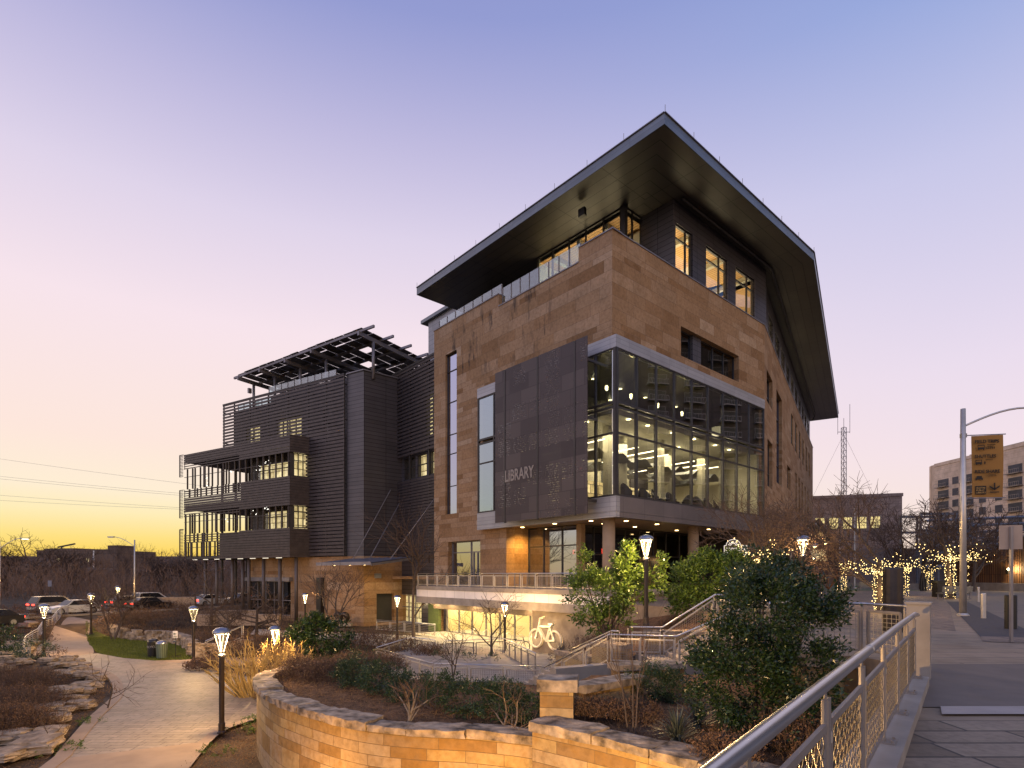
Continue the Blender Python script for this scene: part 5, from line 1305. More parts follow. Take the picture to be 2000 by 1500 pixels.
# ------------------------------------------------------------------ street lights
def street_light(name,label,base,h,arm,dr,lit,r=.085,tone='stain'):
    o=thing(name,label,'street light',tuple(base)); b=Vector(base); d=Vector(dr).normalized()
    m=MB(); m.tube([b,b+Z*h],[r*1.15,r*.8],14); m.build('pole',M[tone],o,smooth=True)
    m=MB(); m.lathe([(r*1.9,0),(r*1.9,.05),(r*1.3,.12)],12,b); m.build('base_plate',M[tone],o)
    m=MB(); pts=[b+Z*(h-.75)+d*(arm*t)+Z*(1.1*math.sin(t*math.pi*.5)) for t in [k/8 for k in range(9)]]; m.tube(pts,r*.38,8); m.build('curved_arm',M[tone],o,smooth=True)
    e=pts[-1]; m=MB(); m.beam(e-d*.1,e+d*.65,.22,.12); m.build('lamp_head',M['lampcap'],o)
    m=MB(); m.beam(e+d*.05-Z*.075,e+d*.6-Z*.075,.16,.02); m.build('lens',M['hot'] if lit else M['lampcap'],o)
    return o
street_light('street_light','tall grey steel street light carrying the ochre banner on the plaza',UV(1881,24,-1.75),8.75,4.2,(.93,.25,0),False,.115)
street_light('street_light','lit street light at the far left edge of the street',UV(-1,57,-4.0),7.3,1.9,(.9,.2,0),True)
street_light('street_light','unlit slim street light pole between the cars and the slatted wing',UV(263,64,-4.1),8.0,2.6,(-.95,.1,0),False)
# banner
bb=UV(1881,24,0)
dB=V(.985,-.17,0); f_=lambda x,y,z:bb+dB*(x+.32)+V(.17,.985,0)*y+Z*z
o=thing('street_banner','ochre cloth banner with dark transport words and icons hung on the tall street light','banner',tuple(bb+dB*.9+Z*3.4))
m=MB()
for i in range(8):
    for j in range(12):
        def cp(a,b): x=1.17*a/8; z=3.24+2.60*b/12; return f_(x,.03*math.sin(x*4+z*1.3),z)
        m.face([cp(i,j),cp(i+1,j),cp(i+1,j+1),cp(i,j+1)])
m.build('banner_cloth',M['banner'],o,smooth=True)
m=MB(); m.tube([f_(-.30,0,5.87),f_(1.27,0,5.87)],.022,8); m.tube([f_(-.30,0,3.21),f_(1.27,0,3.21)],.022,8); m.box(f_,-.42,-.2,-.06,.06,5.78,5.95); m.box(f_,-.42,-.2,-.06,.06,3.12,3.30); m.build('banner_bracket',M['steel'],o)
ft=lambda ox,oz:(lambda x,y,z:f_(ox+x,-.05-z,oz+y))
def rect(x0,x1,z0,z1,y=-.05): m.face([f_(x0,y,z0),f_(x1,y,z0),f_(x1,y,z1),f_(x0,y,z1)])
def bus(ox,oz,w_,h_):
    rect(ox,ox+w_,oz+.04,oz+.12); rect(ox,ox+.025,oz+.12,oz+h_); rect(ox+w_-.025,ox+w_,oz+.12,oz+h_); rect(ox,ox+w_,oz+h_-.03,oz+h_); rect(ox+.02,ox+.06,oz,oz+.04); rect(ox+w_-.06,ox+w_-.02,oz,oz+.04)
def man(ox,oz,s): rect(ox,ox+.03*s,oz,oz+.07*s); rect(ox-.005,ox+.035*s,oz+.03*s,oz+.08*s); rect(ox+.005,ox+.025*s,oz+.085*s,oz+.105*s)
for w_,sm_,z_,x2,z2 in (('FIELD TRIPS','excursiones\nescolares',5.52,.55,5.43),('SHUTTLES','autobuses',4.90,.5,4.81),('RIDE SHARE','transporte\ncompartido',4.26,.6,4.18)):
    m=MB(); text_into(m,w_,.185,ft(.09,z_),sx=.95,bold=.004); text_into(m,sm_,.065,ft(x2,z2)); m.build('banner_lettering',M['ink'],o,weld=False)
m=MB(); bus(.2,5.22,.26,.22); rect(.12,.15,5.30,5.33)
for k in range(5): man(.50+.075*k,5.26,1.0)
m.build('banner_icon',M['ink'],o,weld=False)
m=MB(); bus(.12,4.60,.24,.22); man(.45,4.62,1.3); m.build('banner_icon',M['ink'],o,weld=False)
m=MB(); rect(.12,.40,3.99,4.06); rect(.16,.36,4.06,4.14); rect(.13,.17,3.95,3.99); rect(.35,.39,3.95,3.99); m.build('banner_icon',M['ink'],o,weld=False)
m=MB(); rect(.11,.52,3.36,3.72); m.build('logo_panel',M['ink'],o,weld=False)
m=MB(); rect(.80,.86,3.56,3.84); rect(.66,1.00,3.43,3.47)
for s in (-1,1): m.face([f_(.83,-.05,3.52),f_(.83,-.05,3.60),f_(.83+s*.19,-.05,3.73),f_(.83+s*.19,-.05,3.66)])
m.build('banner_arrow',M['ink'],o,weld=False)
m=MB(); text_into(m,'AUSTIN\nPUBLIC\nLIBRARY',.098,lambda x,y,z:f_(.14+x,-.062-z,3.60+y),sx=.98); m.build('logo_lettering',plain('banner_logo_ochre',(.50,.30,.10),(.45,.27,.09),.8),o,weld=False)
# sign seen from behind, with perforated post
c=UV(1975,14.6,-1.75); o=thing('traffic_sign','back of a plain rectangular traffic sign on a perforated steel post at right','sign',tuple(c))
m=MB(); m.box(lambda x,y,z:c+V(x,y,z),-.03,.03,-.03,.03,0,2.98); m.build('perforated_post',M['steel'],o)
m=MB(); q=V(.93,.36,0); 
fs=lambda x,y,z:c+V(.955,-.295,0)*x+V(.295,.955,0)*y+Z*z
m.box(fs,-.24,.26,.04,.05,2.40,3.02); m.build('sign_plate',plain('sign_back',(.36,.27,.21),(.31,.23,.18),.5,.2),o)
# bollards, cylinder, bench, person
def bollard(name,label,c,r,h,mat,group=None):
    o=thing(name,label,'bollard',tuple(c),group); m=MB(); m.lathe([(r,0),(r,h*.97),(r*.9,h),(0,h)],18,c); m.build('shaft',M[mat],o); m=MB(); m.lathe([(r*1.06,h*.5),(r*1.06,h*.52)],18,c); m.build('seam_band',M[mat],o); return o
bollard('advertising_column','thick dark mottled cylinder standing behind the plaza railing',UV(1744,17.4,-1.76),.27,1.98,'metalpipe' if False else 'pole')
bollard('bollard','black fat bollard beside the perforated sign post',UV(1974,18.2,-1.75),.16,1.10,'black')
bollard('bollard','slim grey bollard right of the tall street light',UV(1921,22.6,-1.75),.085,1.0,'stain')
bollard('bollard','slim grey bollard behind the timber bench',UV(1911,36,-1.75),.07,.95,'stain')
for i,u in enumerate((1799,1803,1808)): bollard('bollard','thin black bollard in a row by the small lit tree',UV(u,60,-1.75),.10,1.35,'black','thin black bollards')
def bench(name,label,c,rz):
    o=thing(name,label,'bench',(0,0,0)); 
    m=MB()
    for k in range(4): m.box(ID,-1.15,1.15,-.22+.13*k,-.11+.13*k,.42,.46)
    m.build('seat',M['wood2'],o)
    m=MB()
    for k in range(3): m.box(ID,-1.15,1.15,.30+.02*k,.34+.02*k,.55+.13*k,.65+.13*k)
    m.build('backrest',M['wood2'],o)
    for x in (-1.0,1.0):
        m=MB(); m.box(ID,x-.03,x+.03,-.22,-.16,0,.42); m.box(ID,x-.03,x+.03,.28,.34,0,.95); m.box(ID,x-.03,x+.03,-.2,.3,.36,.41); m.build('leg',M['steel'],o)
    o.location=c; o.rotation_euler=(0,0,rz); return o
M['wood2']=plain('weathered_bench_timber',(.30,.26,.18),(.22,.19,.13),.8,0,4)
bench('bench','weathered timber bench with its back to the camera beside the light-wrapped tree',UV(1862,40,-1.75),math.pi+.1)
bench('bench','pale bench far off in front of the brick building',UV(1697,62,-1.75),math.pi-.1)
# seated person with a hood, elbows on a small table
pc=UV(1848,42.4,-1.75)
me=bpy.data.meshes.new('person'); bm=bmesh.new(); sk=bm.verts.layers.skin.verify()
P_=[((0,0,.50),.16,.13),((0,.02,.72),.17,.12),((0,-.06,.98),.19,.12),((0,-.14,1.13),.07,.07),((0,-.19,1.24),.10,.11),((0,-.19,1.36),.09,.10),
((-.20,-.08,1.02),.065,.065),((-.25,-.22,.78),.055,.055),((-.10,-.42,.80),.042,.042),((.20,-.08,1.02),.065,.065),((.25,-.22,.78),.055,.055),((.10,-.42,.80),.042,.042),
((-.11,-.05,.50),.10,.10),((-.12,-.46,.50),.075,.075),((-.12,-.44,.10),.055,.055),((-.12,-.58,.05),.045,.04),((.11,-.05,.50),.10,.10),((.12,-.46,.50),.075,.075),((.12,-.44,.10),.055,.055),((.12,-.58,.05),.045,.04)]
vs=[bm.verts.new(p[0]) for p in P_]
for a,b in ((0,1),(1,2),(2,3),(3,4),(4,5),(2,6),(6,7),(7,8),(2,9),(9,10),(10,11),(0,12),(12,13),(13,14),(14,15),(0,16),(16,17),(17,18),(18,19)): bm.edges.new((vs[a],vs[b]))
for v,p in zip(vs,P_): v[sk].radius=(p[1],p[2]); v[sk].use_root=(v is vs[0])
bm.to_mesh(me); bm.free(); me.materials.append(M['cloth'])
po=bpy.data.objects.new('person',me); COL.objects.link(po); po.modifiers.new('skin','SKIN'); sd_=po.modifiers.new('sub','SUBSURF'); sd_.levels=2; sd_.render_levels=2
po.location=pc; po.rotation_euler=(0,0,.9); tag(po,'person in a black hooded jacket sitting hunched over a table on the plaza','person')
m=MB(); 
for k in range(7):
    for j in range(5):
        pass
m.lathe([(.0,-.085),(.05,-.07),(.078,-.02),(.08,.03),(.055,.08),(.0,.095)],10); fo=m.build('face',M['skin'],None,smooth=True); fo.parent=po; fo.location=(0,-.235,1.285); fo.scale=(.85,.85,1.0)
o=thing('stool','plain black stool under the seated person','stool',tuple(pc)); m=MB(); m.box(lambda x,y,z:pc+V(x,y,z),-.24,.24,-.22,.25,.34,.385); 
m.build('seat',M['black'],o)
for x in (-.2,.2):
    for y in (-.18,.2): m=MB(); m.box(lambda a,b,z:pc+V(a,b,z),x-.02,x+.02,y-.02,y+.02,0,.34); m.build('leg',M['black'],o)
tcn=pc+V(math.sin(.9)*.55,-math.cos(.9)*.55,0)
o=thing('cafe_table','small dark outdoor table in front of the seated person','table',tuple(tcn)); m=MB(); m.lathe([(0,.72),(.4,.72),(.4,.76),(0,.76)],20,tcn); m.build('table_top',M['black'],o)
m=MB(); m.tube([tcn,tcn+Z*.72],.04,8); m.lathe([(.26,0),(.26,.03),(.04,.05)],14,tcn); m.build('pedestal',M['black'],o)
o=thing('trash_can','dark square trash can left of the seated person','litter bin',tuple(UV(1833,44,-1.75))); c=UV(1833,44,-1.75)
m=MB(); m.box(lambda x,y,z:c+V(x,y,z),-.3,.3,-.3,.3,0,1.1); m.build('bin_body',M['cardark'],o); m=MB(); m.box(lambda x,y,z:c+V(x,y,z),-.33,.33,-.33,.33,1.1,1.28); m.build('lid',M['black'],o)
# terrace tables
for i,(b,a) in enumerate(((28.6,32.6),(28.8,30.6),(28.7,28.4))):
    c=B(b,a,-1.0); o=thing('bar_table','tall steel framed bar table on the terrace behind the railing','table',tuple(c),'bar tables on the terrace')
    m=MB(); m.box(lambda x,y,z:c+dL*x+dR*y+Z*z,-.75,.75,-.3,.3,1.0,1.05); m.build('table_top',M['wood2'],o)
    for x in (-.68,.68):
        m=MB(); 
        for y in (-.25,.25): m.box(lambda X,Y,z:c+dL*X+dR*Y+Z*z,x-.03,x+.03,y-.03,y+.03,0,1.0)
        m.box(lambda X,Y,z:c+dL*X+dR*Y+Z*z,x-.02,x+.02,-.22,.22,.2,.25)
        m.build('leg',M['steel'],o)
# lounge chairs upstairs behind the corner glass
def lounge(c,rz,i):
    o=thing('lounge_chair','black high backed lounge chair behind the upper corner glazing','chair',(0,0,0),'lounge chairs in the glass box')
    m=MB(); m.poly_prism([(-.42,-.4),(.42,-.4),(.46,.35),(-.46,.35)],.28,.5); m.build('seat',M['cardark'],o)
    m=MB()
    for k in range(8):
        a0=math.pi*(.05+.9*k/8); a1=math.pi*(.05+.9*(k+1)/8); h0=.75+.6*math.sin(a0)**2; h1=.75+.6*math.sin(a1)**2
        p=V(math.cos(a0)*.5,math.sin(a0)*.45,0); q=V(math.cos(a1)*.5,math.sin(a1)*.45,0)
        m.face([p+Z*.3,q+Z*.3,q*1.1+Z*h1,p*1.1+Z*h0]); m.face([p*.86+Z*.3,q*.86+Z*.3,q*.98+Z*h1,p*.98+Z*h0]); m.face([p*.98+Z*h0,q*.98+Z*h1,q*1.1+Z*h1,p*1.1+Z*h0])
    m.build('backrest',M['cardark'],o)
    m=MB(); m.lathe([(.3,0),(.3,.03),(.04,.06),(.04,.28)],10); m.build('pedestal',M['steel'],o)
    o.location=c; o.rotation_euler=(0,0,rz); return o
ch=lounge(B(33.0,25.0,5.15),2.2,0)
for i,(b,a,r_) in enumerate(((35.2,25.1,.2),(36.4,24.8,1.0),(38.6,25.0,.4),(41.0,25.0,-.4),(42.3,24.9,.1),(44.2,25.0,.6),(31.0,27.6,2.6),(46.0,25.1,1.0))): dup(ch,B(b,a,5.15),r_)
# bar sign on the terrace edge
so_=UV(1437,30.5,1.05); o=thing('bar_sign','white outlined glowing bar sign with a sunrise arch on a slim post','sign',tuple(so_))
W_=1.18; f_=lambda x,y,z:so_+V(x,y,z)
m=MB(); m.box(f_,-.60,.60,.03,.06,-.02,.50)
for k in range(12):
    a0=math.pi*k/12; a1=math.pi*(k+1)/12; m.face([f_(-.12,.045,.5),f_(-.12+.38*math.cos(a0),.045,.5+.32*math.sin(a0)),f_(-.12+.38*math.cos(a1),.045,.5+.32*math.sin(a1))])
m.build('sign_board',M['black'],o)
m=MB(); text_into(m,'COOKBOOK',.235,lambda x,y,z:f_(-.55+x,.02-z,.22+y),sx=.80); text_into(m,'BAR & CAFE',.10,lambda x,y,z:f_(-.26+x,.02-z,.095+y))
for a,b in ((( -.61,-.03),(-.61,.50)),((-.61,.50),(-.50,.50)),((.28,.50),(.61,.50)),((.61,.50),(.61,-.03)),((.61,-.03),(-.61,-.03)),((-.58,.13),(-.32,.13)),((.34,.13),(.58,.13)),((-.55,.03),(.55,.03))):
    m.beam(f_(a[0],.02,a[1]),f_(b[0],.02,b[1]),.02,.022)
pts=[f_(-.12+.39*math.cos(math.pi*k/14),.02,.50+.33*math.sin(math.pi*k/14)) for k in range(15)]; m.tube(pts,.013,5)
for k in range(7):
    an=math.pi*(k+.5)/7; m.beam(f_(-.12+.12*math.cos(an),.02,.5+.10*math.sin(an)),f_(-.12+.29*math.cos(an),.02,.5+.24*math.sin(an)),.02,.025)
m.build('sign_lettering',M['signwhite'],o,weld=False)
m=MB(); m.tube([f_(0,.06,-2.9),f_(0,.06,0)],.04,8); m.build('post',M['black'],o)
# glowing bicycle on the concrete wall
ob=B(27.62,27.85,-5.2); f_=lambda x,y,z:ob-dL*x-dR*y+Z*z
o=thing('bicycle_sculpture','large pale bicycle outline glowing on the concrete wall','wall sculpture',tuple(ob))
m=MB()
def ring(cx,cz,r):
    pts=[f_(cx+r*math.cos(2*math.pi*k/28),0,cz+r*math.sin(2*math.pi*k/28)) for k in range(29)]; m.tube(pts,.085,6,cap=False)
ring(-1.0,.72,.62); ring(.85,.72,.62)
for a,b in (((-1.0,.72),(-.62,1.75)),((-.62,1.75),(-.55,2.15)),((-.55,2.15),(-.2,2.2)),((-.62,1.6),(.42,1.62)),((-.7,1.5),(.05,.62)),((.05,.62),(.50,1.75)),((.05,.62),(.85,.72)),((.85,.72),(.42,1.6)),((.28,1.8),(.72,1.82))):
    m.beam(f_(a[0],0,a[1]),f_(b[0],0,b[1]),.12,.16,up=tuple(dR))
m.build('bicycle_outline',M['whitesc'] if 'whitesc' in M else plain('bike_cream',(.72,.64,.48),(.66,.58,.43),.5),o,weld=False)
m=MB()
for cx in (-1.0,.85):
    pts=[f_(cx+.66*math.cos(2*math.pi*k/28),-.12,.72+.66*math.sin(2*math.pi*k/28)) for k in range(29)]; m.tube(pts,.05,5,cap=False)
m.tube([f_(-.62,-.12,1.7),f_(-.5,-.12,2.2),f_(-.2,-.12,2.28)],.05,5); m.tube([f_(-.7,-.12,1.5),f_(.05,-.12,.55),f_(.5,-.12,1.75),f_(.75,-.12,1.86)],.05,5)
m.build('halo_tube',M['halo'],o,weld=False)
for x,z in ((-1,.7),(.85,.7),(-.3,1.6),(.5,1.8)): point(f_(x,.35,z),10,(1,.80,.45),.05)
# bike racks and bicycle by the terrace
rk=thing('bike_rack','thin pale hoop bike rack before the bike room glazing','bike rack',(0,0,0),'hoop bike racks'); m=MB(); m.tube([V(-.35*math.cos(math.pi*k/10),0,.55+.35*math.sin(math.pi*k/10)) if 0<k<10 else V(-.35 if k==0 else .35,0,.55) for k in range(11)],.03,6); m.tube([V(-.35,0,0),V(-.35,0,.56)],.03,6); m.tube([V(.35,0,0),V(.35,0,.56)],.03,6); m.build('hoop',M['stainrail'],rk)
rk.location=B(28.9,30.5,-5.46); rk.rotation_euler=(0,0,.7)
for k in range(1,6): dup(rk,B(28.9+.1*k,30.5+1.5*k,-5.46),.7)
def bicycle(name,label,c,rz):
    o=thing(name,label,'bicycle',(0,0,0))
    for x in (-.52,.52):
        m=MB(); m.tube([V(x+.33*math.cos(2*math.pi*k/20),0,.34+.33*math.sin(2*math.pi*k/20)) for k in range(21)],.022,6,cap=False); 
        for k in range(6): m.tube([V(x,0,.34),V(x+.32*math.cos(k*math.pi/3),0,.34+.32*math.sin(k*math.pi/3))],.004,3)
        m.build('wheel',M['rubber'],o)
    m=MB()
    for a,b in (((-.52,.34),(-.12,.30)),((-.12,.30),(-.22,.82)),((-.22,.78),(-.52,.34)),((-.12,.30),(.36,.80)),((-.2,.76),(.36,.80)),((.36,.9),(.52,.34))): m.tube([V(a[0],0,a[1]),V(b[0],0,b[1])],.018,6)
    m.build('bike_frame',M['lampcap'],o)
    m=MB(); m.tube([V(.33,-.25,.98),V(.36,0,.94),V(.33,.25,.98)],.014,6); m.build('handlebar',M['black'],o)
    m=MB(); m.box(ID,-.34,-.12,-.06,.06,.84,.90); m.build('saddle',M['black'],o)
    o.location=c; o.rotation_euler=(0,0,rz)
bicycle('bicycle','parked bicycle leaning on the rack near the glowing bicycle sculpture',B(27.0,30.0,-5.46),.2)
bicycle('bicycle','bicycle parked on the plaza behind the large evergreen by the stairs',UV(1525,21,-1.75),1.0)
# slanted metro canopy, wire sculpture
c=UV(1575,44,0); f_=lambda x,y,z:c+V(x,y,z+.16*x*0)
o=thing('bus_shelter','slanted dark canopy roof with small lights on the plaza','shelter',tuple(c+Z*-1.75))
m=MB()
q=[UV(1505,42,1.9),UV(1601,38,3.6),UV(1633,44,2.3),UV(1540,50,2.2)]
m.face(q); m.face([p+Z*.18 for p in q])
for i in range(4): m.face([q[i],q[(i+1)%4],q[(i+1)%4]+Z*.18,q[i]+Z*.18])
m.build('canopy_roof',M['black'],o,weld=False)
m=MB()
for k in range(7):
    a=q[0].lerp(q[1],(k+.5)/7); b=q[3].lerp(q[2],(k+.5)/7); m.beam(a-Z*.06,b-Z*.06,.06,.1)
m.build('canopy_rib',M['steel'],o)
m=MB()
for t in (.55,.8): 
    p=q[1].lerp(q[2],t); m.lathe([(0,-.2),(.09,-.19),(.09,-.14)],8,p.lerp(q[0],.12))
m.build('canopy_downlight',M['dl'],o)
for p in (q[0].lerp(q[2],.3),q[0].lerp(q[2],.65)):
    mm=MB(); mm.tube([V(p.x,p.y,-1.75),p],.09,8); mm.build('post',M['steel'],o)
c=UV(1618,62,-1.75); o=thing('wire_sculpture','faceted rust coloured wire heart sculpture on the far lawn','sculpture',tuple(c))
T=[c+V(0,0,.1)]+[c+V(math.cos(k*1.2566)*2.1,math.sin(k*1.2566)*1.4,2.5+.5*(k%2)) for k in range(5)]+[c+V(.2,0,4.4)]
m=MB()
for k in range(5):
    a=T[1+k]; b=T[1+(k+1)%5]; m.tube([T[0],a],.05,5); m.tube([a,b],.05,5); m.tube([a,T[6]],.05,5); m.tube([T[0].lerp(a,.5),T[0].lerp(b,.55)],.04,5); m.tube([a.lerp(T[6],.5),b],.04,5)
m.build('wire_frame',M['rust'],o,weld=False)
m=MB(); m.face([T[1],T[2],T[0].lerp(T[1],.55)]); m.build('rusted_plate',M['rust'],o)
# ------------------------------------------------------------------ cars
def car(name,label,c,rz,paint,suv=False,L=4.6,tl=True,hl=False):
    o=thing(name,label,'car',(0,0,0)); hw=.9; roof=1.72 if suv else 1.43; belt=1.02 if suv else .90
    body=[(-L/2,.38),(-L/2+.05,.62),(-L/2+.02,belt),(-L/2+.25,belt+.04),(L/2-1.25,belt),(L/2-.35,.76),(L/2-.02,.62),(L/2,.36),(L/2-.1,.22),(-L/2+.15,.22)]
    m=MB(); n=len(body); ny=[(-hw,.93),(-hw+.10,1.0),(hw-.10,1.0),(hw,.93)]
    def pt(i,k):
        x,z=body[i]; y,s=ny[k]; zz=.5+(z-.5)*(s if k in (0,3) else 1); return V(x*(.985 if k in (0,3) else 1),y,zz)
    for i in range(n):
        j=(i+1)%n
        for k in range(3): m.face([pt(i,k),pt(j,k),pt(j,k+1),pt(i,k+1)])
    for k in (0,3): m.face([pt(i,k) for i in range(n)])
    m.build('body',M[paint],o)
    cab=[(-L/2+.12 if suv else -L/2+.35,belt),(-L/2+.45 if suv else -L/2+1.05,roof-.04),(-L/2+.8 if suv else -L/2+1.6,roof),(.35,roof-.02),(L/2-1.35,belt)]
    m=MB(); wt=.68; wb=.86
    def cq(i,s): x,z=cab[i]; f=(z-belt)/(roof-belt); return V(x,s*(wb+(wt-wb)*f),z)
    for i in range(4): m.face([cq(i,-1),cq(i+1,-1),cq(i+1,1),cq(i,1)],m=(0 if i in (1,2) else 1))
    for s in (-1,1): m.face([cq(i,s) for i in range(5)])
    m.build('cabin',[M[paint],M['cardark']],o)
    m=MB()
    for s in (-1,1):
        e=V(0,s*.012,0); bl=lambda i,t:cq(i,s)+e
        cc=sum((cq(i,s) for i in range(5)),V(0,0,0))/5
        m.face([(cq(i,s)-cc)*.86+cc+e for i in range(5)])
    m.build('side_windows',M['glasscar'],o,weld=False)
    for x in (-L/2+.85,L/2-.85):
        for s in (-1,1):
            m=MB(); m.tube([V(x,s*(hw-.2),.34),V(x,s*(hw+.02),.34)],.34,18); w_=m.build('wheel',M['rubber'],o)
            m=MB(); m.tube([V(x,s*(hw+.005),.34),V(x,s*(hw+.03),.34)],.21,14); m.build('rim',M['chrome'],w_)
    for s in (-1,1):
        m=MB(); m.box(ID,-L/2-.01,-L/2+.12,s*hw*.62-.24,s*hw*.62+.24,belt-.22,belt-.08); m.build('tail_light',M['tail'] if tl else M['rubber'],o)
        m=MB(); m.box(ID,L/2-.15,L/2+.01,s*hw*.66-.18,s*hw*.66+.18,.60,.72); m.build('headlight',M['head'] if hl else M['chrome'],o)
    o.location=c; o.rotation_euler=(0,0,rz)
M['glasscar']=plain('dark_car_window',(.02,.02,.022),(.015,.015,.017),.1,0,1,spec=.8)
ra=math.atan2(SD.y,SD.x)
def onroad(u,off):   # point of the street at picture column u and lateral offset
    r=(u-1000)/1109; b=SP+SN*off; t=(r*b.y-b.x)/(SD.x-r*SD.y); p=b+SD*t; return V(p.x,p.y,-4.02)
car('parked_car','white fastback car seen side on behind the path railing',onroad(142,5.6),ra+math.pi,'carwhite')
car('sport_utility_car','silver sport utility car with red tail lights beyond the white fastback',onroad(112,.5),ra+.02,'carred',True,4.9)
car('dark_car','dark saloon car on the street behind the small lawn tree',onroad(292,4.8),ra,'cardark')
car('red_tailed_car','grey car with bright red tail lights left of the slim street light pole',onroad(252,-1.0),ra,'cargrey')
car('pale_van','pale tall van on the street right of the slim street light pole',onroad(300,-2.5),ra,'carwhite',True,5.2)
car('white_car','white car glimpsed between the columns under the slatted wing',onroad(412,3.5),ra,'carwhite')
car('silver_car','silver car farther right behind the wing columns',onroad(470,2.5),ra+math.pi,'carred')
car('black_car','black car cropped by the left edge of the picture behind brown shrubs',onroad(-26,11.2)+Z*-.35,ra+math.pi,'cardark')
# traffic lights far off
for i,(u,v,lb) in enumerate(((330,1163,'small red traffic light left of its twin beyond the cars'),(353,1169,'brighter red traffic light nearest the wing columns'),(337,1169,'lowest red signal lamp between the two others'))):
    d=118; c=V((u-1000)/1109*d,d,(1122-v)/1109*d); o=thing('traffic_light',lb,'traffic light',(c.x,c.y,-4))
    m=MB(); m.tube([V(c.x,c.y+.2,-4.2),V(c.x,c.y+.2,c.z+.4)],.09,6); m.build('post',M['black'],o)
    m=MB(); m.box(lambda x,y,z:c+V(x,y,z),-.25,.25,.02,.3,-.9,.4); m.build('signal_box',M['black'],o)
    m=MB(); m.lathe([(0,-.22),(.22,0),(0,.22)],10,c); m.build('red_lens',M['tail'],o)
# bell-like sculptures by the stone base
for i,(u,d,lb) in enumerate(((659,60.0,'rounded dark bronze sculpture against the stone base, left of two'),(672,59.6,'rounded bronze sculpture with a pale rim, right of two'))):
    c=UV(u,d,-5.4); o=thing('bronze_sculpture',lb,'sculpture',tuple(c)); m=MB()
    m.tube([c+V(math.cos(a)*.36,0,.78+math.sin(a)*.45) for a in [-.9+.33*k for k in range(12)]],[.10+.20*math.sin(k/11*math.pi) for k in range(12)],12); m.build('curled_body',M['pole'],o,smooth=True)
    m=MB(); m.box(lambda x,y,z:c+V(x,y,z),-.8,.8,-.4,.4,0,.28); m.build('plinth',M['conc'],o)
# ------------------------------------------------------------------ plants
def leaf(m,c,d,up,l,w,mi=0):
    s=d.cross(up)
    if s.length<1e-4: s=d.orthogonal()
    s=s.normalized()*w*.5
    n=len(m.v); t=c+d*l; h=c+d*l*.5
    m.v.extend([tuple(c),tuple(h+s),tuple(t),tuple(h-s)]); m.f.append((n,n+1,n+2,n+3)); m.uv.extend([(0,0)]*4); m.mi.append(mi)
def rv(r): 
    while True:
        v=V(r.uniform(-1,1),r.uniform(-1,1),r.uniform(-1,1))
        if .05<v.length<1: return v
def foliage(m,ells,n,ls,r,clump=14,cr=.28,up=.25):
    tot=sum(e[2] for e in ells)
    for c,rad,wt in ells:
        k=int(n*wt/tot/clump)
        for _ in range(k):
            v=rv(r); q=v.normalized()*(.45+.55*r.random()**.6)
            cc=V(c[0]+q.x*rad[0],c[1]+q.y*rad[1],c[2]+q.z*rad[2]); s=cr*r.uniform(.6,1.3)
            if mnoise.noise(cc*(.55/cr)+V(3,1,7))<-.06: continue
            ax=(q+V(0,0,up)+rv(r)*.5).normalized()
            for _ in range(clump):
                o=rv(r); p=cc+V(o.x,o.y,o.z)*s*.5+ax*s*r.uniform(-.2,.7)
                d=(ax*.8+rv(r)).normalized()
                leaf(m,p,d,rv(r),ls*r.uniform(.7,1.35),ls*.42)
def bush(name,label,cat,base,ells,n,ls,mat,seed,stems=6,cr=.28,bark='bark',group=None,clump=14,sr=.03,up=.25):
    r=random.Random(seed); base=Vector(base); o=thing(name,label,cat,tuple(base),group)
    m=MB(); foliage(m,ells,n,ls,r,clump,cr,up); m.build('foliage',M[mat],o,weld=False)
    m=MB()
    for k in range(stems):
        c,rad,_=ells[k%len(ells)]; v=rv(r); e=V(c[0]+v.x*rad[0]*.6,c[1]+v.y*rad[1]*.6,c[2]+v.z*rad[2]*.5)
        b=base+V(r.uniform(-.15,.15),r.uniform(-.1,.1),-.1); md=b.lerp(e,.5)+V(r.uniform(-.1,.1),r.uniform(-.1,.1),.05)
        m.tube([b,md,e],[sr,sr*.7,sr*.25],5,cap=False)
    m.build('stem',M[bark],o); return o
TMIN=[0.0]
def branch(tr,cr_,p,d,L,r,lev,rr,spread,nch,lim,curve=.18,sides=(6,5,4,3,3,3)):
    k=3; r=max(r,TMIN[0]); pts=[p]; q=p.copy(); dd=d.copy()
    for i in range(k):
        dd=(dd+rv(rr)*curve*(.35 if lev==0 else 1)+V(0,0,.06 if lev>0 else 0)).normalized(); q=q+dd*(L/k); pts.append(q.copy())
    m=tr if lev<=lim[0] else cr_
    m.tube(pts,[r*(1-.45*i/k) for i in range(k+1)],sides[min(lev,5)],cap=False)
    if lev>=lim[1]: return
    n=nch[min(lev,len(nch)-1)]
    for i in range(n):
        t=1.0 if i==0 else rr.uniform(.35,1.0)
        j=min(k-1,int(t*k)); f=t*k-j; s=pts[j].lerp(pts[j+1],f) if j<k else pts[-1]
        a=rv(rr).normalized(); a=(a-dd*a.dot(dd)).normalized()
        nd_=(dd*(1-spread)+a*spread*(.5 if i==0 else 1.15)).normalized()
        branch(tr,cr_,s,nd_,L*rr.uniform(.58,.82),r*.55*(1.05 if i==0 else .85),lev+1,rr,spread,nch,lim,curve,sides)
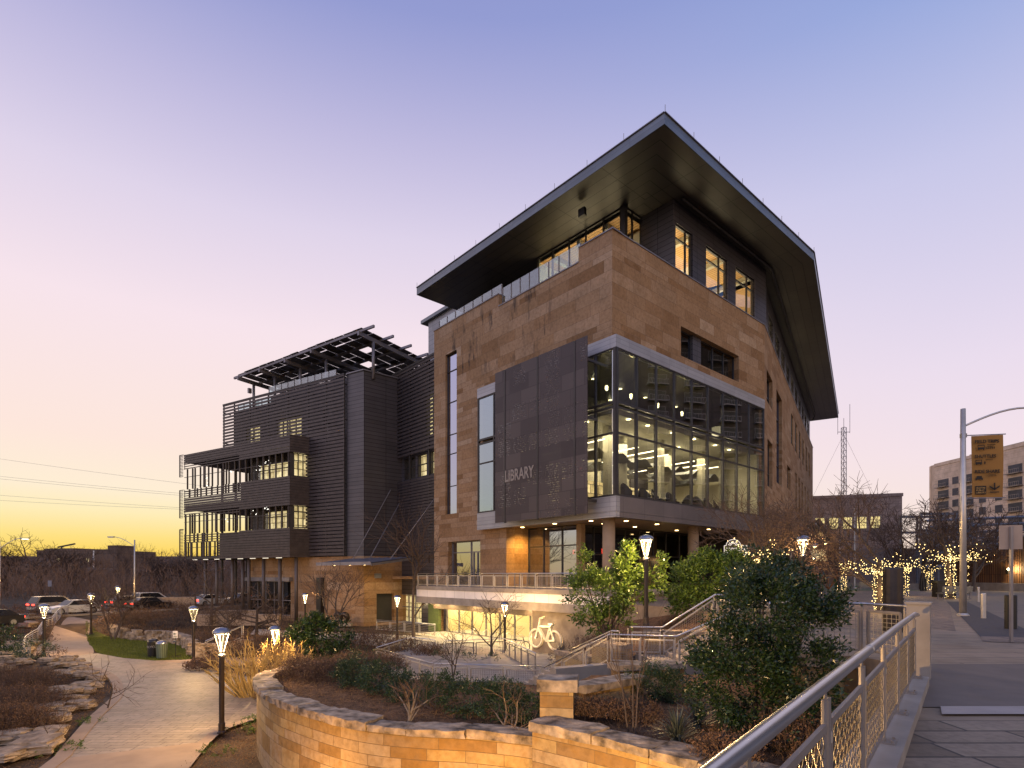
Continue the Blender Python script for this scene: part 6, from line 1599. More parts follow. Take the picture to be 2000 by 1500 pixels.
def bare_tree(label,base,h,seed,spread=.5,nch=(4,4,4,3,3),levels=4,r0=.11,trunk=.3,lean=(0,0),name='bare_tree',bark='bark',multi=1,group=None,twig='twig',cat='tree',flat=None,curve=.18,wid=1.0):
    rr=random.Random(seed); base=Vector(base); o=thing(name,label,cat,tuple(base),group)
    TMIN[0]=(.00027 if base.y<90 else .00016)*base.y
    t=MB(); c=MB()
    for k in range(multi):
        d=V(lean[0]+(rr.uniform(-.4,.4) if multi>1 else 0),lean[1]+(rr.uniform(-.4,.4) if multi>1 else 0),1).normalized()
        branch(t,c,base+V(rr.uniform(-.08,.08),rr.uniform(-.08,.08),-.15) if multi>1 else base-Z*.15,d,h*trunk,r0,0,rr,spread,nch,(1,levels),curve)
    for mm in (t,c):
        if flat:
            mm.v=[(x,y,base.z+(z-base.z)*flat) for x,y,z in mm.v]
    zs=[v[2] for v in c.v] or [v[2] for v in t.v]; s=h/max(.1,(max(zs)-base.z))
    for mm in (t,c): mm.v=[(base.x+(x-base.x)*s*wid,base.y+(y-base.y)*s*wid,base.z+(z-base.z)*s) for x,y,z in mm.v]
    t.build('trunk',M[bark],o,smooth=True,weld=False); 
    if c.f: c.build('crown',M[twig],o,weld=False)
    return o
def twigs(m,c,rad,n,r,L=.5,w=.012,upb=.8,leafn=0,ls=.05,hemi=True):
    c=Vector(c)
    for _ in range(n):
        v=rv(r); p=V(c.x+v.x*rad[0],c.y+v.y*rad[1],c.z+(abs(v.z) if hemi else v.z)*rad[2]*.75)
        out=V(v.x,v.y,0)*.7
        d=(V(0,0,upb)+out+rv(r)*.55).normalized(); l=L*r.uniform(.5,1.2)
        s=d.cross(rv(r)).normalized()*w*r.uniform(.5,1.2); n0=len(m.v); mid=p+d*l*.5+rv(r)*l*.10; t=mid+(d+rv(r)*.35).normalized()*l*.5
        m.v.extend([tuple(p-s),tuple(p+s),tuple(mid+s*.6),tuple(mid-s*.6),tuple(t)])
        m.f.append((n0,n0+1,n0+2,n0+3)); m.f.append((n0+3,n0+2,n0+4)); m.uv.extend([(0,0)]*7); m.mi.extend([0,0])
        for _k in range(leafn): leaf(m,mid.lerp(t,r.random()),rv(r).normalized(),rv(r),ls*r.uniform(.6,1.3),ls*.5,1)
def twig_shrub(name,label,cat,base,rad,n,seed,L=.5,w=.012,leafn=1,ls=.05,mats=('twig','dry'),group=None,upb=.8):
    r=random.Random(seed); o=thing(name,label,cat,tuple(base),group)
    m=MB(); twigs(m,Vector(base),rad,n,r,L,w,upb,leafn,ls); m.build('twigs',[M[a] for a in mats],o,weld=False)
    m=MB(); b=Vector(base)
    for k in range(7):
        a=r.uniform(0,6.28); e=b+V(math.cos(a)*rad[0]*.6,math.sin(a)*rad[1]*.6,rad[2]*.7); m.tube([b-Z*.1,b.lerp(e,.5)+V(0,0,.1),e],[.02,.014,.006],4,cap=False)
    m.build('stem',M['bark'],o); return o
# big evergreen right of the stairs
X=UV(1470,10.7,-3.1)
bush('evergreen_shrub','large dark glossy evergreen right of the stairs, before the plaza railing','shrub',X,
 [((4.35,10.7,-1.9),(1.0,.95,1.15),3.2),((4.75,10.6,-.75),(.8,.8,.8),2),((5.05,11.1,-.1),(.5,.5,.62),.9),((5.55,10.7,-.85),(.62,.55,.62),1.3),((3.95,10.5,-1.35),(.62,.6,.62),1),((5.35,10.5,-1.75),(.75,.7,.8),1.5),((4.9,10.2,-2.5),(.9,.7,.6),1.0),((5.0,11.6,.15),(.35,.35,.35),.35),((5.95,10.9,-.5),(.35,.35,.35),.4)],52000,.080,'leaf',1,10,.25,sr=.035,clump=16)
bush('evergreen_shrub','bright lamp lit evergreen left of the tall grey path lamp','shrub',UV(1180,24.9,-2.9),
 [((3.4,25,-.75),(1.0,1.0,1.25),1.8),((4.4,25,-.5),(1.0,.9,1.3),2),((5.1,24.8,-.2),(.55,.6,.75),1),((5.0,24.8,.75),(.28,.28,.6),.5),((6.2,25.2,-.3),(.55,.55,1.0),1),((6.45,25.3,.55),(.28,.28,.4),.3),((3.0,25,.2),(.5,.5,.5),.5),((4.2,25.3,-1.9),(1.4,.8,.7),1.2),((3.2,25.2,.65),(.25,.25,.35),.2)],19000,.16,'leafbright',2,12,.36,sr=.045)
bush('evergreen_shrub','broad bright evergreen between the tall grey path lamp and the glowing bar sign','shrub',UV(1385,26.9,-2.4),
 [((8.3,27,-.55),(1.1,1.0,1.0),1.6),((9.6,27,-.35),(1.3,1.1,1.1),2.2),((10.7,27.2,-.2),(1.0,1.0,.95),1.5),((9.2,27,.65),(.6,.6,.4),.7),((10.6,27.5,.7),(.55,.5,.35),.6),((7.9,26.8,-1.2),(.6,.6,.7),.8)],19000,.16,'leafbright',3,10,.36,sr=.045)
bush('evergreen_shrub','dark evergreen beside the fairy-lit tree just behind the large glossy evergreen','shrub',UV(1515,19.5,-1.9),
 [((8.6,19.5,-.75),(.9,.9,.9),1.5),((9.3,19.3,-.3),(.75,.7,.75),1.3),((8.0,19.6,-.35),(.65,.7,.75),1),((8.9,19.4,.3),(.45,.45,.3),.4)],11000,.13,'leaf',4,8,.3)
bush('clipped_shrub','round clipped evergreen shrub beside the stair rail','shrub',UV(1285,14.0,-3.2),[((3.4,14,-2.72),(.62,.6,.55),1.6),((4.05,13.9,-2.85),(.5,.5,.48),1.1),((3.1,13.9,-2.9),(.4,.4,.4),.6)],12000,.062,'leafdark',5,6,.16)
hp=[(690,17.4),(745,16.4),(800,15.4),(860,14.6),(920,14.0),(975,13.5),(1025,13.1)]
bush('clipped_hedge','low dark evergreen hedge curving along the planted bed in front of the zigzag railing','hedge',UV(860,14.6,-3.5),
 [(tuple(UV(u,d,-3.06+.10*(i%2))),(.68,.55,.44),1) for i,(u,d) in enumerate(hp)],40000,.065,'leafdark',6,14,.17)
bush('clipped_shrub','rounded dark shrub at the back left end of the low hedge','shrub',UV(715,18.6,-3.6),[(tuple(UV(712,18.6,-2.95)),(.85,.7,.5),1)],3000,.06,'leafdark',61,5,.18)
bush('green_shrub','fresh green leafy shrub between the golden bush and the hanging canopy','shrub',UV(628,33.5,-5.45),
 [(tuple(UV(628,33.5,-3.9)),(1.1,1.0,1.0),2),(tuple(UV(592,33.5,-3.4)),(.75,.7,.6),1),(tuple(UV(660,33.5,-3.6)),(.8,.8,.75),1.2),(tuple(UV(618,33.5,-2.9)),(.6,.6,.45),.6)],9000,.19,'leaf',7,8,.42)
bush('grey_green_shrub','rounded grey green shrub at the foot of the path lamp by the curved railing','shrub',UV(66,36.6,-5.6),[(tuple(UV(66,36.6,-5.0)),(1.15,.9,.75),1)],3500,.11,'leafgrey',8,5,.3)
bush('green_shrub','dark green shrub cut by the left edge of the picture','shrub',UV(6,39,-6.2),[(tuple(UV(6,39,-4.9)),(1.3,1.0,1.5),1.5),(tuple(UV(20,38.5,-5.4)),(.7,.7,.7),.6)],4200,.14,'leaf',9,5,.36)
bush('low_shrub','small dark shrub to the right of the path lamp by the curved railing','shrub',UV(100,37.3,-5.6),[(tuple(UV(101,37.3,-5.25)),(.75,.6,.5),1)],900,.10,'dry',10,5,.3)
bush('rooftop_shrub','dark leafy treetop on the roof terrace behind the solar trellis','shrub',tuple(fW(-5.5,9,21)),[(tuple(fW(-5.6,9,25.0)),(1.6,1.6,1.7),1),(tuple(fW(-4.0,9,24.5)),(1.2,1.2,1.4),.6)],1600,.26,'leafdark',12,4,.6)
bush('clipped_shrub','low dark shrub bed behind the walk railing before the bike room','shrub',UV(900,34,-5.4),[(tuple(UV(880,34,-4.95)),(1.2,.8,.5),1),(tuple(UV(940,33.5,-5.0)),(1.4,.8,.5),1)],2600,.09,'leafdark',13,5,.24)
for i,(u,v,s,lb) in enumerate(((175,1413,.6,'small fresh green weed clump right beside the kerb of the path, upper'),(95,1470,.8,'green weed clump among the limestone slabs near the bottom edge'),(135,1465,.6,'green weed clump against the kerb near the bottom edge'),(470,1427,.7,'green weed patch right of the tall bronze lamp foot'),(425,1470,.6,'green weed patch below the tall bronze lamp foot'),(495,1410,.5,'green weed patch at the foot of the curved wall'))):
    d=5.55*1109/(v-1122); c=UV(u,d,-5.6); bush('ground_weed',lb,'weed',c,[((c.x,c.y,c.z+.12),(s,s*.6,.14),1)],900,.06,'leafbright',30+i,2,.12)
# golden dry bush
def stemmy(name,label,base,rad,n,h,seed,mats,w=.022,cat='shrub'):
    r=random.Random(seed); base=Vector(base); o=thing(name,label,cat,tuple(base)); m=MB()
    for _ in range(n):
        a=r.uniform(0,6.28); s=r.random()**.5; b=base+V(math.cos(a)*rad[0]*s*.35,math.sin(a)*rad[1]*s*.35,-.05)
        e=base+V(math.cos(a)*rad[0]*s*1.05,math.sin(a)*rad[1]*s*1.05,h*(1.05-.45*s*s)*r.uniform(.55,1)); mid=b.lerp(e,.55)+rv(r)*.42+Z*.15
        m.tube([b,mid,e],[w,w*.8,w*.35],4,cap=False)
        for _k in range(6):
            q=mid.lerp(e,r.random()); d=((e-mid).normalized()+rv(r)*.8).normalized(); l=r.uniform(.2,.55); m.tube([q,q+d*l*.5+rv(r)*.04,q+d*l],[w*.5,w*.35,w*.15],3,cap=False)
    m.build('stems',M[mats],o,weld=False); return o
stemmy('golden_bush','golden leafless bush glowing under the lamps beside the paved path',UV(497,25.8,-5.55),(2.0,1.6),85,2.7,40,'straw',.034)
stemmy('golden_bush','smaller golden dry bush behind the glowing one toward the green shrub',UV(552,29.5,-5.5),(1.5,1.3),60,2.3,41,'straw',.026)
# brown dry shrubs
SH=[('dry_shrub',(590,19.2,-3.5),(.8,.8,.85),'dry brown shrub at the left end of the planted bed by the wall curl'),('dry_shrub',(640,18.6,-3.5),(.9,.8,.85),'dry brown shrub second from the wall curl in the planted bed'),('dry_shrub',(690,20.4,-3.5),(.9,.8,.75),'dry brown shrub behind the rounded hedge end'),('dry_shrub',(745,21.8,-3.7),(1.0,.9,.7),'dry brown shrub in front of the zigzag railing corner'),
('dry_shrub',(690,41,-5.5),(2.0,1.4,1.7),'tall pale brown shrub mass right of the green leafy shrub'),('dry_shrub',(740,43,-5.5),(2.0,1.4,1.7),'pale brown shrub under the left end of the terrace'),('dry_shrub',(790,38,-5.5),(1.6,1.2,1.5),'brown leafy shrub below the terrace corner'),('dry_shrub',(840,36,-5.4),(1.2,1.0,1.2),'brown shrub at the left of the bike room floor'),
('dry_shrub',(700,33,-5.4),(1.6,1.2,.8),'low brown shrub behind the zigzag railing'),('dry_shrub',(640,29,-5.4),(1.8,1.3,.9),'low brown shrub in front of the green leafy shrub'),('dry_shrub',(600,25,-5.3),(1.6,1.2,1.2),'brown shrub between the golden bush and the wall curl'),('dry_shrub',(560,24.5,-5.4),(1.3,1.0,1.0),'brown shrub behind the wall curl'),
('dry_shrub',(400,33,-5.5),(1.1,.9,.7),'low brown shrub at the lamp right of the litter bins'),('dry_shrub',(470,37,-5.5),(2.2,1.4,1.6),'brown shrub behind the golden bush'),('dry_shrub',(530,40,-5.5),(2.4,1.6,1.8),'brown shrub around the buried lamp post'),('dry_shrub',(430,43,-5.4),(2.2,1.5,1.3),'brown shrub above the stair handrail'),
('dry_shrub',(50,58,-4.6),(3,2,1.6),'brown shrub before the cars at far left'),('dry_shrub',(18,53,-4.8),(3,2,1.8),'brown shrub at the left frame edge before the cars'),('dry_shrub',(35,46,-5.8),(2.5,2,1.6),'brown shrub outside the curved path railing'),('dry_shrub',(180,62,-4.4),(2.5,1.6,.9),'straw coloured grass shrub right of the curved railing end'),
('dry_shrub',(280,55,-4.6),(2.5,1.6,1.2),'brown shrub behind the dry stone wall'),('dry_shrub',(240,52,-4.6),(2.2,1.5,1.1),'brown shrub on top of the dry stone wall end'),('dry_shrub',(330,66,-4.5),(3,2,1.4),'brown shrub before the dark car'),('dry_shrub',(380,60,-4.7),(3,2,1.7),'brown shrub behind the seat blocks'),
('dry_shrub',(1225,12.3,-3.12),(.75,.5,.35),'low dry grass shrub at the foot of the young bare sapling'),('dry_shrub',(1150,12.4,-3.12),(.6,.5,.35),'low dry grass shrub right of the square stone pier'),('dry_shrub',(1420,9.4,-3.1),(.5,.4,.4),'brown dry shrub below the large evergreen by the bridge rail'),('dry_shrub',(1560,9.8,-3.1),(.9,.6,.9),'brown twig shrub between the large evergreen and the bridge rail'),('dry_shrub',(1345,27,-2.7),(1.6,1,.9),'brown dry shrub above the lamp lit low wall'),('dry_shrub',(1140,29,-4.6),(1.8,1.2,1.8),'brown twig shrub under the bright evergreen by the bicycle wall'),('dry_shrub',(1190,27,-3.6),(1.5,1,1.0),'brown shrub at the stem foot of the bright evergreen')]
for i,(nm,(u,d,z),rad,lb) in enumerate(SH):
    far=d>30; n=520 if far else (1500 if d>15 else 900)
    twig_shrub(nm,lb,'shrub',UV(u,d,z),rad,n,100+i,L=.28*max(rad) if far else .30,w=.016 if far else .007,leafn=2,ls=.13 if far else .055)
# the creek bed shrubs at lower left
for i,(u,v,s,lb) in enumerate(((40,1330,1.5,'dense dark brown shrub in the creek bed below the side path'),(100,1345,1.3,'dense brown shrub in the creek bed beside the limestone slabs'),(20,1390,1.4,'dense brown shrub at the left edge of the creek bed'),(85,1400,1.3,'brown leaf shrub in the middle of the creek bed'),(15,1450,1.3,'rusty brown shrub at the lower left corner'),(60,1440,1.0,'brown twig shrub just above the lowest limestone slabs'))):
    d=5.75*1109/(v-1122); c=UV(u-38,d,0); c.z=gh(c.x,c.y); twig_shrub('creek_shrub',lb,'shrub',c,(s*1.45,s*1.3,s*1.25),3600,160+i,L=.42,w=.007,leafn=2,ls=.06)
# yuccas
def yucca(label,base,n,L,seed):
    r=random.Random(seed); o=thing('yucca',label,'plant',tuple(base)); m=MB(); b=Vector(base)
    for _ in range(n):
        a=r.uniform(0,6.28); el=r.uniform(.15,1.4); d=V(math.cos(a)*math.cos(el),math.sin(a)*math.cos(el),math.sin(el)); s=d.cross(Z).normalized()*.012; l=L*r.uniform(.7,1.1)
        p1=b+d*l*.5+Z*.05; p2=b+d*l+Z*(-.12*l)
        k=len(m.v); m.v.extend([tuple(b-s),tuple(b+s),tuple(p1+s),tuple(p1-s),tuple(p2)]); m.f+= [(k,k+1,k+2,k+3),(k+3,k+2,k+4)]; m.uv.extend([(0,0)]*7); m.mi.extend([0,0])
    m.build('blades',M['yucca'],o,weld=False)
    m=MB(); m.lathe([(.09,-.1),(.08,.1),(.02,.2)],8,b); m.build('heart',M['yucca'],o)
yucca('spiky grey green yucca by the capstones right of the sapling',UV(1322,10.6,-3.1),130,.75,1); yucca('second spiky yucca just behind, under the large evergreen',UV(1362,11.6,-3.1),120,.8,2); yucca('dark spiky yucca beside the glowing bicycle sculpture',UV(1098,33.5,-4.9),110,1.1,3)
# bare trees
bare_tree('tall slender bare tree before the dark recess between the wing and the stone block',UV(808,50,-5.45),12.4,51,.42,(5,4,4,3,3),4,.17,.34)
bare_tree('many stemmed bare tree in front of the stone base of the slatted wing',UV(655,53,-5.4),6.8,52,.45,(3,4,3,3),4,.09,.34,multi=3)
bare_tree('bare shrub like tree growing behind the dry stone wall by the lawn',UV(222,48,-5.4),5.2,53,.5,(4,4,4,3),4,.06,.30,multi=3)
bare_tree('small leafless tree before the lit bike room near the path lamp',UV(960,35,-5.4),4.9,54,.55,(4,4,4,3),4,.09,.36)
bare_tree('spreading bare tree before the left columns of the slatted wing',UV(412,56,-4.8),6.6,55,.55,(4,4,4,3),4,.13,.32)
bare_tree('wide flat branching bare tree before the dark base window of the wing',UV(500,49,-5.4),4.8,56,.75,(6,5,4,3),4,.12,.4)
bare_tree('lower flat branching bare tree behind the golden bush',UV(445,46,-5.4),4.0,57,.75,(6,5,4,3),4,.11,.4)
bare_tree('thin leaning bare sapling beside the paved path',UV(205,23.3,-5.65),2.55,58,.6,(5,4,3,3),3,.032,.42,(.35,0),cat='sapling',name='sapling')
bare_tree('thin bare sapling among the limestone slabs near the bottom edge',UV(92,18.6,-6.2),2.9,59,.45,(4,3,3,2),3,.022,.4,cat='sapling',name='sapling')
bare_tree('slender reddish young sapling with upright stems before the stairs',UV(1233,11.3,-3.15),2.95,60,.30,(3,3,2,2),3,.022,.42,(.02,0),multi=3,cat='sapling',name='sapling',curve=.10)
bare_tree('crooked pale stemmed leafless shrub before the low hedge, left of two',UV(795,13.1,-3.5),1.25,61,.5,(4,4,3,3),3,.035,.42,multi=2,bark='palebark',cat='sapling',name='sapling')
bare_tree('pale stemmed leafless shrub before the low hedge beside the wall step',UV(985,12.3,-3.5),1.25,62,.55,(4,4,3,3),3,.03,.42,multi=2,bark='palebark',cat='sapling',name='sapling')
bare_tree('bare twiggy sapling behind the low hedge and before the zigzag railing',UV(880,19,-3.6),2.2,63,.55,(4,4,3,3),3,.03,.4,multi=2,cat='sapling',name='sapling')
bare_tree('dark bare plaza tree against the far end of the glass box',UV(1478,31,-1.75),6.6,64,.5,(4,4,4,4,4),5,.085,.26,wid=1.1)
bare_tree('dark bare plaza tree against the long rear stone front',UV(1535,37,-1.75),7.6,65,.5,(4,4,4,4,4),5,.10,.26)
bare_tree('bare plaza tree before the rear stone front, right of its darker neighbour',UV(1568,52,-1.75),7.2,651,.5,(4,4,4,4,3),5,.10,.26)
tA=bare_tree('large bare plaza tree with light-wrapped trunk behind the dark cylinder',UV(1717,26,-1.75),6.4,66,.5,(4,4,4,4,4),5,.10,.26,wid=1.1)
tB=bare_tree('bare plaza tree with light-wrapped trunk beside the timber bench',UV(1856,41,-1.75),8.0,67,.5,(4,4,4,4,4),5,.13,.26,wid=1.1)
bare_tree('bare tree behind the dark cylinder before the brick building',UV(1765,52,-1.75),8.0,68,.5,(4,4,4,4,3),5,.12,.26)
bare_tree('small bare tree on the lawn left of the wire sculpture',UV(1637,58,-1.75),6.0,69,.5,(5,4,4,3),4,.12,.3)
bare_tree('bare tree far right behind the street light and before the steel substation',UV(1900,58,-1.75),9.0,70,.5,(4,4,4,4,3),5,.13,.26)
bare_tree('bare tree between the brick building and the tan tower',UV(1800,66,-1.75),8.0,701,.5,(5,5,4,3),4,.18,.3)
bare_tree('large spreading bare tree silhouetted on the yellow sky at left',UV(80,108,-4),13.0,71,.5,(5,4,4,3,3),5,.22,.22,wid=1.25)
bare_tree('bare tree silhouetted beside the slim street light pole',UV(247,104,-4),11.2,72,.42,(5,4,4,4,3),5,.18,.40)
bare_tree('smaller bare tree silhouetted at the far left edge',UV(12,100,-4),10.2,73,.5,(4,4,4,3,3),5,.18,.22,wid=1.3)
bare_tree('bare tree silhouetted right of the large spreading one',UV(145,112,-4),9.6,74,.5,(5,4,4,4,3),5,.18,.22,wid=1.3)
bare_tree('dense bare tree left of the wing columns beyond the street',UV(318,98,-4),8.2,75,.5,(5,4,4,4,3),5,.16,.22,wid=1.3)
bare_tree('dense bare tree beyond the street under the slatted wing',UV(365,100,-4),8.4,76,.5,(5,4,4,4,3),5,.16,.22,wid=1.3)
# fairy lights wound on trees
def fairy(label,cx,cy,z0,z1,r,turns,limbs,seed,step=.16,bs=.017,mat='bulb',e=60):
    rr=random.Random(seed); o=thing('string_lights',label,'fairy lights',(cx,cy,z0),'warm fairy lights in the plaza trees'); m=MB(); w_=MB()
    pts=[]; turns*=.7; n=int(turns*7)
    for k in range(n+1): a=2*math.pi*turns*k/n; pts.append(V(cx+math.cos(a)*r*rr.uniform(.8,1.5),cy+math.sin(a)*r*rr.uniform(.8,1.5),z0+(z1-z0)*k/n+rr.uniform(-.06,.06)))
    lines=[pts]
    for (dx,dy,dz) in limbs:
        b=V(cx,cy,z1-.25*rr.random()); ln=[pts[-1] if False else b]; e_=V(cx+dx,cy+dy,z1+dz)
        L=(e_-b).length; q=max(5,int(L/step))
        for k in range(1,q+1): ln.append(b.lerp(e_,k/q)+rv(rr)*(.10+.10*L*k/q*.4))
        lines.append(ln)
    for ln in lines:
        w_.tube(ln,.006,3,cap=False)
        for p in ln:
            s=bs*rr.uniform(.6,1.4); k=len(m.v); m.v.extend([(p.x,p.y,p.z-s),(p.x+s,p.y,p.z),(p.x,p.y+s,p.z),(p.x-s,p.y,p.z),(p.x,p.y-s,p.z),(p.x,p.y,p.z+s)])
            for a,b in ((1,2),(2,3),(3,4),(4,1)): m.f+= [(k,k+b,k+a),(k+5,k+a,k+b)]; m.uv.extend([(0,0)]*6); m.mi.extend([0,0])
    bo=m.build('bulbs',M[mat],o,weld=False); bo['kind']='stuff'; w_.build('wire',M['black'],o,weld=False)
    point(V(cx,cy-.5,(z0+z1)/2),e,(1,.70,.30),.5,'fairy_light_glow')
def limbs(n,R_,seed,zr=(.1,.9)):
    r=random.Random(seed); return [(math.cos(k*6.28/n+r.uniform(-.3,.3))*R_*r.uniform(.5,1.1),math.sin(k*6.28/n)*R_*.7*r.uniform(.5,1),r.uniform(*zr)) for k in range(n)]
p=UV(1717,26,-1.75); fairy('dense warm lights wound round the trunk and limbs of the tree behind the dark cylinder',p.x,p.y,-1.7,.15,.20,26,limbs(24,1.6,1,(-.2,.85)),1,.13,.019)
p=UV(1856,41,-1.75); fairy('warm lights on the trunk and lower limbs of the tree by the timber bench',p.x,p.y,-1.7,1.2,.26,24,limbs(18,2.9,2,(-.3,1.0)),2,.22,.028)
p=UV(1490,30,-1.75); fairy('warm lights in the tree crown right of the glowing bar sign',p.x,p.y,-1.2,.7,.18,10,limbs(16,1.6,3,(-.5,1.3)),3,.16,.026)
p=UV(1648,60,-1.75); fairy('pale lights on the small tree beside the wire sculpture',p.x,p.y,-1.7,.4,.22,14,limbs(7,1.0,4,(0,1.0)),4,.25,.026)
p=UV(1815,61,-1.75); fairy('pale lights on the small tree right of the black bollards',p.x,p.y,-1.7,.2,.28,16,limbs(9,1.6,5,(0,1.0)),5,.25,.026)
p=UV(1769,45,-1.75); fairy('warm lights on the trunk just right of the dark cylinder',p.x,p.y,-1.7,.5,.17,14,limbs(8,1.9,6,(0,.8)),6,.22,.026)
p=UV(1888,45,-1.75); fairy('warm lights hanging in branches right of the tall street light',p.x,p.y,-1.0,1.3,.12,6,limbs(8,2.6,7,(-.2,1.0)),7,.26,.026)
# ground litter: dry leaves and blades over the beds (nobody could count them)
r=random.Random(77); m=MB()
PATHS=[pv,[(p[0],p[1]) for p in ul]+[(p[0],p[1]) for p in ur[::-1]],lawn,[(-11.4,11.5),(-13.3,17.04),(-10.25,18.6),(-9.5,16),(-8.2,12)],[(-22.9,36.3),(-19.6,37.6),(-16,38),(-15,35),(-17.4,33.9),(-21.3,35.6)],[(-26,57.5),(-6,50),(5,36),(4,33),(-2,38),(-14,46),(-24,52)]]
def inpoly(x,y,P):
    c=False; j=len(P)-1
    for i in range(len(P)):
        if (P[i][1]>y)!=(P[j][1]>y) and x<(P[j][0]-P[i][0])*(y-P[i][1])/(P[j][1]-P[i][1])+P[i][0]: c=not c
        j=i
    return c
def scatter(poly_f,n,zf,l,w,up):
    for _ in range(n):
        q=poly_f(); 
        if q is None: continue
        x,y=q
        if any(inpoly(x,y,P) for P in PATHS): continue
        d=(V(r.uniform(-1,1),r.uniform(-1,1),up*r.random())).normalized(); leaf(m,V(x,y,zf(x,y)),d,rv(r),l*r.uniform(.5,1.3),w)
def bedq():
    t=r.random(); k=r.random(); a=samp(ow,N_)[int(t*N_)]; b=Vector((-7.6+9.0*t,20.6-4.6*t,0)); p=a.lerp(b,k*.9+.06); return (p.x+r.uniform(-.1,.1),p.y)
owS=samp(ow,N_)
def bedq():
    t=r.random(); i=int(t*N_); f=t*N_-i; a=owS[i].lerp(owS[min(i+1,N_)],f); b=Vector((-7.6+9.0*t,20.6-4.6*t,0)); p=a.lerp(b,.07+.9*r.random()); return (p.x,p.y)
scatter(bedq,9000,lambda x,y:-3.50+.08*sm(13,20,y)+.03,.13,.012,.8)
owS2=samp(ow2,12)
def bedq2():
    t=r.random(); i=int(t*12); f=t*12-i; a=owS2[i].lerp(owS2[min(i+1,12)],f); b=Vector((1.2+4.8*t,15-3.2*t,0)); p=a.lerp(b,.1+.88*r.random()); return (p.x,p.y)
scatter(bedq2,4500,lambda x,y:-3.13,.14,.011,.9)
scatter(lambda:(r.uniform(-10.2,-7.6),r.uniform(13,21)),3500,lambda x,y:gh(x,y)+.02,.13,.014,.9)
scatter(lambda:(xleft(yy)-.5-r.random()**2*2.6,yy) if (yy:=r.uniform(15,27)) else None,3500,lambda x,y:gh(x,y)+.02,.12,.014,.7)
scatter(lambda:(r.uniform(-20,-6),r.uniform(26,52)),9000,lambda x,y:gh(x,y)+.03,.35,.03,1.6)
scatter(lambda:(r.uniform(-46,-20),r.uniform(47,66)),9000,lambda x,y:gh(x,y)+.03,.45,.035,1.8)
scatter(lambda:(r.uniform(-60,-36),r.uniform(36,62)),7000,lambda x,y:gh(x,y)+.03,.5,.035,1.8)
o=m.build('dry_ground_cover',M['drygrass'],None,weld=False); tag(o,'dry leaves and straw litter covering the planted beds',None,None,'stuff')
m=MB()
def inpoly(x,y,P):
    c=False; j=len(P)-1
    for i in range(len(P)):
        if (P[i][1]>y)!=(P[j][1]>y) and x<(P[j][0]-P[i][0])*(y-P[i][1])/(P[j][1]-P[i][1])+P[i][0]: c=not c
        j=i
    return c
k=0
while k<14000:
    x,y=r.uniform(-41,-21),r.uniform(36,54)
    if inpoly(x,y,lawn): leaf(m,V(x,y,gh(x,y)+.05),(Z+rv(r)*.6).normalized(),rv(r),r.uniform(.07,.15),.035); k+=1
o=m.build('lawn_grass',M['grass'],None,weld=False); tag(o,'short green lawn grass inside the curve of the path',None,None,'stuff')
# ------------------------------------------------------------------ far surroundings
r=random.Random(9)
# woods beyond the street, one brown mass
m=MB()
for _ in range(13000):
    u=r.uniform(-60,640); d=r.uniform(78,150); x=(u-1000)/1109*d
    top=1.2+4.6*(d-80)/70+1.6*mnoise.noise((u*.02,d*.03,1)); z0=-4.2+r.random()**1.2*(top+4.0)
    p=V(x,d,z0); dd=(V(0,0,1)+rv(r)*.8).normalized(); l=r.uniform(.7,1.9); s=dd.cross(rv(r)).normalized()*r.uniform(.015,.05)
    n=len(m.v); m.v.extend([tuple(p-s),tuple(p+s),tuple(p+dd*l)]); m.f.append((n,n+1,n+2)); m.uv.extend([(0,0)]*3); m.mi.append(0)
    for _k in range(3):
        q=p+dd*l*r.uniform(.2,.9); d2=(dd+rv(r)*1.1).normalized(); l2=l*.5; s2=s*.55
        n=len(m.v); m.v.extend([tuple(q-s2),tuple(q+s2),tuple(q+d2*l2)]); m.f.append((n,n+1,n+2)); m.uv.extend([(0,0)]*3); m.mi.append(0)
o=m.build('far_woods',plain('winter_woodland',(.27,.155,.09),(.15,.085,.05),1,0,.2),None,weld=False); tag(o,'brown leafless woods massed beyond the street',None,None,'stuff')
def ridge(name,d0,u0,u1,zf,mat,seed):
    m=MB(); n=160; rows=[]
    for i in range(n+1):
        u=u0+(u1-u0)*i/n; x=(u-1000)/1109
        z=zf(u)+.5*mnoise.noise((u*.09,seed,0))+.35*mnoise.noise((u*.3,seed,4))
        rows.append([V(x*d0,d0,-6),V(x*d0*1.01,d0*1.01,z*.7),V(x*d0*1.04,d0*1.04,z),V(x*d0*1.3,d0*1.3,z*.9-1)])
    for a,b in zip(rows,rows[1:]):
        for j in range(3): m.face([a[j],b[j],b[j+1],a[j+1]])
    o=m.build(name,mat,smooth=True); struct(o)
ridge('wooded_bank',128,-120,700,lambda u:1.2+1.2*sm(260,60,u),plain('woodland_floor',(.15,.09,.055),(.085,.05,.03),1,0,.9,.25,.2),3)
ridge('hills',900,-400,2600,lambda u:30 if u<700 else 12,plain('far_hills',(.085,.05,.035),(.06,.036,.026),1,0,.02),8)
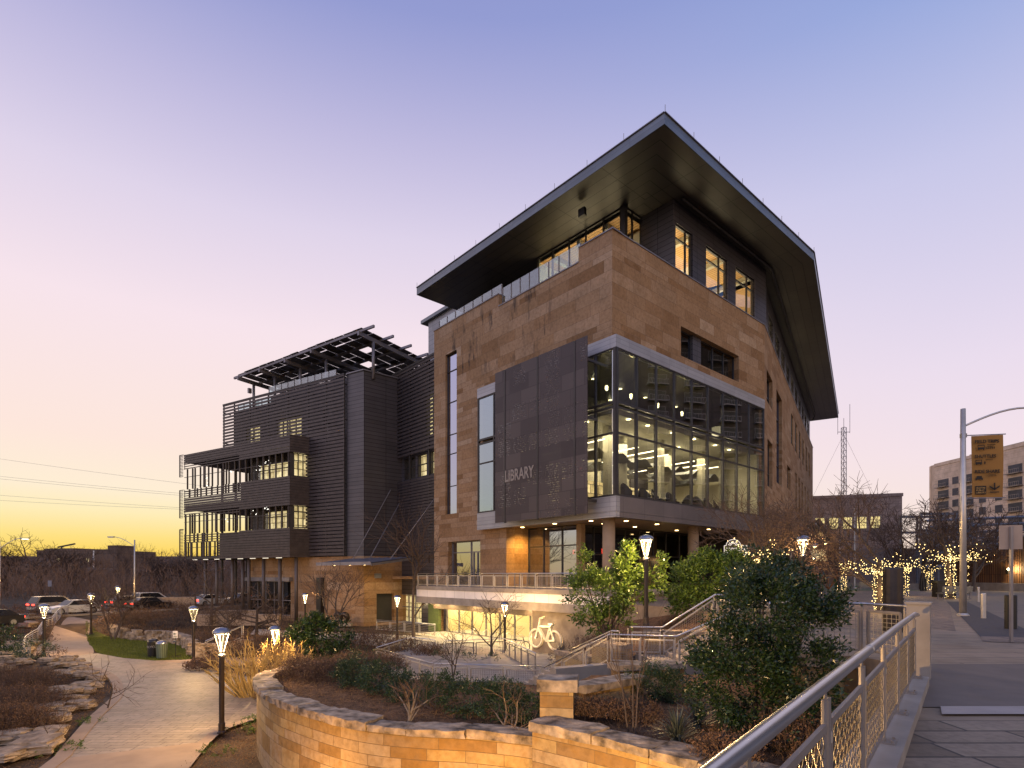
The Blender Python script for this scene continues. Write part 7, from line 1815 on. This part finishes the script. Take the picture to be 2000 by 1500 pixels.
def facade(name,label,p,q,z0,z1,depth,mat,cols,rows,win,lit=.1,seed=0,bal=(),parapet=.6,cat='building',fl=3.2,ww=1.6,wh=1.7,first=1.2,glassm='tower_glass'):
    rr=random.Random(seed); p=Vector((*p,0)); q=Vector((*q,0)); d=(q-p); L=d.length; d.normalize(); n=Vector((-d.y,d.x,0))
    if n.dot(p)<0: n=-n
    f_=lambda x,y,z:p+d*x+n*y+Z*z
    o=thing(name,label,cat,tuple(p+Z*z0))
    m=MB(); m.box(f_,0,L,0,depth,z0,z1); m.build('wall',mat,o)
    m=MB(); m.box(f_,-.15,L+.15,-.15,.35,z1+.003,z1+parapet); m.build('parapet',mat,o)
    k=0
    for i,x in enumerate(cols):
        for j in range(rows):
            z=z0+first+fl*j; w=ww*(1.9 if i in bal else 1)
            if k>95: continue
            k+=1
            mm=MB(); mm.box(f_,x-w/2-.08,x+w/2+.08,-.05,.04,z-.08,z+wh+.08); wd=mm.build('window',M['steel'],o)
            mm=MB(); mm.box(f_,x-w/2,x+w/2,-.09,-.053,z,z+wh); mm.build('pane',M['winlit'] if rr.random()<lit else M[glassm],wd)
            if i in bal:
                mm=MB(); mm.box(f_,x-w/2-.3,x+w/2+.3,-1.2,-.1,z-.35,z-.2); mm.box(f_,x-w/2-.3,x+w/2+.3,-1.2,-1.14,z+.65,z+.72)
                for t in range(9): xx=x-w/2-.28+(w+.56)*t/8; mm.box(f_,xx-.02,xx+.02,-1.19,-1.15,z-.2,z+.65)
                mm.build('balcony',M['steel'],o)
    return o,f_,L
M['tower_glass']=plain('tower_window_glass',(.085,.085,.10),(.05,.052,.062),.6,0,.5,spec=.2)
M['warmglass']=plain('sun_warmed_glass',(.30,.24,.20),(.2,.16,.14),.12,0,.5,spec=.9)
# brick building with lit gridded windows
p=UV(1560,113,0); q=UV(1762,108,0)
o,f_,L=facade('brick_building','flat roofed dull brick building with a row of yellow lit gridded windows','x'and (p.x,p.y),(q.x,q.y),-1.9,14.9,30,M['brick'],[],0,0)
xs_=[]
for u in (1603,1630,1657,1685,1711):
    t=(u-1560)/202*L*1.0; xs_.append(t)
    mm=MB(); mm.box(f_,t-.84,t+.84,-.05,.05,8.85,11.2); w_=mm.build('window',M['steel'],o); mm=MB(); mm.box(f_,t-.78,t+.78,-.09,-.053,8.93,11.12); mm.build('pane',emit('gridded_yellow_window',(1,.78,.30),.95),w_)
    mm=MB()
    for k in range(1,4): mm.box(f_,t-.78+.39*k-.03,t-.78+.39*k+.03,-.12,-.093,8.93,11.12)
    for k in range(1,4): mm.box(f_,t-.78,t+.78,-.118,-.094,8.93+.55*k-.03,8.93+.55*k+.03)
    mm.build('glazing_bar',M['brick'],w_)
for u in (1605,1629):
    t=(u-1560)/202*L; mm=MB(); mm.box(f_,t-1.0,t+1.0,-.09,.02,2.6,5.0); w_=mm.build('window',M['steel'],o); mm=MB(); mm.box(f_,t-.92,t+.92,-.12,-.093,2.7,4.9); mm.build('pane',M['winlit'],w_)
p=UV(1762,108.2,0); q=UV(1766,135,0)
# lattice antenna mast
a=UV(1648,122,14.0); o=thing('antenna_mast','red and white lattice antenna mast rising behind the brick building','mast',tuple(a)); m=MB()
H_=17.6
cor=[V(.55*math.cos(k*2.094),.55*math.sin(k*2.094),0) for k in range(3)]
for c_ in cor: m.tube([a+c_,a+c_+Z*H_],.07,5)
nseg=14
for k in range(nseg):
    for i in range(3): m.tube([a+cor[i]+Z*(H_*k/nseg),a+cor[(i+1)%3]+Z*(H_*(k+1)/nseg)],.04,4); m.tube([a+cor[i]+Z*(H_*(k+1)/nseg),a+cor[(i+1)%3]+Z*(H_*(k+1)/nseg)],.035,4)
m.tube([a+V(-1.3,0,H_-1),a+V(1.3,0,H_-1)],.06,5); m.tube([a+V(-1.3,0,H_-1.5),a+V(-1.3,0,H_+2.5)],.05,5); m.tube([a+V(1.3,0,H_-1.2),a+V(1.3,0,H_+5)],.05,5); m.tube([a+Z*H_,a+Z*(H_+2)],.05,5)
m.build('lattice',M['steel'],o,weld=False)
m=MB(); m.tube([a+Z*(H_*.92),a+V(-8.5,0,-1)],.025,3); m.tube([a+Z*(H_*.92),a+V(8.5,0,-1)],.025,3); m.build('guy_wire',M['steel'],o)
# tan apartment tower with a curved left end
p=UV(1826,165,0); q=UV(2080,128,0)
o,f_,L=facade('apartment_tower','tan brick apartment tower with stacked balconies and a rounded left end','' or (p.x,p.y),(q.x,q.y),-2,31.2,24,M['tan'],[3.0,7.2,11.2,15.8,20.5,25.0,29.5,34,38.5],9,0,.04,4,bal=(0,2,5,7),ww=1.9,wh=1.9,fl=3.15,first=2.0,parapet=.9,glassm='tower_glass')
m=MB(); c=f_(0,6,0); pts=[(c+(f_(0,0,0)-f_(0,6,0))*math.cos(a_)+ (f_(0,0,0)-f_(1,0,0))*6*math.sin(a_)) for a_ in [math.pi*k/12 for k in range(13)]]
for a_,b_ in zip(pts,pts[1:]):
    m.face([V(a_.x,a_.y,-2),V(b_.x,b_.y,-2),V(b_.x,b_.y,31.9),V(a_.x,a_.y,31.9)])
m.face([V(p_.x,p_.y,31.9) for p_ in pts]); m.build('rounded_end',M['tan'],o)
m=MB(); m.box(f_,5,22,6,14,31.2,33.8); m.build('roof_penthouse',M['cladlight'],o)
# tower out of view on the right, seen mirrored in the corner glass
o,f_,L=facade('apartment_tower','dark banded apartment tower standing outside the picture on the right, mirrored in the glass',(84,46),(99,88),-2,56,18,M['aptfar'],[4,12,20,28,36],17,0,.05,8,bal=(0,1,2,3,4),fl=3.25,ww=2.0,wh=1.9,glassm='darkroom')
# steel substation
s0=UV(1925,96,-1.75); o=thing('substation','pale grey steel frames and pipes of an electrical substation behind the board fence','substation',tuple(s0)); m=MB()
for x in (-11,-8,-5):
    for y in (0,5): m.box(lambda a,b,z:s0+V(a,b,z),x-.14,x+.14,y-.14,y+.14,0,12.2)
for z in (9.2,12.0): m.box(lambda a,b,z_:s0+V(a,b,z_),-11,-5,-.15,.15,z-.2,z+.2); m.box(lambda a,b,z_:s0+V(a,b,z_),-11,-5,4.85,5.15,z-.2,z+.2)
m.build('steel_frame',M['cladlight'],o,weld=False); m=MB()
for x in (2,8,14):
    for y in (0,5): m.box(lambda a,b,z:s0+V(a,b,z),x-.14,x+.14,y-.14,y+.14,0,10.5)
m.box(lambda a,b,z_:s0+V(a,b,z_),2,14,-.15,.15,9.9,10.3)
m.build('steel_frame',M['cladlight'],o,weld=False)
m=MB(); r_=random.Random(4)
for k in range(16):
    x=r_.uniform(-11,11); z=r_.uniform(3,11); w2=r_.uniform(.8,2.6); h2=r_.uniform(.6,2.2); m.box(lambda a,b,z_:s0+V(a,b,z_),x,x+w2,-.9,2,z,z+h2)
for k in range(8): z=3+1.1*k; m.tube([s0+V(-11,-1.2,z),s0+V(11,-1.2,z+.9)],.22,6)
m.build('pipe_and_cabinet',M['cladlight'],o,weld=False)
m=MB(); m.box(lambda a,b,z_:s0+V(a,b,z_),-20,14,8,12,0,6.5); m.build('low_block',plain('low_brown_block',(.24,.18,.15),(.19,.14,.115),.9,0,.4),o)
# board fence on concrete base
p=UV(1868,66,0); q=UV(2040,56,0); d=Vector((q.x-p.x,q.y-p.y,0)); L=d.length; d.normalize(); n=Vector((-d.y,d.x,0)); f_=lambda x,y,z:Vector((p.x,p.y,0))+d*x+n*y+Z*z
o=thing('board_fence','tall rust brown vertical board fence on a concrete base at right','fence',(p.x,p.y,-1.75)); m=MB(); x=0; r_=random.Random(6)
while x<L: h_=2.6+r_.choice((0,.15,.3))+(1.0 if x>L*.55 else 0); m.box(f_,x,x+.2,0,.05,-.9,h_); x+=.26
m.build('boards',M['wood'],o,weld=False); m=MB(); m.box(f_,0,L,.08,.12,-.9,2.4); m.build('fence_backing',M['black'],o); m=MB(); m.box(f_,-.5,L,-.5,.5,-1.9,-.92); m.build('concrete_base',M['conc'],o)
c=f_(L*.66,-.3,.55); o=thing('wall_lamp','bright starry lamp mounted on the board fence at right','lamp',tuple(c)); m=MB(); m.lathe([(0,-.16),(.16,0),(0,.16)],10,c); m.build('lamp_globe',M['hot'],o); m=MB(); m.box(lambda x,y,z:c+V(x,y,z),-.06,.06,.0,.3,-.5,-.1); m.build('bracket',M['black'],o); point(c-V(.1,.5,0),200,(1,.78,.4),.15)
# pale lawn strip and low plinth before the brick building
struct(sheet('far_lawn',[(32,60),(44,60),(60,104),(48,108)],PZ+.02,plain('grey_green_lawn',(.14,.15,.08),(.10,.11,.06),.95,0,.5)))
o=thing('low_wall','long low pale plinth wall before the brick building','wall',tuple(UV(1740,66,-1.75))); a,b=UV(1640,72,-1.75),UV(1812,66,-1.75); m=MB(); m.beam(a+Z*.35,b+Z*.35,.4,.7); m.build('plinth',M['conc'],o)
for i,(u,d,lb) in enumerate(((1669,70,'thin pole far off left of the dark cylinder'),(1640,80,'second thin lamp pole far off by the wire sculpture'))):
    c=UV(u,d,-1.75); o=thing('thin_pole',lb,'pole',tuple(c)); m=MB(); m.tube([c,c+Z*10.0],[.14,.09],8); m.build('shaft',M['stain'],o); m=MB(); m.lathe([(.25,0),(.25,.1),(.12,.2)],10,c); m.build('base_plate',M['stain'],o)
# far apartments at left
p=UV(72,262,0); q=UV(228,250,0)
o,f_,L=facade('far_apartment_block','dark distant apartment block on the yellow horizon at left','' or (p.x,p.y),(q.x,q.y),-4,10.6,20,M['farblock'],[3+3.4*k for k in range(10)],3,0,.12,5,fl=3.3,first=3.0)
m=MB(); m.box(f_,L*.04,L*.42,2,14,10.6,12.0); m.box(f_,L*.84,L*.97,2,10,10.6,13); m.build('roof_block',M['farblock'],o)
m=MB(); m.box(f_,L*.72,L*.735,-.4,0,0,10.6); m.build('white_edge_strip',M['white'],o)
c=UV(128,300,15.0); o=thing('tower_crane','dark crane jib far away on the yellow horizon','crane',(c.x,c.y,-4)); m=MB(); m.beam(c+V(-4,0,-.6),c+V(5,0,1.2),.7,.7); m.build('jib',M['black'],o); m=MB(); m.beam(V(c.x-2,c.y,-4),V(c.x-2,c.y,c.z),.5); m.build('mast',M['black'],o)
# power lines
o=thing('power_line','five thin power cables crossing the sunset sky at left','cable',(-110,120,20)); 
for (v0,v1) in ((895,942),(929,962),(934,966),(966,990),(976,993)):
    m=MB(); pts=[]
    for k in range(13):
        u=-120+ (620)*k/12; v=v0+(v1-v0)*u/352.-9*math.sin(max(0,min(1,(u+120)/620))*math.pi)*-.25; pts.append(UV(u,121,(1122-v)/1109*121))
    m.tube(pts,.028,4,cap=False); m.build('cable',M['steel'],o)
# small blank sign in the distance by the cars
c=UV(98,75,-4.0); o=thing('traffic_sign','small far grey road sign above the silver car','sign',tuple(c)); m=MB(); m.tube([c,c+Z*3.2],.04,6); m.build('post',M['black'],o); m=MB(); m.box(lambda x,y,z:c+V(x,y,z),-.25,.25,-.08,-.05,2.4,3.2); m.build('sign_plate',M['steel'],o)
# warm glow that grazes the foot of the curved wall from ground lights
for (x,y) in ((1.6,8.2),(-1.6,9.6),(-5.0,11.2)):
    o=thing('ground_light',('low ground uplight before the right wall run','low ground uplight before the middle of the curved wall','low ground uplight before the left of the curved wall')[(0 if x>0 else 1 if x>-3 else 2)],'uplight',(x,y,-5.6)); m=MB(); m.lathe([(.12,0),(.12,.15),(.09,.18)],10,V(x,y,-5.6)); m.build('housing',M['black'],o); m=MB(); m.lathe([(0,.19),(.085,.19)],10,V(x,y,-5.6)); m.build('lens',M['dl'],o)
    spot(V(x,y,-5.3),V(x-.3,y+2.4,-4.2),520,120,(1,.50,.10))
